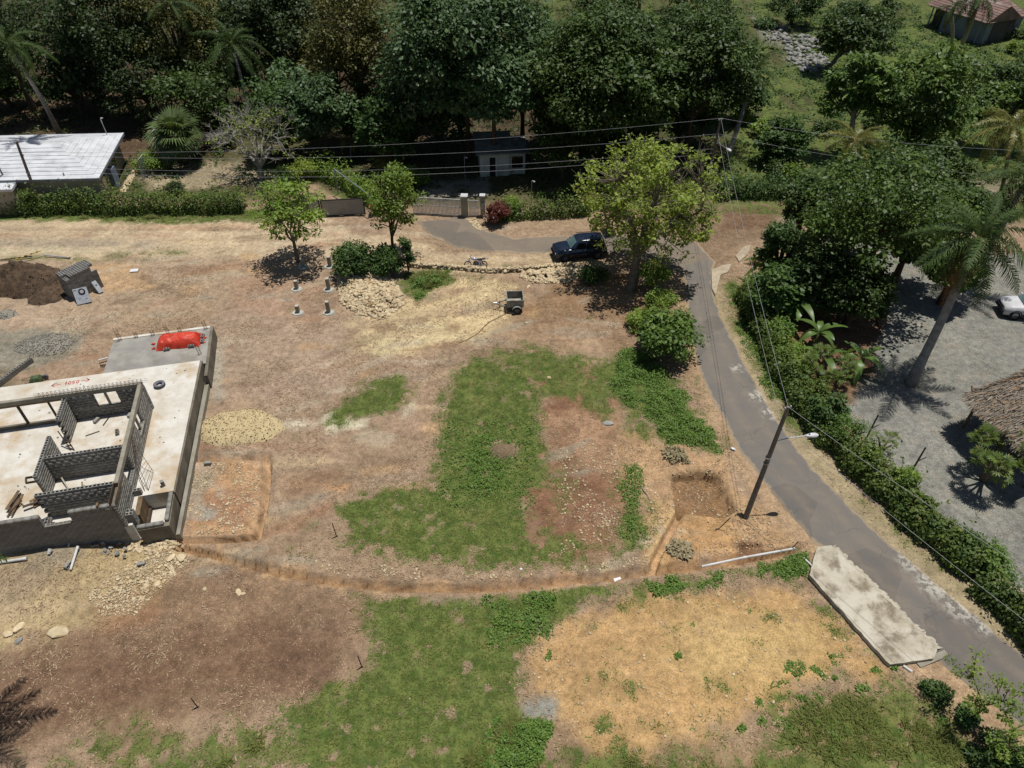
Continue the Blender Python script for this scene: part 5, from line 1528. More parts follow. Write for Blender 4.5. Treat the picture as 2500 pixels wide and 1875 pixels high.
for s in (-1, 1):
    MB().bar((-hx, s * .45, .42), (-1.42, s * .05, .46), .07).obj('drawbar', m_trl, tr)
    wheel(tr, (.12, s * .76, .29), .29, .18)
    b = MB()
    for k in range(8):
        a = .15 + k * .36
        b.add([(.12 + .36 * math.cos(a), s * .66, .29 + .36 * math.sin(a)), (.12 + .36 * math.cos(a), s * .88, .29 + .36 * math.sin(a)), (.12 + .36 * math.cos(a + .36), s * .88, .29 + .36 * math.sin(a + .36)), (.12 + .36 * math.cos(a + .36), s * .66, .29 + .36 * math.sin(a + .36))], [(0, 1, 2, 3)])
    b.obj('mudguard', m_trl, tr)
MB().tube([(.12, -.75, .29), (.12, .75, .29)], .03, 8).obj('axle', m_trim, tr)
MB().tube([(-1.36, 0, .48), (-1.62, 0, .5)], [.05, .04], 8).obj('coupling', m_alloy, tr)
MB().tube([(-1.15, 0, .62), (-1.15, 0, .02)], .03, 8).obj('jockey_stand', m_trim, tr)
ld = heap('sand_load', 'pale sand and board scraps lying in the grey trailer', (0.22, 44.25), .52, .5, .12, M('pale_sand', S(196, 172, 138), S(170, 146, 114), .95, 4), 31, cat='sand')
ld.location.z = .5
pm = thing('board_scrap', MB().box((0, 0, 0), (.5, .2, .03)).mesh('board_scrap', M('pale_timber', S(190, 182, 166))), (.3, 44.3, .66), (.1, .05, .4), 'pale board scrap lying on the sand in the trailer', 'board')
hose = [P(1255, 757), P(1200, 785), P(1180, 800), P(1165, 815), P(1140, 830), P(1120, 838)]
thing('hose', MB().tube([(x, y, .05 + gh(x, y)) for x, y in resample(np.array(hose), 30)], .02, 5).mesh('hose', M('brown_hose', S(150, 112, 80), S(130, 98, 70), .7)), (0, 0, 0), (0, 0, 0), 'thin brown hose lying on the ground below the trailer', 'hose')

# ================================================================ POLES, LAMPS AND WIRES
m_pole = M('weathered_pole', S(142, 133, 121), S(116, 108, 98), .85, 1.5, .2, 10, dirt=S(78, 72, 66), dscale=1.2, damt=.5)
m_galv = M('galvanised', S(176, 182, 188), S(150, 156, 162), .45, 3, metal=.4)
def lamp_head(parent, c, d):
    d = Vector(d).normalized()
    up = Vector((0, 0, 1))
    sd_ = d.cross(up).normalized()
    V_, F_ = [], []
    prof = [(0, .05, .05), (.15, .11, .08), (.35, .16, .11), (.55, .15, .1), (.68, .06, .05)]
    n = 10
    for (x, w, h) in prof:
        for k in range(n):
            a = 2 * math.pi * k / n
            V_.append(Vector(c) + d * x + sd_ * (w * math.cos(a)) + up * (h * math.sin(a)))
    for i in range(len(prof) - 1):
        for k in range(n):
            a, b = i * n + k, i * n + (k + 1) % n
            F_.append((a, b, b + n, a + n))
    F_.append(tuple(range(n)))
    F_.append(tuple(reversed(range((len(prof) - 1) * n, len(prof) * n))))
    o = MB().add(V_, F_).obj('lamp_head', m_white, parent, smooth=True)
    MB().box(Vector(c) + d * .2 + up * .09, (.08, .06, .06)).obj('photocell', M('blue_cell', S(60, 90, 160)), o)
    MB().lathe([(.01, -.03), (.1, -.02), (.12, .0)], 12, tuple(Vector(c) + d * .45 - up * .09)).obj('lens', m_lamp, o, smooth=True)
    return o
def pole(base, top, r0, r1, label, lamp=None, group='utility poles'):
    base, top = Vector(base), Vector(top)
    e = empty('utility_pole', base, 0, label, 'pole', group)
    d = top - base
    pts = [d * t for t in (-.02, .0, .25, .5, .75, 1.0)]
    MB().tube(pts, [r0, r0, r0 * .9 + r1 * .1, (r0 + r1) / 2, r0 * .3 + r1 * .7, r1], 12).obj('shaft', m_pole, e, smooth=False)
    for t, off in ((.985, .16), (.985, -.16), (.80, .14)):
        p = d * t
        i_ = MB().tube([p, p + Vector((off, off * .4, .02))], .025, 6).obj('bracket', m_galv, e)
        q = p + Vector((off, off * .4, .02))
        MB().lathe([(.02, 0), (.05, .02), (.05, .05), (.03, .06), (.05, .08), (.04, .12), (.01, .14)], 10, tuple(q)).obj('insulator', m_white, i_, smooth=True)
    for t in (.52, .57):
        MB().lathe([(r0 * .93, -.04), (r0 * 1.08, -.04), (r0 * 1.08, .04), (r0 * .93, .04)], 12, tuple(d * t)).obj('band', m_galv, e)
    if lamp:
        t, vec = lamp
        p = d * t
        v = Vector(vec)
        MB().tube([p, p + v * .5 + Vector((0, 0, .16)), p + v + Vector((0, 0, .22))], .03, 8).obj('lamp_arm', m_galv, e)
        MB().tube([p + Vector((0, 0, .28)), p + v * .45 + Vector((0, 0, .17))], .018, 6).obj('lamp_stay', m_galv, e)
        lamp_head(e, p + v + Vector((0, 0, .22)), v)
    return e
PR_B = Vector((*P(1820, 1264), 0))
PR_T = Vector((PR_B.x + .8, PR_B.y + 1.2, 7.4))
pole(PR_B, PR_T, .15, .095, 'tall grey utility pole with a street lamp beside the lane and pit', (.715, (1.55, .15, 0)))
PL_B = Vector((*P(103, 515), 0))
PL_T = Vector((PL_B.x + .7, PL_B.y, 6.6))
pole(PL_B, PL_T, .15, .10, 'dark leaning utility pole at the left hedge before the white roof')
PM_T = Vector((*P(1760, 290, 8.5), 8.5))
PM_B = Vector((PM_T.x - .15, PM_T.y, 0))
pole(PM_B, PM_T, .14, .09, 'utility pole with lamp rising behind the lime-green tree', (.75, (.55, -1.5, 0)))
m_wire = M('wire_alu', S(176, 176, 178), S(160, 160, 162), .6, 3, metal=.0)
m_wired = M('wire_dark', S(60, 60, 62), S(50, 50, 52), .7, 3)
def wire(a, b, sag_, label, r=.010, mat=None):
    a, b = Vector(a), Vector(b)
    pts = []
    for i in range(25):
        t = i / 24
        p = a.lerp(b, t)
        p.z -= 4 * sag_ * t * (1 - t)
        pts.append(p)
    o = MB().tube(pts, r, 5).obj('power_line', mat or m_wire)
    return tag(o, label, 'wire', 'overhead wires')
dz = Vector((0, 0, 1))
wire(PL_T - dz * 1.0, PM_T + dz * .05, .9, 'top overhead wire crossing above the gates from left pole to middle pole')
wire(PL_T - dz * 1.15, PM_T - dz * 1.3, 1.1, 'second overhead wire crossing just below the top one')
wire(PL_T - dz * 2.2, PM_T - dz * 2.6, 1.2, 'third, lower overhead wire crossing in front of the hut')
wire(PL_T - dz * 2.6, PM_T - dz * 3.0, 1.35, 'lowest overhead wire crossing in front of the hut', .012)
wire(PL_T - dz * 1.0, (*P(-140, 360, 6), 6.2), .3, 'upper wire leaving the left pole toward the left frame edge')
wire(PL_T - dz * 1.15, (*P(-140, 395, 5.5), 5.6), .3, 'lower wire leaving the left pole over the white roof')
wire(PM_T + dz * .05, PR_T, .5, 'upper wire running down the lane from middle pole to lamp pole')
wire(PM_T - dz * 1.2, PR_T - dz * 1.2, .6, 'lower wire running down the lane from middle pole to lamp pole')
wire(PR_T, (*P(2560, 1425, 7.6), 7.6), .15, 'upper wire from the lamp pole to the lower right corner')
wire(PR_T - dz * 1.25, (*P(2560, 1560, 6.6), 6.6), .15, 'lower wire from the lamp pole to the lower right corner')
wire(PM_T + dz * .05, (*P(2560, 370, 8.3), 8.3), .5, 'upper wire running right from the middle pole over the scrub')
wire(PM_T - dz * 1.3, (*P(2560, 440, 7.2), 7.2), .5, 'lower wire running right from the middle pole over the scrub')

# ================================================================ BUILDINGS
# white house, hipped roof of lapped sheets
m_roof = M('white_roof', S(236, 238, 240), S(220, 222, 226), .45, .8, dirt=S(176, 178, 178), dscale=.6, damt=.6)
m_wallw = M('pale_wall', S(186, 180, 160), S(170, 164, 146), .9, .8, dirt=S(140, 130, 110), dscale=.7, damt=.4)
wh = empty('white_house', (-37.4, 60.2, 0), 0, 'single-storey house with a white hipped roof behind the left hedge', 'house')
ho = Vector((-37.4, 60.2, 0))
EZ = 2.8
c_nr = Vector((*P(241, 435.6, EZ), EZ)) - ho
c_fr = Vector((*P(302, 324.4, EZ), EZ)) - ho
c_nl = c_nr + Vector((-22, -1.2, 0))
c_fl = c_fr + Vector((-22, -1.2, 0))
ap = Vector((*P(137, 352, 4.0), 4.0)) - ho
ap_l = ap + Vector((-14, -.8, 0))
def roof_face(parent, quad, n, t=.03, gap=.015, mat=m_roof, name='roof_sheet'):
    """quad: eave a->b, ridge d<-c (a,b,c,d); lapped strips parallel to the eave"""
    a, b, c, d = quad
    nr = (b - a).cross(d - a).normalized()
    if nr.z < 0:
        nr = -nr
    for i in range(n):
        u0, u1 = i / n, (i + 1) / n + .004
        p = [a.lerp(d, u0), b.lerp(c, u0), b.lerp(c, min(u1, 1)), a.lerp(d, min(u1, 1))]
        lo, hi = t, t * .25
        v = [p[0], p[1], p[2], p[3], p[0] + nr * lo, p[1] + nr * lo, p[2] + nr * hi, p[3] + nr * hi]
        MB().add(v, [(3, 2, 1, 0), (4, 5, 6, 7), (0, 1, 5, 4), (1, 2, 6, 5), (2, 3, 7, 6), (3, 0, 4, 7)]).obj(name, mat, parent)
rf = MB().add([c_nl, c_nr, c_fr, c_fl, ap, ap_l], [(0, 1, 4, 5), (1, 2, 4), (2, 3, 5, 4), (3, 0, 5), (3, 2, 1, 0)]).obj('roof', m_roof, wh)
roof_face(rf, (c_nl, c_nr, ap + Vector((0, 0, 0)), ap_l), 9, .05)
roof_face(rf, (c_nr, c_fr, ap + Vector((.02, .05, 0)), ap + Vector((.02, -.05, 0))), 9, .05)
for a, b in ((c_nl, c_nr), (c_nr, c_fr), (c_fr, c_fl)):
    d = (b - a).normalized()
    MB().bar(a + Vector((0, 0, -.1)), b + Vector((0, 0, -.1)), .06, .22).obj('fascia', M('fascia_grey', S(150, 156, 166), S(136, 142, 150), .6), rf)
def wall_poly(parent, pts, z1, mat, name='wall'):
    return MB().prism([(p[0], p[1]) for p in pts], 0.0, z1).obj(name, mat, parent)
ins = Vector((-.55, .55, 0))
w0, w1, w2, w3 = c_nr + Vector((-.55, .5, 0)), c_fr + Vector((-.65, -.5, 0)), c_fl + Vector((.5, -.5, 0)), c_nl + Vector((.5, .5, 0))
wall_poly(wh, [w0, w1, w2, w3], 2.66, m_wallw)
dd = (w1 - w0).normalized()
for (t0, t1, z0, z1) in ((.10, .24, .9, 2.2), (.52, .72, .9, 2.3)):
    a, b = w0.lerp(w1, t0), w0.lerp(w1, t1)
    mid = (a + b) / 2
    wn = MB().box((mid.x + .02, mid.y, (z0 + z1) / 2), ((.08), (b - a).length, z1 - z0), Matrix.Rotation(math.atan2(dd.y, dd.x) - math.pi / 2, 3, 'Z')).obj('window', m_white, wh)
    MB().box((mid.x + .05, mid.y, (z0 + z1) / 2), ((.06), (b - a).length * .86, (z1 - z0) * .88), Matrix.Rotation(math.atan2(dd.y, dd.x) - math.pi / 2, 3, 'Z')).obj('pane', m_gdark, wn)
a = w0.lerp(w1, .38)
MB().box((a.x + .3, a.y, 1.0), (.5, .9, 1.9)).obj('porch_wall', M('porch_blue', S(138, 150, 170), S(120, 132, 150), .8), wh)
# small porch roof at left
pa = [Vector((*P(*q, 2.55), 2.55)) - ho for q in ((42, 442), (29, 464), (-60, 468), (-60, 440))]
MB().prism([(p.x, p.y) for p in pa], 2.40, 2.62).obj('porch_roof', m_roof, wh)
MB().prism([(p.x * 1.0 - .2, p.y + .25) for p in pa], 0.0, 2.4).obj('porch', m_wallw, wh)
vt = P3(3, 420, 3.3) - ho
MB().tube([(vt.x, vt.y, 2.9), (vt.x, vt.y, 3.9), (vt.x + .02, vt.y, 3.95)], .1, 10).obj('vent_pipe', m_galv, rf)
vp = P3(262, 330, 3.0) - ho
MB().tube([(vp.x, vp.y, 2.9), (vp.x - .05, vp.y, 4.6), (vp.x + .05, vp.y - .05, 4.75), (vp.x + .25, vp.y - .05, 4.72)], .05, 8).obj('vent_pipe', m_white, rf)
MB().tube([(c_nr.x - 3.2, c_nr.y + .3, 2.85), (c_nr.x - 3.2, c_nr.y + .3, 3.2)], .06, 8).obj('vent_pipe', m_galv, rf)

# small pale hut among the trees
hu = empty('garden_hut', (*P(1173, 432), 0), math.radians(6), 'small pale rendered hut with a dark doorway under the trees', 'hut')
m_hut = M('hut_render', S(214, 218, 208), S(196, 200, 190), .9, 1.0, dirt=S(130, 130, 118), dscale=.8, damt=.4)
MB().span(0, 2.9, 0, 3.4, 0, 2.45).obj('wall', m_hut, hu)
MB().span(2.9, 4.5, .25, 3.2, 0, 2.3).obj('porch_wall', m_hut, hu)
MB().span(.95, 1.5, -.03, .02, 0, 1.95).obj('door', m_dk, hu)
wn = MB().span(3.05, 4.35, .2, .26, .6, 2.0).obj('window', m_white, hu)
MB().span(3.15, 4.25, .17, .2, .7, 1.9).obj('pane', m_gdark, wn)
MB().span(1.55, 1.7, -.1, 0, 0, 2.45).obj('pilaster', m_white, hu)
MB().add([(-.4, -.4, 2.4), (3.3, -.4, 2.4), (3.3, 3.8, 2.9), (-.4, 3.8, 2.9), (-.4, -.4, 2.52), (3.3, -.4, 2.52), (3.3, 3.8, 3.02), (-.4, 3.8, 3.02)], [(3, 2, 1, 0), (4, 5, 6, 7), (0, 1, 5, 4), (1, 2, 6, 5), (2, 3, 7, 6), (3, 0, 4, 7)]).obj('roof', M('hut_roof', S(150, 150, 140), S(120, 120, 112), .8, 1.5), hu)
MB().add([(2.85, -.1, 2.3), (4.8, -.1, 2.25), (4.8, 3.5, 2.5), (2.85, 3.5, 2.55), (2.85, -.1, 2.38), (4.8, -.1, 2.33), (4.8, 3.5, 2.58), (2.85, 3.5, 2.63)], [(3, 2, 1, 0), (4, 5, 6, 7), (0, 1, 5, 4), (1, 2, 6, 5), (2, 3, 7, 6), (3, 0, 4, 7)]).obj('porch_roof', MATS['hut_roof'], hu)

# rusty-roofed house, far upper right
rh = empty('rusty_roofed_house', (66.7, 107.3, 0), 0, 'far house with rust-red corrugated roof at the upper right corner', 'house')
m_rust = M('rusty_sheet', S(150, 118, 104), S(122, 98, 90), .6, 1.2, dirt=S(176, 170, 164), dscale=.35, damt=.85, rnd=.15)
ro = Vector((66.7, 107.3, 0))
A_ = P3(2264, 11, 3) - ro
B_ = P3(2322, 36, 3) - ro
C_ = P3(2418, 58, 3) - ro
D_ = P3(2500, 40, 3) - ro
ex = (D_ - C_).normalized()
ey = Vector((-ex.y, ex.x, 0))
q0 = C_.copy()
q1 = C_ + ex * 9
q2 = q1 + ey * 8
q3 = q0 + ey * 8
r0_, r1_ = (q0 + q3) / 2 + Vector((0, 0, 2.0)) + ex * 2.2, (q1 + q2) / 2 + Vector((0, 0, 2.0)) - ex * 2.2
r2 = MB().add([q0, q1, q2, q3, r0_, r1_], [(0, 1, 5, 4), (1, 2, 5), (2, 3, 4, 5), (3, 0, 4), (3, 2, 1, 0)]).obj('roof', m_rust, rh)
roof_face(r2, (q0, q1, r1_, r0_), 9, .06, mat=m_rust)
roof_face(r2, (q3, q0, r0_, r0_ - ex * .02), 7, .06, mat=m_rust)
wing0, wing1 = A_, C_ + ex * -.4
wx = (wing1 - wing0).normalized()
wy = Vector((-wx.y, wx.x, 0))
g = [A_, A_ + wx * (wing1 - wing0).length * .98, A_ + wx * (wing1 - wing0).length * .98 + wy * 7, A_ + wy * 7]
g1, g2 = (g[0] + g[3]) / 2 + Vector((0, 0, 1.9)), (g[1] + g[2]) / 2 + Vector((0, 0, 1.9))
r3 = MB().add([g[0], g[1], g[2], g[3], g1, g2], [(0, 1, 5, 4), (2, 3, 4, 5), (1, 2, 5), (3, 0, 4), (3, 2, 1, 0)]).obj('wing_roof', m_rust, rh)
roof_face(r3, (g[0], g[1], g2, g1), 9, .06, mat=m_rust)
m_hw = M('far_house_wall', S(150, 156, 160), S(134, 140, 144), .9, .6)
wall_poly(rh, [q0 + (ex + ey) * .5, q1 + (-ex + ey) * .5, q2 - (ex + ey) * .5, q3 + (ex - ey) * .5], 2.9, m_hw)
wall_poly(rh, [g[0] + (wx * .5 + wy * 1.6), g[1] + (-wx * .5 + wy * 1.6), g[2] - (wx + wy) * .5, g[3] + (wx - wy) * .5], 2.9, M('veranda_wall', S(92, 88, 84), S(80, 76, 72), .9, .8))
for t in (.1, .5, .9):
    p = g[0].lerp(g[1], t) + wy * .3
    MB().box((p.x, p.y, 1.45), (.16, .16, 2.9)).obj('veranda_post', m_hw, rh)

# thatched shelter at the right edge
th = empty('thatched_shelter', (32.0, 28.4, 0), 0, 'open timber shelter with a grey palm-thatch roof at the right frame edge', 'shelter')
to = Vector((32.0, 28.4, 0))
TZ = 2.7
k1 = P3(2362, 968, TZ) - to
k2 = P3(2540, 1135, TZ) - to
k3 = P3(2545, 895, TZ) - to
k4 = k3 + (k2 - k1)
apx = [(k1 + k3) / 2 + (k2 - k1) * .30 + Vector((0, 0, 2.3)), (k1 + k3) / 2 + (k2 - k1) * .8 + Vector((0, 0, 2.3))]
m_tha = leafmat('thatch', S(176, 164, 148), S(120, 108, 94), trans=.0, rough=.9, spec=.1, dry=S(196, 150, 104))
m_thb = M('thatch_base', S(104, 92, 76), S(84, 74, 60), .95, 6)
rbase = MB().add([k1, k2, k4, k3, apx[0], apx[1]], [(0, 1, 5, 4), (1, 2, 5), (2, 3, 4, 5), (3, 0, 4)]).obj('thatch_bed', m_thb, th)
rr = np.random.default_rng(77)
TVs, TRs = [], []
for face, n in (((k1, k2, apx[1], apx[0]), 9000), ((k3, k1, apx[0], apx[0]), 5500)):
    a, b, c, d = [np.array(v) for v in face]
    u, v = rr.random(n), rr.random(n) ** 1.15
    p = (a * (1 - u)[:, None] + b * u[:, None]) * (1 - v)[:, None] + (d * (1 - u)[:, None] + c * u[:, None]) * v[:, None]
    down = ((a + b) / 2 - (c + d) / 2)
    down /= np.linalg.norm(down)
    side = (b - a) / np.linalg.norm(b - a)
    nrm = np.cross(side, -down)
    nrm *= np.sign(nrm[2])
    L_ = rr.uniform(.25, .6, n)[:, None]
    dr = down[None] + side[None] * rr.normal(0, .28, n)[:, None] + nrm[None] * rr.normal(.10, .12, n)[:, None]
    sw = (side[None] + nrm[None] * rr.normal(0, .5, n)[:, None]) * rr.uniform(.015, .045, n)[:, None]
    p = p + nrm[None] * rr.uniform(.02, .14, n)[:, None]
    TVs.append(np.stack([p - sw, p + sw, p + dr * L_ + sw * .5, p + dr * L_ - sw * .5], 1).reshape(-1, 3))
    TRs.append(np.repeat(rr.random(n), 4))
TV = np.concatenate(TVs)
o = np_obj('thatch', TV, np.arange(len(TV)).reshape(-1, 4), m_tha, th, rnd=np.concatenate(TRs))
o['kind'] = 'stuff'
for t in (0.06, .5, .95):
    p = k1.lerp(k2, t) + (k3 - k1).normalized() * .9
    MB().tube([(p.x, p.y, 0), (p.x, p.y, TZ + .3)], .09, 8).obj('post', m_wood, th)
    for s in (-1, 1):
        q = (k2 - k1).normalized() * (.9 * s)
        MB().bar((p.x, p.y, 1.6), (p.x + q.x, p.y + q.y, TZ + .05), .07).obj('brace', m_wood, th)
p, q = k1 + (k3 - k1).normalized() * .9, k2 + (k3 - k1).normalized() * .9
MB().bar((p.x, p.y, TZ + .02), (q.x, q.y, TZ + .02), .12).obj('wall_plate', m_wood, th)

# ================================================================ GATES AND FENCES
def bar_gate(name, a, b, h, label, bars, frame=.05, mat=m_white, mid=True, z0=.06):
    a, b = Vector((*a, 0)), Vector((*b, 0))
    e = empty(name, a, 0, label, 'gate')
    d = b - a
    for z in (z0, h) + ((z0 + (h - z0) * .52,) if mid else ()):
        MB().bar((0, 0, z), (d.x, d.y, z), frame, frame).obj('rail', mat, e)
    for t in (0, 1):
        MB().box((d.x * t, d.y * t, (z0 + h) / 2), (frame, frame, h - z0 + frame)).obj('stile', mat, e)
    for i in range(1, bars):
        t = i / bars
        MB().box((d.x * t, d.y * t, (z0 + h) / 2), (.075, .03, h - z0 - frame)).obj('bar', mat, e)
    return e
m_gate = M('gate_white', S(232, 230, 224), S(214, 212, 206), .5, 2)
bar_gate('sliding_gate', (-9.0, 58.95), (-4.62, 58.42), 1.62, 'wide white barred sliding gate at the end of the drive', 36, .06, m_gate)
MB_ = None
bar_gate('pedestrian_gate', (-3.98, 58.45), (-2.95, 58.42), 1.55, 'narrow white barred gate between the two pillars', 9, .045, m_gate)
def pillar(x, y, w, h, label):
    e = empty('gate_pillar', (x, y, 0), -.05, label, 'pillar', 'gate pillars')
    MB().box((0, 0, h / 2), (w, w, h)).obj('shaft', M('pillar_render', S(176, 170, 150), S(160, 154, 136), .9, 1.5), e, bevel=.015)
    MB().box((0, 0, h + .05), (w + .1, w + .1, .1)).obj('cap', m_white, e, bevel=.015)
    return e
pillar(-4.28, 58.5, .55, 1.95, 'wide grey gate pillar with white cap left of the narrow gate')
p_ = pillar(-2.65, 58.45, .42, 2.0, 'slimmer grey gate pillar with white cap and intercom box')
MB().box((.05, -.26, 1.1), (.26, .1, .62)).obj('intercom_box', m_panel, p_, bevel=.01)
e = empty('panel_gate', (*P(800, 528), 0), 0, 'grey sheet-metal double gate with black frame left of the drive', 'gate')
m_sheet = M('grey_sheet', S(172, 172, 168), S(158, 158, 154), .6, 1.5)
ga, gb = Vector((*P(690, 534), 0)) - e.location, Vector((*P(892, 524), 0)) - e.location
dg = gb - ga
for t0, t1 in ((0, .47), (.49, 1.0)):
    pa, pb = ga.lerp(gb, t0), ga.lerp(gb, t1)
    lf = MB().bar((pa.x, pa.y, .85), (pb.x, pb.y, .85), .04, 1.5).obj('leaf', m_sheet, e)
    for z in (.08, 1.62):
        MB().bar((pa.x, pa.y, z), (pb.x, pb.y, z), .08, .07).obj('rail', m_trim, lf)
    for p in (pa, pb):
        MB().box((p.x, p.y, .85), (.09, .09, 1.6)).obj('stile', m_trim, lf)
    for i in range(1, 14):
        p = pa.lerp(pb, i / 14)
        MB().box((p.x, p.y - .025, .85), (.02, .02, 1.46)).obj('rib', m_sheet, lf)
# hanging rail bars and small posts
e = empty('boom_bar', (*P(815, 415), 0), 0, 'long pale steel bar slanting over the left shrubs', 'bar')
o0 = e.location.copy()
MB().tube([Vector((*P(815, 412, 2.6), 2.6)) - o0, Vector((*P(900, 475, 2.2), 2.2)) - o0], .05, 8).obj('shaft', m_galv, e)
MB().tube([Vector((*P(815, 412, 2.6), 2.6)) - o0, Vector((*P(815, 412, 2.6), 0)) - o0], .05, 8).obj('post', m_galv, e)
MB().tube([Vector((*P(900, 475, 2.2), 2.3)) - o0, Vector((*P(900, 475, 2.2), 0)) - o0], .05, 8).obj('post', m_galv, e)
for px, py, lb in ((1297, 500, 'small white garden lamp post behind the hedge by the drive'), (1136, 440, 'slim white lamp post in front of the garden hut')):
    e = empty('garden_lamp', (*P(px, py), 0), 0, lb, 'lamp post', 'garden lamps')
    hh = 2.3
    MB().tube([(0, 0, 0), (0, 0, hh)], .035, 8).obj('post', m_galv, e)
    MB().tube([(0, 0, hh), (.05, 0, hh + .1), (.2, 0, hh + .08)], .03, 8).obj('arm', m_white, e)
    MB().lathe([(.02, .06), (.09, .02), (.1, -.05), (.02, -.08)], 12, (.22, 0, hh + .03)).obj('head', m_white, e, smooth=True)
# wire-mesh gate beside the white house
e = empty('mesh_gate', (*P(350, 440), 0), 0, 'tall wire-mesh gate standing beside the white house', 'gate')
MB().tube([(0, 0, 0), (0, 0, 1.9), (.25, 1.1, 2.2), (.25, 1.1, .1), (0, 0, .1)], .025, 6).obj('frame', m_galv, e)
for i in range(1, 9):
    t = i / 9
    MB().bar((.25 * t, 1.1 * t, .1), (.25 * t, 1.1 * t, 1.9 + .3 * t), .012).obj('mesh_wire', m_galv, e)
for i in range(1, 12):
    z = .1 + i * .16
    MB().bar((0, 0, z), (.25, 1.1, z + .02 * i), .012).obj('mesh_wire', m_galv, e)
stone_pile('pebble_bed', 'strip of white pebbles beside the white house wall', [P(*q) for q in ((292, 470), (318, 425), (338, 408), (330, 430), (308, 468))], 60, 300, .1, .12, .3, 51)
stone_pile('pebble_bed', 'patch of white pebbles at the foot of the gate pillars', [P(*q) for q in ((1140, 536), (1165, 534), (1170, 552), (1195, 560), (1165, 562))], 40, 200, .06, .1, .22, 52)
# fence along the left hedge and stakes by the yard
for i in range(12):
    x_, y_ = P(20 + i * 52, 524 - i * .6)
    e = empty('fence_post', (x_, y_, 0), 0, 'thin wooden post in front of the left hedge, number %s from the left' % ['one', 'two', 'three', 'four', 'five', 'six', 'seven', 'eight', 'nine', 'ten', 'eleven', 'twelve'][i], 'post', 'posts along the left hedge')
    MB().tube([(0, 0, -.1), (.03, 0, 1.3)], .04, 6).obj('stake', m_woodd, e)
    MB().tube([(.0, -.04, .6), (.0, -.06, .62)], .02, 5).obj('staple', m_galv, e)
tk = empty('timber_pair', (*P(2066, 922), 0), 0, 'pair of squared brown timbers standing at the yard corner', 'timber')
for x in (-.13, .13):
    MB().box((x, 0, .85), (.2, .2, 1.7)).obj('upright', M('red_timber', S(134, 96, 76), S(110, 80, 64), .85, 2), tk, bevel=.015)
tk = empty('leaning_pole', (*P(2150, 800), 0), 0, 'thin brown pole leaning at the edge of the gravel yard', 'pole')
MB().tube([(0, 0, 0), (-.1, -.2, 1.6)], .05, 6).obj('shaft', m_wood, tk)
MB().tube([(-.3, -.9, .06), (.2, 1.4, .06)], .06, 6).obj('foot_rail', m_wood, tk)
for px, py, lb in ((2110, 1080, 'tall grey cactus-like stake standing above the right hedge'), (2220, 1160, 'leaning grey stake standing in the right hedge')):
    e = empty('hedge_stake', (*P(px, py), 0), 0, lb, 'stake', 'stakes in the right hedge')
    MB().tube([(0, 0, 0), (.12, .1, 2.3)], [.06, .045], 6).obj('stem', M('grey_stem', S(112, 112, 96), S(90, 90, 78), .9), e)
    MB().tube([(.06, .05, 1.2), (.45, .05, 1.5)], [.05, .03], 6).obj('arm', MATS['grey_stem'], e)
# ================================================================ VEGETATION
def leaf_quads(c, nrm, ax, L, Wd, fold=.12):
    nrm = nrm / (np.linalg.norm(nrm, axis=1, keepdims=True) + 1e-9)
    ax = ax - nrm * (ax * nrm).sum(1, keepdims=True)
    ax = ax / (np.linalg.norm(ax, axis=1, keepdims=True) + 1e-9)
    sd_ = np.cross(ax, nrm)
    L, Wd = L[:, None], Wd[:, None]
    v0 = c
    v1 = c + ax * L * .48 + sd_ * Wd * .5 - nrm * L * fold
    v2 = c + ax * L - nrm * L * fold * .6
    v3 = c + ax * L * .48 - sd_ * Wd * .5 - nrm * L * fold
    return np.stack([v0, v1, v2, v3], 1).reshape(-1, 3)
def clump(r, centers, rad, per, size, flat=.6, up=.9, aspect=.55):
    n = len(centers) * per
    c = np.repeat(centers, per, 0)
    rr_ = np.repeat(rad, per)
    g = r.normal(0, 1, (n, 3))
    g /= np.linalg.norm(g, axis=1, keepdims=True)
    q = r.random(n) ** .45
    off = g * (q * rr_)[:, None]
    off[:, 2] *= flat
    nrm = r.normal(0, .55, (n, 3)) + g * .5
    nrm[:, 2] += up
    ax = g + r.normal(0, .6, (n, 3))
    ax[:, 2] -= .25
    L = size * r.uniform(.6, 1.3, n) * np.repeat(r.uniform(.7, 1.45, len(centers)), per)
    V_ = leaf_quads(c + off, nrm, ax, L, L * aspect)
    tone = np.repeat(np.clip(r.normal(.45, .2, n) + np.repeat(r.normal(0, .14, len(centers)), per), 0, 1), 4)
    return V_, tone
def tubes(segs, n=6):
    """segs: (p0,p1,r0,r1) -> V,F"""
    a = np.array([s[0] for s in segs], float)
    b = np.array([s[1] for s in segs], float)
    r0 = np.array([s[2] for s in segs])
    r1 = np.array([s[3] for s in segs])
    d = b - a
    d /= (np.linalg.norm(d, axis=1, keepdims=True) + 1e-9)
    ref = np.where(np.abs(d[:, 2:3]) < .9, np.array([[0, 0, 1.]]), np.array([[1., 0, 0]]))
    u = np.cross(d, ref)
    u /= np.linalg.norm(u, axis=1, keepdims=True)
    w = np.cross(d, u)
    an = np.arange(n) * 2 * math.pi / n
    ring = u[:, None] * np.cos(an)[None, :, None] + w[:, None] * np.sin(an)[None, :, None]
    V_ = np.concatenate([a[:, None] + ring * r0[:, None, None], b[:, None] + ring * r1[:, None, None]], 1).reshape(-1, 3)
    k = np.arange(n)
    f = np.stack([k, (k + 1) % n, n + (k + 1) % n, n + k], 1)
    F_ = (np.arange(len(segs))[:, None, None] * 2 * n + f[None]).reshape(-1, 4)
    return V_, F_
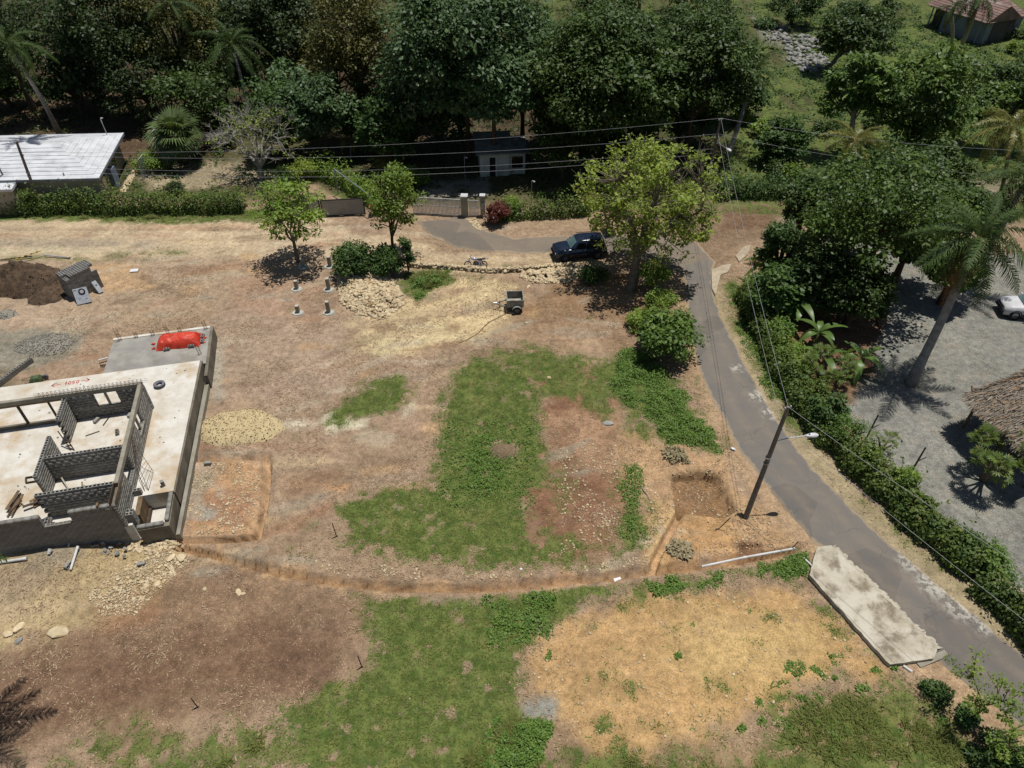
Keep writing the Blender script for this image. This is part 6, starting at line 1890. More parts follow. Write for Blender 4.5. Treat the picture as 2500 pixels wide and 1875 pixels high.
def grow(r, p, d, L, rad, lvl, segs, tips, spread=.6, ratio=.72, kids=(2, 3), upb=.15, wig=.18):
    p = np.array(p, float)
    d = np.array(d, float) / np.linalg.norm(d)
    n = 3
    q = p
    dd_ = d
    for i in range(n):
        dd_ = dd_ + np.array([r.gauss(0, wig), r.gauss(0, wig), r.gauss(0, wig * .6) + upb * .3])
        dd_ /= np.linalg.norm(dd_)
        nq = q + dd_ * L / n
        ra, rb = rad * (1 - .35 * i / n), rad * (1 - .35 * (i + 1) / n)
        segs.append((q, nq, ra, rb))
        q = nq
    if lvl == 0:
        tips.append((q, dd_))
        return
    k = r.randint(*kids)
    a0 = r.random() * 6.28
    for i in range(k):
        a = a0 + 6.283 * i / k + r.gauss(0, .4)
        ref = np.array([0, 0, 1.]) if abs(dd_[2]) < .9 else np.array([1., 0, 0])
        u = np.cross(dd_, ref)
        u /= np.linalg.norm(u)
        w = np.cross(dd_, u)
        s = spread * r.uniform(.6, 1.3)
        nd = dd_ * math.cos(s) + (u * math.cos(a) + w * math.sin(a)) * math.sin(s)
        nd[2] += upb
        grow(r, q, nd, L * ratio * r.uniform(.8, 1.2), rad * .62, lvl - 1, segs, tips, spread, ratio, kids, upb, wig)
    if lvl >= 1 and r.random() < .6:
        tips.append((q, dd_))

m_bark = M('grey_bark', S(142, 130, 114), S(110, 100, 88), .9, 2.5, .4, 12)
m_barkd = M('brown_bark', S(104, 84, 66), S(80, 66, 54), .9, 2.5, .4, 12)
m_barkp = M('pale_bark', S(178, 172, 164), S(148, 142, 136), .9, 2.5, .3, 12)
LF = {
    'lime': leafmat('leaf_lime', S(148, 178, 66), S(196, 210, 108), .46),
    'fresh': leafmat('leaf_fresh', S(108, 144, 52), S(160, 182, 80), .36),
    'mid': leafmat('leaf_mid', S(58, 92, 38), S(98, 126, 56), .26),
    'dark': leafmat('leaf_dark', S(54, 80, 30), S(98, 122, 52), .24),
    'blue': leafmat('leaf_bluegreen', S(68, 98, 56), S(114, 142, 88), .24),
    'olive': leafmat('leaf_olive', S(84, 88, 36), S(124, 120, 58), .22),
    'deep': leafmat('leaf_deep', S(46, 68, 30), S(78, 98, 44), .2),
    'glossy': leafmat('leaf_glossy', S(68, 98, 40), S(126, 152, 68), .26, rough=.5, spec=.3),
    'hedge': leafmat('leaf_hedge', S(72, 100, 40), S(132, 150, 66), .3, dry=S(160, 146, 80)),
    'palm': leafmat('leaf_palm', S(54, 80, 38), S(100, 116, 64), .18, rough=.6, spec=.15),
    'coco': leafmat('leaf_coconut', S(116, 124, 56), S(158, 150, 84), .25, rough=.4, dry=S(176, 150, 90)),
    'fan': leafmat('leaf_fanpalm', S(88, 112, 66), S(132, 144, 92), .18, rough=.4),
    'banana': leafmat('leaf_banana', S(84, 118, 52), S(118, 146, 74), .32, rough=.4),
    'red': leafmat('leaf_red', S(96, 44, 36), S(128, 66, 48), .2),
    'yellow': leafmat('leaf_yellow', S(196, 160, 40), S(212, 150, 50), .25),
    'drypalm': leafmat('leaf_dead', S(150, 108, 66), S(110, 84, 58), .1),
    'straw': leafmat('leaf_strawy', S(186, 170, 134), S(150, 140, 104), .2),
    'grass': leafmat('blade_grass', S(110, 126, 58), S(168, 168, 98), .45, dry=S(196, 178, 124)),
    'weed': leafmat('leaf_weed', S(90, 130, 52), S(142, 168, 80), .34),
}
def obj_leaf(name, V_, tone, mat, parent):
    return np_obj(name, V_, np.arange(len(V_)).reshape(-1, 4), mat, parent, rnd=tone)

def tree_branchy(name, label, base, h, spread_r, leaf, seed, levels=4, per=26, size=.22, rad=.16, lean=(0, 0), bark=None, clr=.7, trunk_frac=.3, bare=0.0, group=None, kids=(2, 3), spread=.6, flat=.6, z0=0.0, upb=.12):
    r = random.Random(seed)
    e = empty(name, (base[0], base[1], z0), 0, label, 'tree', group)
    segs, tips = [], []
    th_ = h * trunk_frac
    grow(r, (0, 0, -.15), (lean[0], lean[1], 1.0), th_, rad, levels, segs, tips, spread, .74, kids, upb, .12)
    pts = np.array([t_[0] for t_ in tips])
    zt = pts[:, 2].max()
    rr_ = np.percentile(np.hypot(pts[:, 0] - pts[:, 0].mean(), pts[:, 1] - pts[:, 1].mean()), 90)
    sx, sz_ = spread_r / max(rr_, .1), h / max(zt, .1)
    S3 = np.array([sx, sx, sz_])
    def wv(p):
        k = min(1.0, max(0.0, p[2] / (th_ + 1e-6)))
        s_ = np.array([1 + (sx - 1) * k, 1 + (sx - 1) * k, sz_])
        return p * s_
    segs = [(wv(a), wv(b), c * 1.0, d * 1.0) for a, b, c, d in segs]
    pts = np.array([wv(p) for p in pts])
    V_, F_ = tubes(segs, 6)
    np_obj('trunk', V_, F_, bark or m_bark, e, smooth=True)
    rn = np.random.default_rng(seed)
    keep = rn.random(len(pts)) >= bare
    pts = pts[keep]
    V_, tone = clump(rn, pts, np.full(len(pts), clr) * rn.uniform(.7, 1.3, len(pts)), per, size, flat)
    obj_leaf('crown', V_, tone, LF[leaf], e)
    return e

def tree_env(name, label, base, cen, radii, leaf, seed, n_cl=90, per=30, size=.22, clr=.6, fork=1.8, tr=.2, limbs=6, bare=0.0, bark=None, flat=.65, inner=.5, group=None, twigs=0, low=-.75, bdir=0.0):
    rn = np.random.default_rng(seed)
    e = empty(name, (base[0], base[1], 0), 0, label, 'tree', group)
    c0 = np.array([cen[0] - base[0], cen[1] - base[1], cen[2]])
    R = np.array(radii)
    g = rn.normal(0, 1, (n_cl * 4, 3))
    g /= np.linalg.norm(g, axis=1, keepdims=True)
    g = g[g[:, 2] > low][:n_cl]
    q = np.where(rn.random(len(g)) < inner, rn.uniform(.35, .8, len(g)), rn.uniform(.75, 1.0, len(g)))
    q = q * (1 + .5 * (fbm(g[:, 0] * 1.5 + 5, g[:, 2] * 1.5 + g[:, 1], .8, seed) - .5))
    cl = c0 + g * q[:, None] * R
    fk = np.array([c0[0] * .12, c0[1] * .12, fork])
    segs = [(np.array([0, 0, -.2]), fk * .5, tr * 1.25, tr), (fk * .5, fk, tr, tr * .85)]
    nodes = [fk]
    for k in range(limbs):
        a = 6.283 * k / limbs + rn.uniform(-.4, .4)
        el = rn.uniform(-.1, .9)
        d = np.array([math.cos(a) * math.cos(el), math.sin(a) * math.cos(el), math.sin(el)])
        end = c0 + d * R * rn.uniform(.5, .72)
        prev, m = fk, 5
        for i in range(1, m + 1):
            t_ = i / m
            p_ = fk * (1 - t_) + end * t_ + np.array([0, 0, math.sin(t_ * 3.14) * .25]) + rn.normal(0, .10 * R[0] / 3, 3) * (i < m)
            segs.append((prev, p_, tr * .62 * (1 - .8 * (t_ - 1 / m)), tr * .62 * (1 - .8 * t_)))
            nodes.append(p_)
            prev = p_
    nodes = np.array(nodes)
    for c_ in cl:
        k = np.argmin(np.linalg.norm(nodes - c_, axis=1) + .25 * (nodes[:, 2] > c_[2] + .3))
        n0 = nodes[k]
        m_ = (n0 + c_) / 2 + rn.normal(0, .12, 3)
        segs += [(n0, m_, .045, .03), (m_, c_, .03, .012)]
        for _ in range(twigs):
            d = rn.normal(0, 1, 3)
            d[2] = abs(d[2]) * .6
            d += g[0] * 0 + (c_ - c0) / (np.linalg.norm(c_ - c0) + .1)
            d /= np.linalg.norm(d)
            e1 = c_ + d * rn.uniform(.4, 1.0)
            segs += [(c_, e1, .014, .006)]
    V_, F_ = tubes(segs, 6)
    np_obj('trunk', V_, F_, bark or m_bark, e, smooth=True)
    kp = rn.random(len(cl)) >= np.where((g[:, 0] > .25) & (g[:, 2] > -.1) & (bdir > 0), bdir, bare)
    V_, tone = clump(rn, cl[kp], clr * rn.uniform(.7, 1.35, kp.sum()), per, size, flat)
    obj_leaf('crown', V_, tone, LF[leaf], e)
    return e
def PC(px, py, z):
    a = P(px, py, z)
    return (a[0], a[1], z)
def crown_px(x0, x1, y0, y1, zb):
    """crown box seen in the photo (2212 px grid) with the foot of the crown at height zb"""
    xm = (x0 + x1) / 2
    yf = G(xm, y1, zb)[1]
    c_ = G(xm, y1, zb)
    mpp = (G(x1, y1, zb)[0] - G(x0, y1, zb)[0]) / 2
    rx = mpp
    D = yf + rx * .55
    v = (937.5 - y0 * KD) / FPX
    zt = CAM_H + (-_s + v * _c) * D / (_c + v * _s)
    X = G(xm, (y0 + y1) / 2, (zb + zt) / 2)[0]
    return X, D, rx, zb, zt
def tree_dense(name, label, box, zb, leaf, seed, n_cl=70, per=150, size=.34, bark=None, group='trees behind the plot', ry=None, cl=.27, flat=.62, lean=0.0, aspect=.55, inner=.35, shape=None):
    X, D, rx, zb, zt = crown_px(*box, zb)
    if shape:
        zt = min(zt, shape)
    rn = np.random.default_rng(seed)
    cz, rz_ = (zb + zt) / 2, (zt - zb) / 2
    ry = ry or rx * .85
    e = empty(name, (X, D, 0), 0, label, 'tree', group)
    g = rn.normal(0, 1, (n_cl * 3, 3))
    g /= np.linalg.norm(g, axis=1, keepdims=True)
    g = g[(g[:, 2] > -.55) & (g[:, 1] < .75)][:n_cl]
    q = np.where(rn.random(len(g)) < inner, rn.uniform(.4, .8, len(g)), rn.uniform(.8, 1.05, len(g)))
    q *= 1 + .25 * (fbm(g[:, 0] * 2 + seed, g[:, 2] * 2, .7, seed) - .5)
    cen = g * q[:, None] * np.array([rx * .88, ry * .88, rz_ * .9]) + np.array([0, 0, cz])
    rad = rn.uniform(.6, 1.25, len(g)) * cl * (rx + rz_) / 2
    V_, tone = clump(rn, cen, rad, per, size, flat, aspect=aspect)
    keepv = V_.reshape(-1, 4, 3)[:, 0, 2] > .1
    V_ = V_.reshape(-1, 4, 3)[keepv].reshape(-1, 3)
    tone = tone.reshape(-1, 4)[keepv].ravel()
    obj_leaf('crown', V_, tone, LF[leaf], e)
    segs = [(np.array([lean, 0, -.3]), np.array([lean * .5, 0, zb * .6 + .4]), .3 + .02 * rx, .26), (np.array([lean * .5, 0, zb * .6 + .4]), np.array([0, 0, cz]), .26, .14)]
    for k in rn.permutation(len(cen))[:14]:
        b_ = cen[k]
        m_ = b_ * .45 + np.array([0, 0, cz * .38])
        st = np.array([lean * .3, 0, zb + (cz - zb) * rn.random() * .6])
        segs += [(st, m_, .11, .07), (m_, b_, .07, .025)]
    V_, F_ = tubes(segs, 6)
    np_obj('trunk', V_, F_, bark or m_barkd, e, smooth=True)
    return e
def shrub(name, label, base, r0, h, leaf, seed, per=70, size=.16, n_cl=26, cat='shrub', group=None, lift=0.0, flat=.8):
    rn = np.random.default_rng(seed)
    e = empty(name, (base[0], base[1], 0), 0, label, cat, group)
    g = rn.normal(0, 1, (n_cl * 3, 3))
    g /= np.linalg.norm(g, axis=1, keepdims=True)
    g = g[g[:, 2] > -.35][:n_cl]
    q = rn.uniform(.55, 1.0, len(g))
    cen = g * q[:, None] * np.array([r0 * .85, r0 * .85, h * .5]) + np.array([0, 0, h * .5 + lift])
    V_, tone = clump(rn, cen, rn.uniform(.3, .45, len(g)) * r0, per, size, flat)
    z = V_.reshape(-1, 4, 3)
    k = z[:, 0, 2] > .03
    obj_leaf('foliage', z[k].reshape(-1, 3), tone.reshape(-1, 4)[k].ravel(), LF[leaf], e)
    segs = [(np.array([0, 0, -.1]), np.array([0, 0, h * .4 + lift]), .05, .04)] + [(np.array([0, 0, .1 + lift * .5]), c_, .035, .012) for c_ in cen[:8]]
    V_, F_ = tubes(segs, 5)
    np_obj('stem', V_, F_, m_barkd, e)
    return e
def hedge(name, label, line, w, h, leaf, seed, dens=260, size=.15, group=None, top_var=.35):
    rn = np.random.default_rng(seed)
    line = np.array(line)
    d = np.concatenate([[0], np.cumsum(np.hypot(*np.diff(line, axis=0).T))])
    Lt = d[-1]
    e = empty(name, (line[0][0], line[0][1], 0), 0, label, 'hedge', group)
    n = int(Lt * dens)
    u = rn.random(n) * Lt
    x, y = np.interp(u, d, line[:, 0]), np.interp(u, d, line[:, 1])
    tx, ty = np.gradient(line[:, 0]), np.gradient(line[:, 1])
    nxn = np.interp(u, d, -ty)
    nyn = np.interp(u, d, tx)
    nl = np.hypot(nxn, nyn)
    nxn, nyn = nxn / nl, nyn / nl
    a = rn.uniform(-.25, math.pi + .25, n)
    lump = .45 + 1.1 * fbm(u, np.cos(a) * .8, .8, seed)
    hh = h * (1 - top_var / 2 + top_var * fbm(u, u * 0 + 3, 1.6, seed + 3))
    q = rn.random(n) ** .3 * lump
    off = np.cos(a) * w / 2 * q
    zz = np.clip(np.sin(a), -.2, 1) ** 1 * hh * q
    zz = np.where(rn.random(n) < .35, rn.random(n) * hh * .7, zz)
    zz = np.where((rn.random(n) < .10) & (fbm(u, u * 0 + 9, .25, seed + 5, 2) > .58), hh * rn.uniform(.9, 1.5, n), zz)
    c_ = np.stack([x + nxn * off - line[0][0], y + nyn * off - line[0][1], np.maximum(zz, .04)], 1)
    nrm = np.stack([nxn * np.cos(a), nyn * np.cos(a), np.sin(a) + .5], 1) + rn.normal(0, .5, (n, 3))
    ax = rn.normal(0, 1, (n, 3))
    ax[:, 2] += .2
    L = size * rn.uniform(.6, 1.5, n)
    V_ = leaf_quads(c_, nrm, ax, L, L * .55)
    tone = np.repeat(np.clip(rn.normal(.4, .2, n) + (fbm(u, np.cos(a), .8, seed + 9) - .5) * .9, 0, 1), 4)
    obj_leaf('foliage', V_, tone, LF[leaf], e)
    segs = []
    for k in range(int(Lt * 1.2)):
        uu_ = rn.random() * Lt
        px_, py_ = np.interp(uu_, d, line[:, 0]) - line[0][0], np.interp(uu_, d, line[:, 1]) - line[0][1]
        segs.append((np.array([px_, py_, -.1]), np.array([px_ + rn.normal(0, .15), py_ + rn.normal(0, .15), h * .8]), .035, .015))
    V_, F_ = tubes(segs, 5)
    np_obj('stems', V_, F_, m_barkd, e)
    return e

# ---- palms
def frond_mesh(seed, L=3.4, droop=1.0, leaflets=46, ll=.62, mat=None, vee=.5, hang=.6, keep=1.0):
    r = random.Random(seed)
    V_, F_, T_ = [], [], []
    pts = []
    for i in range(25):
        t = i / 24
        pts.append(Vector((L * t * (1 - .12 * droop * t), 0, L * (.30 * t - .62 * droop * t * t))))
    def at(t):
        k = min(int(t * 24), 23)
        return pts[k].lerp(pts[k + 1], t * 24 - k), (pts[k + 1] - pts[k]).normalized()
    def quad(a, b, c, d, tn):
        n = len(V_)
        V_.extend([tuple(a), tuple(b), tuple(c), tuple(d)])
        F_.append((n, n + 1, n + 2, n + 3))
        T_.extend([tn] * 4)
    for i in range(24):
        w = .035 * (1 - i / 26)
        quad(pts[i] + Vector((0, w, 0)), pts[i] - Vector((0, w, 0)), pts[i + 1] - Vector((0, w * .9, 0)), pts[i + 1] + Vector((0, w * .9, 0)), .95 if i < 14 else .7)
    for i in range(leaflets):
        t = .12 + .87 * i / leaflets
        p, d = at(t)
        for s in (-1, 1):
            if r.random() > keep:
                continue
            l = ll * (math.sin(math.pi * min(1, .18 + t * .82)) ** .6) * r.uniform(.8, 1.1)
            side = Vector((0, s, 0))
            v = (side * .8 + d * (.55 + r.uniform(-.2, .3)) + Vector((0, 0, vee * .4 + r.uniform(-.35, .2)))).normalized()
            m = p + v * l * .5
            e_ = p + v * l * .82 + Vector((0, 0, -hang * l * .55))
            wd = d * (.018 + .012 * r.random())
            tn = min(1, max(0, r.gauss(.4, .2)))
            quad(p - wd, p + wd, m + wd, m - wd, tn)
            quad(m - wd, m + wd, e_ + wd * .3, e_ - wd * .3, tn)
    me = np_mesh('frond_%d' % seed, np.array(V_), np.array(F_), mat, rnd=T_)
    return me
FRONDS = {
    'royal': [frond_mesh(i, 3.3, .8 + .2 * i, 44, .7, LF['palm'], .5, .9) for i in range(4)],
    'coco': [frond_mesh(20 + i, 3.6, .9 + .2 * i, 46, .75, LF['coco'], .2, 1.3) for i in range(3)],
    'areca': [frond_mesh(30 + i, 1.7, 1.0 + .2 * i, 30, .45, LF['coco'], .4, .7) for i in range(3)],
    'dead': [frond_mesh(40 + i, 2.8, 2.0, 34, .6, LF['drypalm'], .0, 1.6, .7) for i in range(2)],
}
def palm(name, label, base, top, kind, n, seed, r0=.22, r1=.16, scale=1.0, dead=0, group='palms', crownshaft=True, tmin=-.75, tmax=1.25):
    r = random.Random(seed)
    base, top = Vector(base), Vector(top)
    e = empty(name, base, 0, label, 'palm', group)
    d = top - base
    pts, rs = [], []
    for i in range(9):
        t = i / 8
        bow = math.sin(t * math.pi) * .03 * d.length
        pts.append(d * t + Vector((bow * .5, bow * .2, 0)) - (Vector((0, 0, .2)) if i == 0 else Vector()))
        rs.append((r0 * (1.25 - .9 * t) if t < .25 else r0 + (r1 - r0) * t) if i else r0 * 1.35)
    MB().tube(pts, rs, 10).obj('trunk', m_barkp if kind == 'royal' else m_bark, e, smooth=True)
    if crownshaft and kind == 'royal':
        MB().tube([d, d + Vector((0, 0, .5)), d + Vector((0, 0, 1.0))], [r1 * 1.1, r1 * 1.15, .06], 10).obj('crownshaft', M('crownshaft_green', S(96, 120, 62), S(112, 132, 76), .5), e, smooth=True)
        d = d + Vector((0, 0, .75))
    for i in range(n):
        a = 2.399 * i + r.uniform(-.2, .2)
        el = tmax + (tmin - tmax) * ((i + .5) / n) ** .8
        me = FRONDS[kind][r.randrange(len(FRONDS[kind]))]
        s = scale * r.uniform(.85, 1.1) * (.8 if el > .9 else 1)
        place('frond', me, e, d, (r.uniform(-.3, .3), -el, a), (s, s, s))
    for i in range(dead):
        place('dead_frond', FRONDS['dead'][i % 2], e, d - Vector((0, 0, .3)), (0, .35 + r.random() * .4, r.random() * 6.28), (scale, scale, scale))
    return e
def fan_mesh(seed, R=1.0, n=22):
    r = random.Random(seed)
    V_, F_, T_ = [], [], []
    for i in range(n):
        a = -2.0 + 4.0 * i / (n - 1)
        d = Vector((math.cos(a), math.sin(a), 0))
        s_ = Vector((-math.sin(a), math.cos(a), 0)) * .055
        k = len(V_)
        m = d * R * .62 + Vector((.9, 0, .05))
        tip = d * R * r.uniform(.95, 1.1) + Vector((.9, 0, -.22 - .2 * r.random()))
        c_ = Vector((.9, 0, 0))
        V_.extend([tuple(c_), tuple(m + s_), tuple(tip), tuple(m - s_)])
        F_.append((k, k + 1, k + 2, k + 3))
        T_.extend([min(1, max(0, r.gauss(.45, .22)))] * 4)
    k = len(V_)
    V_.extend([(0, .02, 0), (0, -.02, 0), (.9, -.02, 0), (.9, .02, 0)])
    F_.append((k, k + 1, k + 2, k + 3))
    T_.extend([.8] * 4)
    return np_mesh('fan_leaf_%d' % seed, np.array(V_), np.array(F_), LF['fan'], rnd=T_)
FANS = [fan_mesh(i) for i in range(4)]
def fan_palm(label, base, h, R, n, seed):
    r = random.Random(seed)
    e = empty('fan_palm', (*base, 0), 0, label, 'palm', 'palms')
    MB().tube([(0, 0, -.2), (0, 0, h)], [.24, .2], 8).obj('trunk', m_barkd, e, smooth=True)
    for i in range(n):
        a = 2.399 * i
        el = 1.35 - 2.1 * ((i + .5) / n)
        s = R * r.uniform(.85, 1.15)
        place('fan_leaf', FANS[r.randrange(4)], e, (0, 0, h), (r.uniform(-.3, .3), -el, a), (s, s, s))
    return e
def banana_leaf(seed, L=2.2, W_=.5, droop=1.0):
    r = random.Random(seed)
    V_, F_, T_ = [], [], []
    n = 12
    for i in range(n + 1):
        t = i / n
        x = L * (t - .15 * t * t)
        z = L * (.55 * t - .75 * droop * t * t)
        w = W_ * .5 * (math.sin(math.pi * min(1, max(0.0, (t - .12) / .88)) ** .7) ** .6 if t > .12 else .04)
        w = max(w, .02)
        for s, dz in ((-1, .09), (0, 0), (1, .09)):
            V_.append((x + (r.uniform(-.03, .03) if s else 0), s * w, z + dz * w * 2))
            T_.append(.85 if s == 0 else min(1, max(0, r.gauss(.4, .15))))
    for i in range(n):
        for k in (0, 1):
            if r.random() < .08 and 2 < i < n - 1:
                continue
            a = i * 3 + k
            F_.append((a, a + 1, a + 4, a + 3))
    return np_mesh('banana_leaf_%d' % seed, np.array(V_), np.array(F_), LF['banana'], rnd=T_)
BLEAF = [banana_leaf(i, 2.2, .55, .8 + .25 * i) for i in range(4)]
def banana(label, base, h, n, seed, s=1.0):
    r = random.Random(seed)
    e = empty('banana_plant', (*base, 0), 0, label, 'banana plant', 'banana plants')
    MB().tube([(0, 0, -.1), (.03, 0, h)], [.13, .08], 8).obj('stem', M('banana_stem', S(110, 116, 66), S(92, 96, 56), .7), e, smooth=True)
    for i in range(n):
        a = 2.399 * i + r.uniform(-.3, .3)
        el = 1.1 - 1.2 * (i / n)
        k = s * r.uniform(.8, 1.1)
        place('banana_leaf', BLEAF[r.randrange(4)], e, (0, 0, h), (r.uniform(-.2, .2), -el + .3, a), (k, k, k))
    return e
def palmate(seed):
    r = random.Random(seed)
    V_, F_, T_ = [(0, .012, 0), (0, -.012, 0), (.45, -.012, .05), (.45, .012, .05)], [(0, 1, 2, 3)], [.9] * 4
    for i in range(9):
        a = -2.2 + 4.4 * i / 8
        d = Vector((math.cos(a), math.sin(a), -.12))
        s_ = Vector((-math.sin(a), math.cos(a), 0)) * .038
        c_ = Vector((.45, 0, .05))
        l = .36 * r.uniform(.85, 1.1) * (1 - .12 * abs(a))
        k = len(V_)
        V_.extend([tuple(c_), tuple(c_ + d * l * .55 + s_), tuple(c_ + d * l), tuple(c_ + d * l * .55 - s_)])
        F_.append((k, k + 1, k + 2, k + 3))
        T_.extend([min(1, max(0, r.gauss(.45, .2)))] * 4)
    return np_mesh('palmate_leaf_%d' % seed, np.array(V_), np.array(F_), LF['hedge'], rnd=T_)
PLEAF = [palmate(i) for i in range(4)]
def papaya(name, label, base, h, n, seed, s=1.0, heads=3, rad=.9):
    r = random.Random(seed)
    e = empty(name, (*base, 0), 0, label, 'tree', None)
    hd = []
    for k in range(heads):
        a = 6.283 * k / heads + r.random()
        p = Vector((rad * .5 * math.cos(a), rad * .5 * math.sin(a), h * r.uniform(.85, 1.05)))
        MB().tube([(0, 0, -.1), (p.x * .3, p.y * .3, h * .45), tuple(p)], [.09, .07, .05], 8).obj('stem', m_bark, e, smooth=True)
        hd.append(p)
    for i in range(n):
        p = hd[i % heads]
        a = 2.399 * i
        el = 1.0 - 1.5 * (i / n) * r.uniform(.6, 1.2)
        k = s * r.uniform(.8, 1.25)
        place('palmate_leaf', PLEAF[r.randrange(4)], e, p - Vector((0, 0, .35 * r.random())), (r.uniform(-.3, .3), -el, a), (k * 1.1, k * 1.1, k * 1.1))
    return e

# ---------------------------------------------------------------- trees in the plot
tree_env('small_tree', 'small feathery green tree standing over the shaded footings', P(728, 640), PC(703, 512, 4.7), (3.0, 2.8, 2.5), 'fresh', 3, 75, 62, .24, .62, 1.9, .15, 6, bark=m_bark, flat=.45)
tree_env('small_tree', 'slim taller green tree rising behind the dark shrub', P(962, 640), PC(962, 488, 5.0), (2.2, 1.9, 3.3), 'fresh', 8, 62, 60, .24, .58, 2.2, .14, 6, bark=m_barkd, flat=.7)
shrub('broadleaf_shrub', 'dense dark green broadleaf shrub below the slim tree, left part', G(765, 590), 1.75, 2.7, 'mid', 11, 130, .2, 36)
shrub('broadleaf_shrub', 'dark green shrub at the foot of the slim tree', G(835, 592), 1.35, 2.3, 'mid', 12, 110, .2, 30)
shrub('broadleaf_shrub', 'slim leafy sapling just right of the slim tree', G(882, 590), .6, 3.6, 'mid', 13, 60, .18, 18)
tree_env('spreading_tree', 'large sparse lime-green tree over the parked car with bare twigs', P(1540, 708), PC(1600, 487, 6.6), (5.6, 4.9, 5.2), 'lime', 21, 400, 36, .26, .48, 3.0, .36, 9, bare=.10, flat=.75, inner=.5, twigs=3, low=-.85, bdir=.58)
shrub('broadleaf_shrub', 'round bright green broadleaf shrub beside the lane', P(1625, 865), 2.1, 3.2, 'weed', 31, 150, .26, 44)
shrub('dark_shrub', 'low dark weedy shrub left of the big tree trunk', P(1445, 685), 1.3, 1.2, 'mid', 32, 120, .14, 26)
for k, (px, py, rr_, hh, lb) in enumerate([(1590, 700, 1.3, 2.6, 'tangled shrub right of the big tree trunk, upper part'), (1610, 765, 1.2, 2.2, 'tangled shrub between the big tree and the round shrub'), (1560, 800, 1.1, 1.2, 'low tangle left of the round lane shrub')]):
    shrub('tangled_shrub', lb, P(px, py), rr_, hh, 'fresh', 40 + k, 100, .15, 24)
# ---------------------------------------------------------------- forest behind the drive
tree_dense('mango_tree', 'rounded blue-green tree behind the bare grey tree', (600, 770, 150, 320), 2.0, 'blue', 51, 80, 150, .34)
tree_dense('tall_olive_tree', 'tall brownish olive tree at the top left of centre', (655, 860, -60, 240), 4.0, 'olive', 52, 110, 170, .26, cl=.24, flat=.9)
tree_dense('fig_tree', 'huge dark blue-green tree standing behind the hut', (815, 1190, -80, 320), 3.0, 'blue', 53, 170, 190, .42)
tree_dense('fig_tree', 'lower blue-green tree hanging over the hut roof', (960, 1170, 110, 296), 4.5, 'blue', 54, 90, 150, .38)
tree_dense('spreading_dark_tree', 'very wide dense green tree right of the hut', (1150, 1480, 10, 345), 3.0, 'dark', 55, 180, 190, .36)
tree_dense('spreading_dark_tree', 'right half of the dense green canopy behind the middle pole', (1390, 1640, 20, 300), 3.5, 'dark', 56, 110, 170, .36)
tree_dense('understory_tree', 'dark leafy tree between the mango and the big fig', (770, 900, 200, 370), 1.0, 'mid', 57, 60, 110, .32)
tree_dense('understory_tree', 'low dark tree right of the hut', (1150, 1290, 250, 390), .8, 'dark', 58, 50, 110, .3)
tree_dense('forest_tree', 'dark forest tree behind the white house, leftmost', (-160, 120, -60, 200), 3.5, 'deep', 61, 80, 130, .36)
tree_dense('forest_tree', 'dark forest tree behind the white house, second from left', (90, 330, -80, 190), 4.0, 'deep', 62, 90, 140, .36)
tree_dense('forest_tree', 'dark olive forest tree left of the crowned palm', (260, 470, -60, 190), 3.5, 'olive', 63, 70, 110, .3)
tree_dense('forest_tree', 'dark forest tree behind the crowned palm', (470, 690, -70, 190), 3.0, 'deep', 64, 90, 140, .36)
tree_dense('forest_tree', 'shaded forest tree deep between the palms', (360, 560, 60, 230), 1.5, 'dark', 65, 60, 100, .34)
for k, (bx, zb, lf, lb) in enumerate([((-100, 260, -230, -40), 3, 'deep', 'far forest tree above the upper left corner'), ((240, 620, -230, -40), 3, 'deep', 'far forest tree behind the left palms'), ((560, 900, -220, -30), 3, 'dark', 'far forest tree behind the olive tree'), ((860, 1260, -190, -20), 3, 'blue', 'far forest tree behind the huge fig'), ((1230, 1560, -130, 30), 2, 'dark', 'far tree on the slope behind the wide canopy')]):
    tree_dense('far_tree', lb, bx, zb, lf, 70 + k, 60, 90, .5, group='far forest trees')
more = [((-80, 60, 130, 240), .2, 'dark', 'low leafy tree at the left frame edge behind the white roof'), ((110, 250, 60, 230), .2, 'deep', 'dark tree directly behind the white house chimney pipe'), ((250, 380, 20, 180), 1, 'dark', 'dark tree above the white house gable'), ((380, 520, -20, 140), 2, 'dark', 'dark tree between the two tall left palms'), ((560, 700, 0, 160), 2, 'dark', 'dark tree right of the round-crowned palm'), ((560, 690, 130, 290), .3, 'blue', 'bluish bush tree in front of the olive tree'), ((840, 960, 60, 260), 1, 'blue', 'bluish tree left of the huge fig, lower part'), ((790, 900, 240, 345), .2, 'mid', 'leafy bush tree behind the slim plot tree'), ((930, 1050, 130, 305), .5, 'blue', 'bluish tree directly left of the hut'), ((1060, 1200, 60, 280), 2.5, 'blue', 'bluish tree behind the hut, right part'), ((1180, 1330, 80, 290), 1, 'dark', 'dark leafy tree left part of the wide canopy'), ((1330, 1480, 100, 320), .5, 'dark', 'dark leafy tree middle of the wide canopy front'), ((1470, 1610, 60, 270), .5, 'dark', 'dark leafy tree right part of the wide canopy front'), ((1290, 1420, 290, 385), .1, 'mid', 'low bushy tree behind the orange croton'), ((1230, 1420, -60, 90), 1, 'mid', 'far leafy tree above the wide canopy'), ((1440, 1600, -40, 110), 1, 'dark', 'far dark tree above the right canopy')]
for k, (bx, zb, lf, lb) in enumerate(more):
    tree_dense('forest_tree', lb, bx, zb, lf, 800 + k, 60, 90, .38, inner=.3)
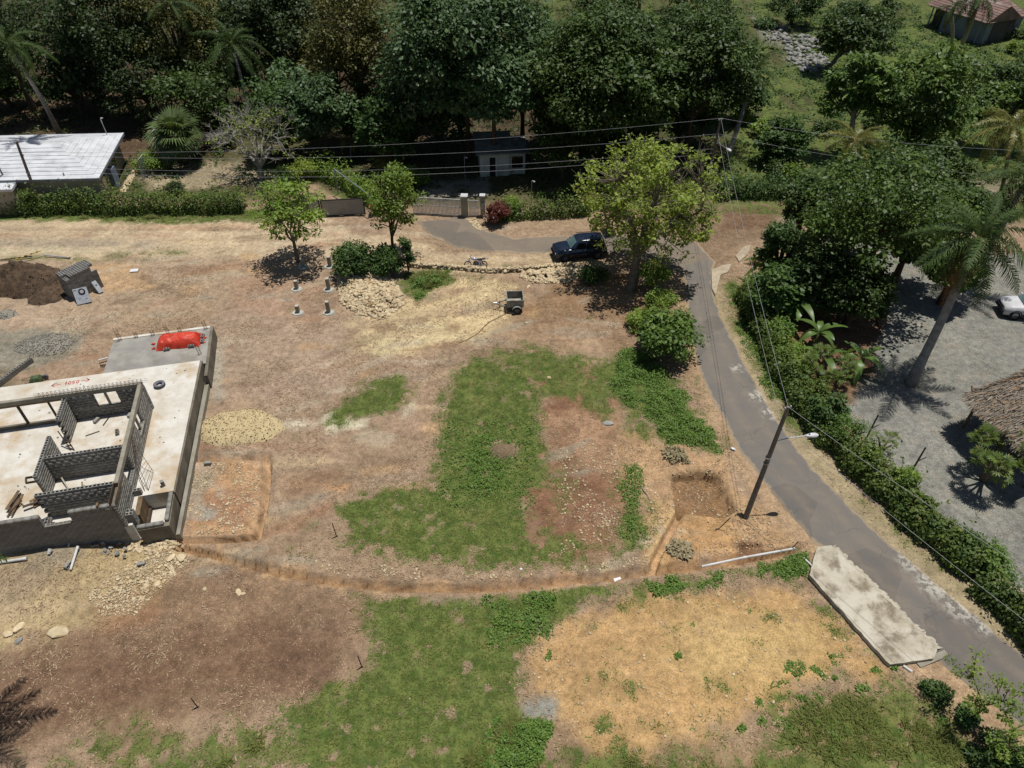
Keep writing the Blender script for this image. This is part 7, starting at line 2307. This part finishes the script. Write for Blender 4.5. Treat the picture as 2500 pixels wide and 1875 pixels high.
right = [((1620, 1740, 575, 700), .1, 'mid', 'leafy bush tree bulging over the top of the lane hedge'), ((1700, 1830, 520, 690), .2, 'dark', 'dark bush tree between the lane hedge and yard'), ((1790, 1930, 560, 725), .2, 'dark', 'dark bush tree in front of the yard tree trunk'), ((1900, 2060, 430, 610), 1.0, 'glossy', 'glossy dark tree at the back of the yard'), ((1760, 1900, 420, 560), .3, 'dark', 'dark tree behind the junction bushes'), ((2000, 2180, 400, 540), 1.0, 'dark', 'dark tree behind the right palm crowns'), ((1640, 1760, 255, 365), .1, 'mid', 'mid-green bush tree on the lower slope'), ((1900, 2080, 210, 350), .3, 'glossy', 'glossy bush tree right of the coconut palm'), ((1800, 1960, -10, 110), .3, 'dark', 'dark tree high on the slope left of the far house'), ((2120, 2280, 110, 230), .3, 'dark', 'dark tree at the upper right frame edge'), ((1660, 1790, -40, 60), .3, 'mid', 'mid-green tree at the top of the slope'), ((2010, 2130, 560, 640), 1.5, 'glossy', 'low dark limb foliage of trees over the gravel yard')]
for k, (bx, zb, lf, lb) in enumerate(right):
    tree_dense('slope_tree', lb, bx, zb, lf, 850 + k, 58, 100, .33, inner=.35, group='trees on the right side')
# palms behind
palm('royal_palm', 'tall palm with pale bare trunk leaning behind the white roof', (*P(146, 330), 0), (*P(30, 130, 11.0), 11.0), 'royal', 15, 1, .24, .16, 1.15)
palm('royal_palm', 'thin tall palm among the dark trees at the upper left', (*P(448, 235), 0), (*P(425, 30, 11.0), 11.0), 'royal', 15, 2, .2, .14, 1.15)
palm('royal_palm', 'dark green palm with a full round crown left of the mango', (*P(620, 330), 0), (*P(570, 125, 8.0), 8.0), 'royal', 18, 3, .22, .16, 1.25)
fan_palm('bushy fan palm left of the bare grey tree, nearer one', P(455, 400), 2.9, 1.5, 46, 4)
fan_palm('fan palm half hidden behind the nearer fan palm', P(520, 310), 3.2, 1.3, 30, 5)
palm('royal_palm', 'dark palm with drooping crown right of the wide canopy', (*P(1775, 385), 0), (*P(1835, 200, 6.8), 6.8), 'royal', 17, 6, .26, .18, 1.2)
palm('young_palm', 'small yellowish palm left of the drive behind the trees', (*P(855, 400), 0), (*P(855, 330, 2.2), 2.2), 'areca', 12, 7, .1, .07, 1.2, crownshaft=False)
palm('young_palm', 'small palm behind the slim tree, higher one', (*P(925, 370), 0), (*P(920, 300, 3.0), 3.0), 'areca', 12, 8, .1, .07, 1.3, crownshaft=False)
palm('young_palm', 'low feathery palm behind the slim tree crown', (*P(945, 430), 0), (*P(945, 395, 1.2), 1.2), 'areca', 16, 9, .12, .1, 1.4, crownshaft=False)
palm('young_palm', 'small pale palm under the wide canopy near the middle pole', (*P(1690, 330), 0), (*P(1692, 255, 3.2), 3.2), 'areca', 12, 10, .12, .09, 1.3, crownshaft=False)
# bare grey tree
tree_env('bare_tree', 'grey nearly leafless tree beside the fan palms', P(640, 440), PC(622, 335, 3.8), (5.2, 3.8, 2.9), 'lime', 91, 150, 14, .2, .5, 1.2, .26, 10, bare=.45, bark=m_barkp, twigs=7, low=-.5)
fills = [((-60, 110, 50, 190), .3, 'deep', 'shaded understory tree at the far left behind the white roof'), ((60, 230, 120, 262), .3, 'deep', 'shaded understory tree behind the white roof ridge'), ((190, 400, 90, 280), .3, 'deep', 'dark understory tree right of the white roof'), ((330, 500, 140, 320), .3, 'dark', 'dark understory tree behind the nearer fan palm'), ((520, 680, 170, 350), .3, 'mid', 'understory tree below the round-crowned palm'), ((430, 640, 60, 240), 1.0, 'deep', 'shaded tree filling the gap behind the fan palms'), ((730, 880, 150, 335), .3, 'dark', 'dark understory tree right of the mango'), ((880, 1010, 190, 335), .3, 'blue', 'bluish understory tree left of the hut'), ((640, 800, 60, 240), 1.5, 'olive', 'lower half of the olive trees left of centre'), ((1150, 1300, 170, 380), .3, 'dark', 'dark understory tree just right of the hut'), ((1270, 1430, 190, 362), .3, 'mid', 'understory tree below the wide canopy, left'), ((1400, 1560, 170, 320), .3, 'dark', 'understory tree below the wide canopy, right'), ((1560, 1660, 160, 260), .4, 'mid', 'small tree at the right end of the wide canopy'), ((-120, 60, -60, 120), 1.0, 'deep', 'dense dark tree in the upper left corner'), ((110, 330, 0, 170), .8, 'deep', 'dense dark tree below the upper left corner'), ((1090, 1200, 10, 180), 1.0, 'mid', 'tree filling the notch between fig and wide canopy')]
for k, (bx, zb, lf, lb) in enumerate(fills):
    tree_dense('understory_tree', lb, bx, zb, lf, 700 + k, 58, 90, .36, inner=.3)
# ---------------------------------------------------------------- hedges and shrubs by the houses
hedge('hedge', 'long dense green hedge in front of the white house', [P(-80, 517), P(60, 517), P(200, 516), P(340, 515), P(470, 515), P(600, 512)], 1.9, 2.0, 'hedge', 1, 620, .2)
hedge('hedge', 'green hedge right of the gate pillars behind the drive', [P(1215, 533), P(1300, 527), P(1400, 523), P(1440, 520)], 1.7, 1.6, 'hedge', 2, 520, .19)
hedge('hedge', 'loose hedge beside the left track behind the panel gate', [P(770, 425), P(850, 455), P(930, 505)], 1.8, 1.9, 'fresh', 3, 480, .2)
hedge('hedge', 'ragged dark hedge along the far side of the dirt junction', [P(1750, 478), P(1850, 478), P(1960, 478), P(2060, 470)], 2.2, 2.2, 'mid', 4, 480, .22, top_var=.7)
hedge('trimmed_hedge', 'low trimmed hedge in front of the far rusty-roofed house', [P(2390, 95), P(2450, 96), P(2540, 97)], 1.6, 1.5, 'dark', 5, 260, .3)
shrub('red_shrub', 'rounded dark red croton shrub beside the gate pillars', P(1215, 545), 1.15, 2.0, 'red', 101, 120, .16, 26)
shrub('garden_shrub', 'light green shrub beside the red shrub', P(1250, 520), 1.2, 1.5, 'fresh', 102, 100, .16, 24)
shrub('garden_shrub', 'round light green shrub in the gravel behind the gate', P(1010, 455), 1.4, 1.9, 'weed', 103, 110, .18, 26)
shrub('garden_shrub', 'yellow-flowered croton shrub behind the panel gate end', P(915, 522), .6, 1.3, 'yellow', 104, 60, .16, 14)
shrub('garden_shrub', 'orange croton shrub at the left edge of the big tree crown', P(1445, 505), .9, 1.4, 'yellow', 105, 70, .16, 18)
shrub('garden_shrub', 'green shrub between the white house and fan palm', P(375, 415), 1.7, 1.7, 'fresh', 106, 110, .18, 28)
shrub('garden_shrub', 'low green shrub under the bare grey tree', P(700, 445), 1.5, 1.3, 'mid', 107, 90, .18, 22)
shrub('garden_shrub', 'lime shrub at the foot of the bare grey tree, right side', P(745, 440), 1.4, 2.2, 'lime', 108, 70, .17, 22)
shrub('dark_bush', 'dark small bush by the gravel court of the white house', P(430, 470), 1.0, .9, 'deep', 109, 80, .16, 18)
# ---------------------------------------------------------------- right side: slope, yard and lane hedge
tree_dense('leaning_tree', 'dark leaning tree on the upper right slope', (1770, 1930, 5, 150), 1.2, 'dark', 111, 60, 110, .42, bark=m_bark, lean=-3.0, group='trees on the right slope')
tree_dense('big_leaf_tree', 'big-leaved tree on a pale forked trunk, left of its pair', (1790, 1925, 105, 285), 3.0, 'glossy', 112, 60, 80, .42, bark=m_barkp, group='trees on the right slope', lean=1.6)
tree_dense('big_leaf_tree', 'big-leaved tree with dark forked trunk, right of its pair', (1900, 2150, 100, 290), 3.2, 'glossy', 113, 75, 80, .42, bark=m_bark, group='trees on the right slope')
tree_dense('big_leaf_tree', 'big-leaved tree at the right frame edge below the far house', (2110, 2290, 175, 300), 2.0, 'glossy', 114, 50, 80, .42, group='trees on the right slope')
tree_dense('yard_tree', 'large dark tree overhanging the gravel yard', (1755, 2110, 330, 640), 2.6, 'glossy', 115, 105, 105, .30, bark=m_barkd, group='trees round the yard')
tree_dense('yard_tree', 'dark leafy tree behind the yard, below the coconut palm', (1880, 2120, 310, 470), 1.5, 'dark', 116, 80, 120, .3, group='trees round the yard')
tree_dense('junction_tree', 'dark upright bushy tree at the dirt junction', (1690, 1800, 370, 520), .3, 'dark', 117, 60, 110, .24, group='trees round the yard')
tree_dense('junction_tree', 'bright leafy bush at the lane bend below the junction tree', (1640, 1750, 480, 620), .2, 'mid', 118, 50, 110, .24, group='trees round the yard')
palm('coconut_palm', 'yellowish coconut palm with hanging fronds above the junction', (*P(2030, 540), 0), (*P(2088, 345, 7.0), 7.0), 'coco', 14, 21, .18, .14, 1.0, dead=2)
palm('coconut_palm', 'yellow-green coconut palm at the right frame edge', (*P(2440, 490), 0), (*P(2472, 310, 7.5), 7.5), 'coco', 15, 22, .18, .14, 1.15, dead=2)
palm('royal_palm', 'big palm with thick grey trunk leaning over the gravel yard', (*P(2222, 937), 0), (27.6, 37.0, 9.4), 'royal', 26, 23, .30, .22, 1.25, dead=6)
palm('royal_palm', 'dark palm crown at the right frame edge above the yard', (36.5, 47.5, 0), (36.8, 47.6, 8.0), 'royal', 22, 24, .26, .18, 1.15, dead=1)
palm('far_palm', 'dark drooping palm before the far rusty-roofed house, right stem', (*P(2335, 135), 0), (*P(2385, 15, 9.5), 9.5), 'royal', 15, 25, .26, .2, 1.1, dead=3)
palm('far_palm', 'dark palm before the far house, left stem of the pair', (*P(2322, 132), 0), (*P(2322, 35, 8.0), 8.0), 'royal', 10, 26, .24, .2, .8, dead=3)
HR_LINE = [(a + .05, b + .05) for a, b in (G(1612, 640), G(1650, 730), G(1690, 810), G(1738, 890), G(1800, 965), G(1880, 1040), G(1960, 1112), G(2040, 1188), G(2105, 1245))]
hedge('lane_hedge', 'long overgrown green hedge along the right side of the lane', HR_LINE, 2.0, 1.6, 'hedge', 7, 1100, .19, top_var=1.0)
hedge('lane_hedge', 'short piece of lane hedge at the right frame edge', [G(2115, 1262), G(2175, 1322), G(2260, 1405)], 2.0, 1.8, 'hedge', 8, 1200, .19, top_var=.9)
ords = ['first', 'second', 'third', 'fourth', 'fifth', 'sixth', 'seventh', 'eighth', 'ninth', 'tenth', 'eleventh', 'twelfth', 'thirteenth', 'fourteenth']
hl = resample(np.array(HR_LINE), 14)
rh_ = random.Random(6)
for k in range(14):
    shrub('hedge_shrub', '%s bulging shrub in the lane hedge, counted from the bend' % ords[k], (hl[k][0] + rh_.uniform(-.2, .8), hl[k][1] + rh_.uniform(-.4, .4)), rh_.uniform(.8, 1.3), rh_.uniform(1.5, 2.5), ['fresh', 'hedge', 'mid', 'weed', 'fresh'][k % 5], 900 + k, 90, rh_.uniform(.13, .24), 22, group='shrubs in the lane hedge')
papaya('papaya_tree', 'papaya tree with a round crown beside the thatched shelter', P(2400, 1175), 2.7, 190, 31, .85, 12, 2.6)
for k, (px, py, h, n, s, lb) in enumerate([(1935, 790, 1.6, 10, 1.0, 'large banana plant behind the middle of the lane hedge'), (2000, 905, 1.0, 7, .9, 'small banana plant beside the squared timbers'), (2090, 905, 1.1, 9, 1.0, 'banana plant at the yard corner below the dark tree'), (1985, 850, 1.3, 7, .9, 'banana plant behind the bluish cassava bush'), (1865, 690, 1.5, 8, .9, 'banana plant high on the lane hedge near the bend'), (1990, 660, 1.6, 8, .9, 'banana plant in shade below the junction bush'), (1920, 720, 1.2, 7, .8, 'banana plant between the two upper bananas')]):
    banana(lb, P(px, py), h, n, 50 + k, s)
papaya('cassava_bush', 'bluish green cassava bush bulging over the lane hedge', P(2010, 930), 1.7, 180, 33, .7, 12, 2.6)
papaya('cassava_bush', 'small cassava bush in the lane hedge near the lamp', P(2145, 1110), 1.4, 26, 34, .7, 3, .9)
palm('young_palm', 'spiky young palm at the lane bend', (*P(1870, 640), 0), (*P(1868, 632, .5), .5), 'areca', 14, 41, .1, .08, 1.1, crownshaft=False)
palm('young_palm', 'spiky young palm behind the lane hedge below the bend', (*P(1925, 690), 0), (*P(1925, 682, .5), .5), 'areca', 12, 42, .1, .08, 1.1, crownshaft=False)
shrub('spiky_shrub', 'grassy clump at the lower right end of the lane hedge', G(2070, 1215), .8, .8, 'fresh', 121, 90, .2, 14)
shrub('dry_brush', 'small heap of dry grey brush beside the trench junction', P(1660, 1345), .6, .22, 'straw', 951, 90, .2, 12, cat='brush')
shrub('dry_brush', 'small heap of dry grey brush above the pit edge', P(1650, 1118), .8, .22, 'straw', 952, 90, .2, 14, cat='brush')
# saplings lower right
tree_branchy('sapling', 'thin sapling beside the lane at the lower right corner', P(2370, 1765), 3.4, 1.2, 'fresh', 131, levels=2, per=60, size=.13, rad=.05, clr=.34, trunk_frac=.5, bark=m_barkd, group='saplings by the lane', kids=(3, 4), spread=.8)
tree_branchy('sapling', 'thin sapling at the very lower right corner', P(2440, 1850), 2.6, 1.0, 'fresh', 132, levels=2, per=60, size=.13, rad=.05, clr=.34, trunk_frac=.5, bark=m_barkd, group='saplings by the lane', kids=(3, 4), spread=.8)
for k, (x_, y_, r_, h_, lf, lb) in enumerate([(2085, 1555, .5, .45, 'mid', 'low dark shrub on the bank left of the saplings'), (2150, 1610, .7, .6, 'dark', 'dark shrub under the saplings at the lower right'), (2190, 1650, .8, .7, 'mid', 'shrub in the very lower right corner'), (2020, 1500, .6, .5, 'mid', 'small weed shrub below the ramp end'), (2110, 1640, .6, .4, 'dark', 'creeping shrub at the lower right bank')]):
    shrub('bank_shrub', lb, G(x_, y_), r_, h_, lf, 960 + k, 80, .13, 18, group='shrubs on the lower right bank')
# palm just outside the left frame whose shadow falls in the lower left corner
palm('royal_palm', 'palm outside the left frame casting the lower left shadow', (-23.6, 13.6, 0), (-21.9, 14.4, 9.4), 'royal', 16, 61, .24, .18, 1.15)
# bushes on the right slope
rs_ = random.Random(8)
names = ['topmost', 'second', 'third', 'fourth', 'fifth', 'sixth', 'seventh', 'eighth', 'ninth', 'tenth', 'eleventh', 'twelfth', 'thirteenth', 'fourteenth', 'fifteenth', 'sixteenth', 'seventeenth', 'eighteenth', 'nineteenth', 'twentieth']
slots = sorted([(rs_.uniform(1560, 2190), rs_.uniform(40, 400)) for _ in range(20)], key=lambda q: q[1])
for k, (x_, y_) in enumerate(slots):
    shrub('scrub_bush', '%s scrub bush down the green slope at the upper right' % names[k], G(x_, y_), rs_.uniform(.9, 2.0), rs_.uniform(.8, 1.8), ['mid', 'dark', 'fresh', 'dark'][k % 4], 140 + k, 60, .26, 16, group='scrub bushes on the slope')
# ================================================================ GROUND COVER
rn = np.random.default_rng(2024)
def pick(n, x0, x1, y0, y1):
    return rn.uniform(x0, x1, n), rn.uniform(y0, y1, n)
def blades(x, y, hmin, hmax, w, seed, per=5, spread=.07):
    r = np.random.default_rng(seed)
    n = len(x) * per
    X = np.repeat(x, per) + r.normal(0, spread, n)
    Y = np.repeat(y, per) + r.normal(0, spread, n)
    Z = lut(gz, X, Y)
    a = r.uniform(0, 6.283, n)
    H_ = r.uniform(hmin, hmax, n)
    lean = r.uniform(.8, 2.2, n) * H_
    dx, dy = np.cos(a), np.sin(a)
    wx, wy = -dy * w * .5, dx * w * .5
    ww = r.uniform(.7, 1.4, n)
    b0 = np.stack([X - wx * ww, Y - wy * ww, Z], 1)
    b1 = np.stack([X + wx * ww, Y + wy * ww, Z], 1)
    tip = np.stack([X + dx * lean, Y + dy * lean, Z + H_], 1)
    tone = np.repeat(np.clip(r.normal(.4, .25, n), 0, 1), 3)
    return np.stack([b0, b1, tip], 1).reshape(-1, 3), tone
# turf
x, y = pick(160000, -34, 31, 11, 60)
al = lut(alpha, x, y)
k = (rn.random(len(x)) < (al - .12) * 1.1) & (np.abs(x) < .74 * (y * .74 + 24))
V_, tone = blades(x[k], y[k], .04, .11, .028, 1, 4, .09)
o = np_obj('short_grass', V_, np.arange(len(V_)).reshape(-1, 3), LF['grass'], rnd=tone)
tag(o, 'short patchy green grass of the plot', 'grass', kind='stuff')
# taller tufts
tall = [(gp([(1040, 1560), (1130, 1520), (1200, 1570), (1200, 1680), (1000, 1680)]), 900), (gp([(860, 598), (890, 583), (970, 582), (985, 605), (955, 625), (900, 655), (872, 640)]), 900), (gp([(1640, 1560), (1720, 1490), (1880, 1470), (1960, 1520), (1980, 1680), (1640, 1680)]), 330), (gp([(1960, 1500), (2060, 1560), (2190, 1680), (1960, 1680)]), 260), (gp([(1230, 1610), (1560, 1600), (1560, 1680), (1210, 1680)]), 240), (gp([(1060, 1480), (1140, 1470), (1150, 1520), (1080, 1530)]), 160), (gp([(480, 1620), (560, 1600), (560, 1660), (470, 1660)]), 80), (gp([(-60, 464), (560, 464), (640, 470), (560, 475), (-60, 475)]), 900)]
VV, TT = [], []
for i, (pl, n) in enumerate(tall):
    p = in_poly(pl, int(n * 1.3), 300 + i)
    sdp = poly_sd(p[:, 0], p[:, 1], pl)
    p = p[(fbm(p[:, 0], p[:, 1], 1.1, 33 + i) * .75 + sstep(sdp, 0, 1.6) * .25) > .52]
    v, t_ = blades(p[:, 0], p[:, 1], .10, .30, .05, 20 + i, 10, .11)
    VV.append(v)
    TT.append(t_)
V_ = np.concatenate(VV)
o = np_obj('tall_grass', V_, np.arange(len(V_)).reshape(-1, 3), LF['grass'], rnd=np.concatenate(TT))
tag(o, 'taller rank grass in clumps', 'grass', kind='stuff')
# broad-leaved weeds
wl = [(gp([(1305, 800), (1345, 750), (1400, 760), (1470, 830), (1560, 960), (1558, 985), (1440, 960), (1400, 905), (1330, 860)]), 7000, .3), (gp([(1000, 960), (1060, 930), (1120, 1000), (1060, 1080), (980, 1060)]), 1600, .18), (gp([(930, 900), (1180, 880), (1180, 1100), (930, 1100)]), 1600, .12), (gp([(1330, 1000), (1390, 1000), (1400, 1170), (1340, 1190)]), 1000, .16), (gp([(1040, 1290), (1200, 1280), (1190, 1380), (1060, 1400)]), 1500, .16), (gp([(1060, 1540), (1190, 1560), (1190, 1680), (1020, 1680)]), 4500, .3), (gp([(1570, 1232), (1740, 1195), (1760, 1260), (1680, 1250)]), 1500, .2), (gp([(1380, 1250), (1560, 1236), (1570, 1280), (1420, 1290)]), 1400, .16), (gp([(1560, 600), (1600, 620), (1680, 790), (1720, 900), (1660, 860), (1600, 740)]), 2600, .2), (gp([(880, 600), (970, 586), (970, 615), (900, 650)]), 1800, .35)]
for k_ in range(64):
    r_ = np.random.default_rng(3300 + k_)
    cx_, cy_ = G(r_.uniform(1150, 1870), r_.uniform(1290, 1600)) if k_ < 18 else G(r_.uniform(1600, 2050), r_.uniform(1430, 1650))
    a_ = .10 + .45 * r_.random() ** 2.5
    th_ = r_.uniform(0, 3.14)
    e_ = r_.uniform(.3, .8)
    wl.append(([(cx_ + a_ * (math.cos(t) * math.cos(th_) - e_ * math.sin(t) * math.sin(th_)) * (1 + .5 * r_.normal()), cy_ + a_ * (math.cos(t) * math.sin(th_) + e_ * math.sin(t) * math.cos(th_)) * (1 + .5 * r_.normal())) for t in np.linspace(0, 6.28, 9)[:-1]], int(14 + 110 * a_), .10))
VV, TT = [], []
for i, (pl, n, hh) in enumerate(wl):
    p = in_poly(pl, n, 400 + i)
    r = np.random.default_rng(500 + i)
    lump = fbm(p[:, 0], p[:, 1], .8, 40 + i)
    sdp = poly_sd(p[:, 0], p[:, 1], pl)
    lump = lump * .8 + sstep(sdp, 0, 1.0 if i < 10 else .3) * .22 - .06 + (fbm(p[:, 0], p[:, 1], .35, 140 + i, 2) - .5) * .25
    kk = lump > .38
    p, lump = p[kk], lump[kk]
    m = len(p)
    c_ = np.stack([p[:, 0], p[:, 1], lut(gz, p[:, 0], p[:, 1]) + .02 + hh * r.random(m) * sstep(lump, .38, .65) * 1.4], 1)
    c_ = np.repeat(c_, 3, 0) + r.normal(0, .06, (m * 3, 3)) * np.array([1, 1, .4])
    c_[:, 2] = np.maximum(c_[:, 2], .015)
    nrm = r.normal(0, .5, (m * 3, 3))
    nrm[:, 2] += 1
    L = r.uniform(.07, .15, m * 3)
    VV.append(leaf_quads(c_, nrm, r.normal(0, 1, (m * 3, 3)), L, L * .6))
    TT.append(np.repeat(np.clip(r.normal(.45, .25, m * 3), 0, 1), 4))
V_ = np.concatenate(VV)
o = np_obj('broadleaf_weeds', V_, np.arange(len(V_)).reshape(-1, 4), LF['weed'], rnd=np.concatenate(TT))
tag(o, 'low broad-leaved weeds growing through the grass', 'weeds', kind='stuff')
# scrub on the slope and meadow (far): leafy clumps
xx, yy = pick(26000, -60, 85, 61, 128)
aa = lut(alpha, xx, yy)
k = (rn.random(len(xx)) < aa * .95) & (xx > 10 - (yy - 60) * .1) & (fbm(xx, yy, 3.0, 90) > .38)
xx, yy = xx[k], yy[k]
cen = np.stack([xx, yy, lut(gz, xx, yy) + .12], 1)
V_, tone = clump(rn, cen, rn.uniform(.3, .7, len(cen)), 11, .3, .5)
o = np_obj('meadow_scrub', V_, np.arange(len(V_)).reshape(-1, 4), LF['mid'], rnd=tone)
tag(o, 'green low scrub covering the right-hand slope', 'scrub', kind='stuff')
xx, yy = pick(5200, -62, 14, 63, 125)
k = (fbm(xx, yy, 4.0, 95) > .5)
xx, yy = xx[k], yy[k]
cen = np.stack([xx, yy, .15 + 0 * xx], 1)
V_, tone = clump(rn, cen, rn.uniform(.3, .8, len(cen)), 12, .3, .6)
o = np_obj('forest_undergrowth', V_, np.arange(len(V_)).reshape(-1, 4), LF['dark'], rnd=tone)
tag(o, 'dark low undergrowth beneath the forest trees', 'undergrowth', kind='stuff')
# pale rock outcrop stones on the slope
pp = [in_poly(gp(q), n, 600 + i) for i, (q, n) in enumerate((([(1690, 80), (1760, 75), (1790, 140), (1740, 165), (1700, 130)], 260), ([(1640, 55), (1700, 60), (1700, 90), (1650, 90)], 60), ([(2090, 130), (2150, 150), (2165, 185), (2110, 160)], 60)))]
p = np.concatenate(pp)
v, f, rr = rock_field(np.stack([p[:, 0], p[:, 1], lut(gz, p[:, 0], p[:, 1]) + .15], 1), rn.uniform(.3, 1.0, len(p)), 61)
o = np_obj('outcrop_stones', v, f, m_grey, rnd=rr)
tag(o, 'grey stones of the outcrop on the upper right slope', 'stones', kind='stuff')
# pebbles and chips over the bare soil
x, y = pick(34000, -34, 30, 11, 58)
al = lut(alpha, x, y)
onr = np.maximum(poly_sd(x, y, ROAD), poly_sd(x, y, DRIVE)) > -.2
hx_, hy_ = x + 18.16, y - 22.95
lx = hx_ * math.cos(HR) + hy_ * math.sin(HR)
ly = -hx_ * math.sin(HR) + hy_ * math.cos(HR)
onh = (lx < .9) & (ly > 0) & (ly < 18)
dens = fbm(x, y, 2.2, 70)
k = (~onr) & (~onh) & (rn.random(len(x)) < sstep(dens, .44, .66) * (1 - al * .7)) & (np.abs(x) < .74 * (y * .74 + 24)) & (poly_sd(x, y, YARD) < 0) & (lut(d_tr, x, y) > .38)
x, y = x[k], y[k]
v, f, rr = rock_field(np.stack([x, y, lut(gz, x, y) + .012], 1), rn.uniform(.025, .075, len(x)) * np.where(rn.random(len(x)) < .06, 2.2, 1), 62)
o = np_obj('soil_pebbles', v, f, M('soil_chip', S(202, 178, 146), S(168, 140, 110), .95, 3, rnd=.25), rnd=rr)
tag(o, 'pale limestone chips scattered over the bare soil', 'pebbles', kind='stuff')
# extra chips on the red earth and along the trench
sp_ = np.concatenate([in_poly(gp([(1200, 960), (1330, 960), (1340, 1160), (1210, 1200)]), 1500, 71), in_poly(gp([(1330, 900), (1600, 1050), (1740, 1185), (1420, 1235)]), 1400, 72), in_poly(gp([(640, 1205), (1100, 1245), (1400, 1200), (1400, 1228), (1100, 1262), (760, 1255)]), 1200, 73), in_poly(SAND, 1000, 74), in_poly(gp([(415, 1000), (570, 995), (545, 1155), (405, 1160)]), 2200, 75)])
sp_ = sp_[(fbm(sp_[:, 0], sp_[:, 1], .8, 171) > .47) & (lut(d_tr, sp_[:, 0], sp_[:, 1]) > .4)]
v, f, rr = rock_field(np.stack([sp_[:, 0], sp_[:, 1], lut(gz, sp_[:, 0], sp_[:, 1]) + .012], 1), .03 + .15 * rn.random(len(sp_)) ** 3.0, 63)
o = np_obj('earth_chips', v, f, m_lime, rnd=rr)
tag(o, 'pale stone chips thick on the red and sandy earth', 'chips', kind='stuff')
# dry straw and mulch
x, y = pick(110000, -34, 20, 11, 50)
al = lut(alpha, x, y)
hx_, hy_ = x + 18.16, y - 22.95
lx = hx_ * math.cos(HR) + hy_ * math.sin(HR)
ly = -hx_ * math.sin(HR) + hy_ * math.cos(HR)
onh = (lx < .9) & (ly > -.1) & (ly < 18)
k = (rn.random(len(x)) < sstep(fbm(x, y, 2.5, 80), .42, .66)) & (al < .6) & (~onh) & (poly_sd(x, y, SAND) < 0) & (lut(d_tr, x, y) > .42) & (np.maximum(poly_sd(x, y, ROAD), poly_sd(x, y, DRIVE)) < -.3) & (np.abs(x) < .74 * (y * .74 + 24))
x, y = x[k], y[k]
n = len(x)
a = rn.uniform(0, 6.283, n)
L = rn.uniform(.06, .2, n)
w_ = rn.uniform(.008, .018, n)
z = lut(gz, x, y) + .018
dx, dy = np.cos(a) * L / 2, np.sin(a) * L / 2
wx, wy = -np.sin(a) * w_, np.cos(a) * w_
zz = rn.uniform(0, .05, n)
V_ = np.stack([np.stack([x - dx - wx, y - dy - wy, z], 1), np.stack([x - dx + wx, y - dy + wy, z], 1), np.stack([x + dx + wx, y + dy + wy, z + zz], 1), np.stack([x + dx - wx, y + dy - wy, z + zz], 1)], 1).reshape(-1, 3)
o = np_obj('dry_straw', V_, np.arange(len(V_)).reshape(-1, 4), leafmat('straw', S(214, 190, 156), S(150, 120, 94), .1, .9, .1), rnd=np.repeat(rn.random(n), 4))
tag(o, 'dry straw and mulch lying on the brown soil', 'straw', kind='stuff')
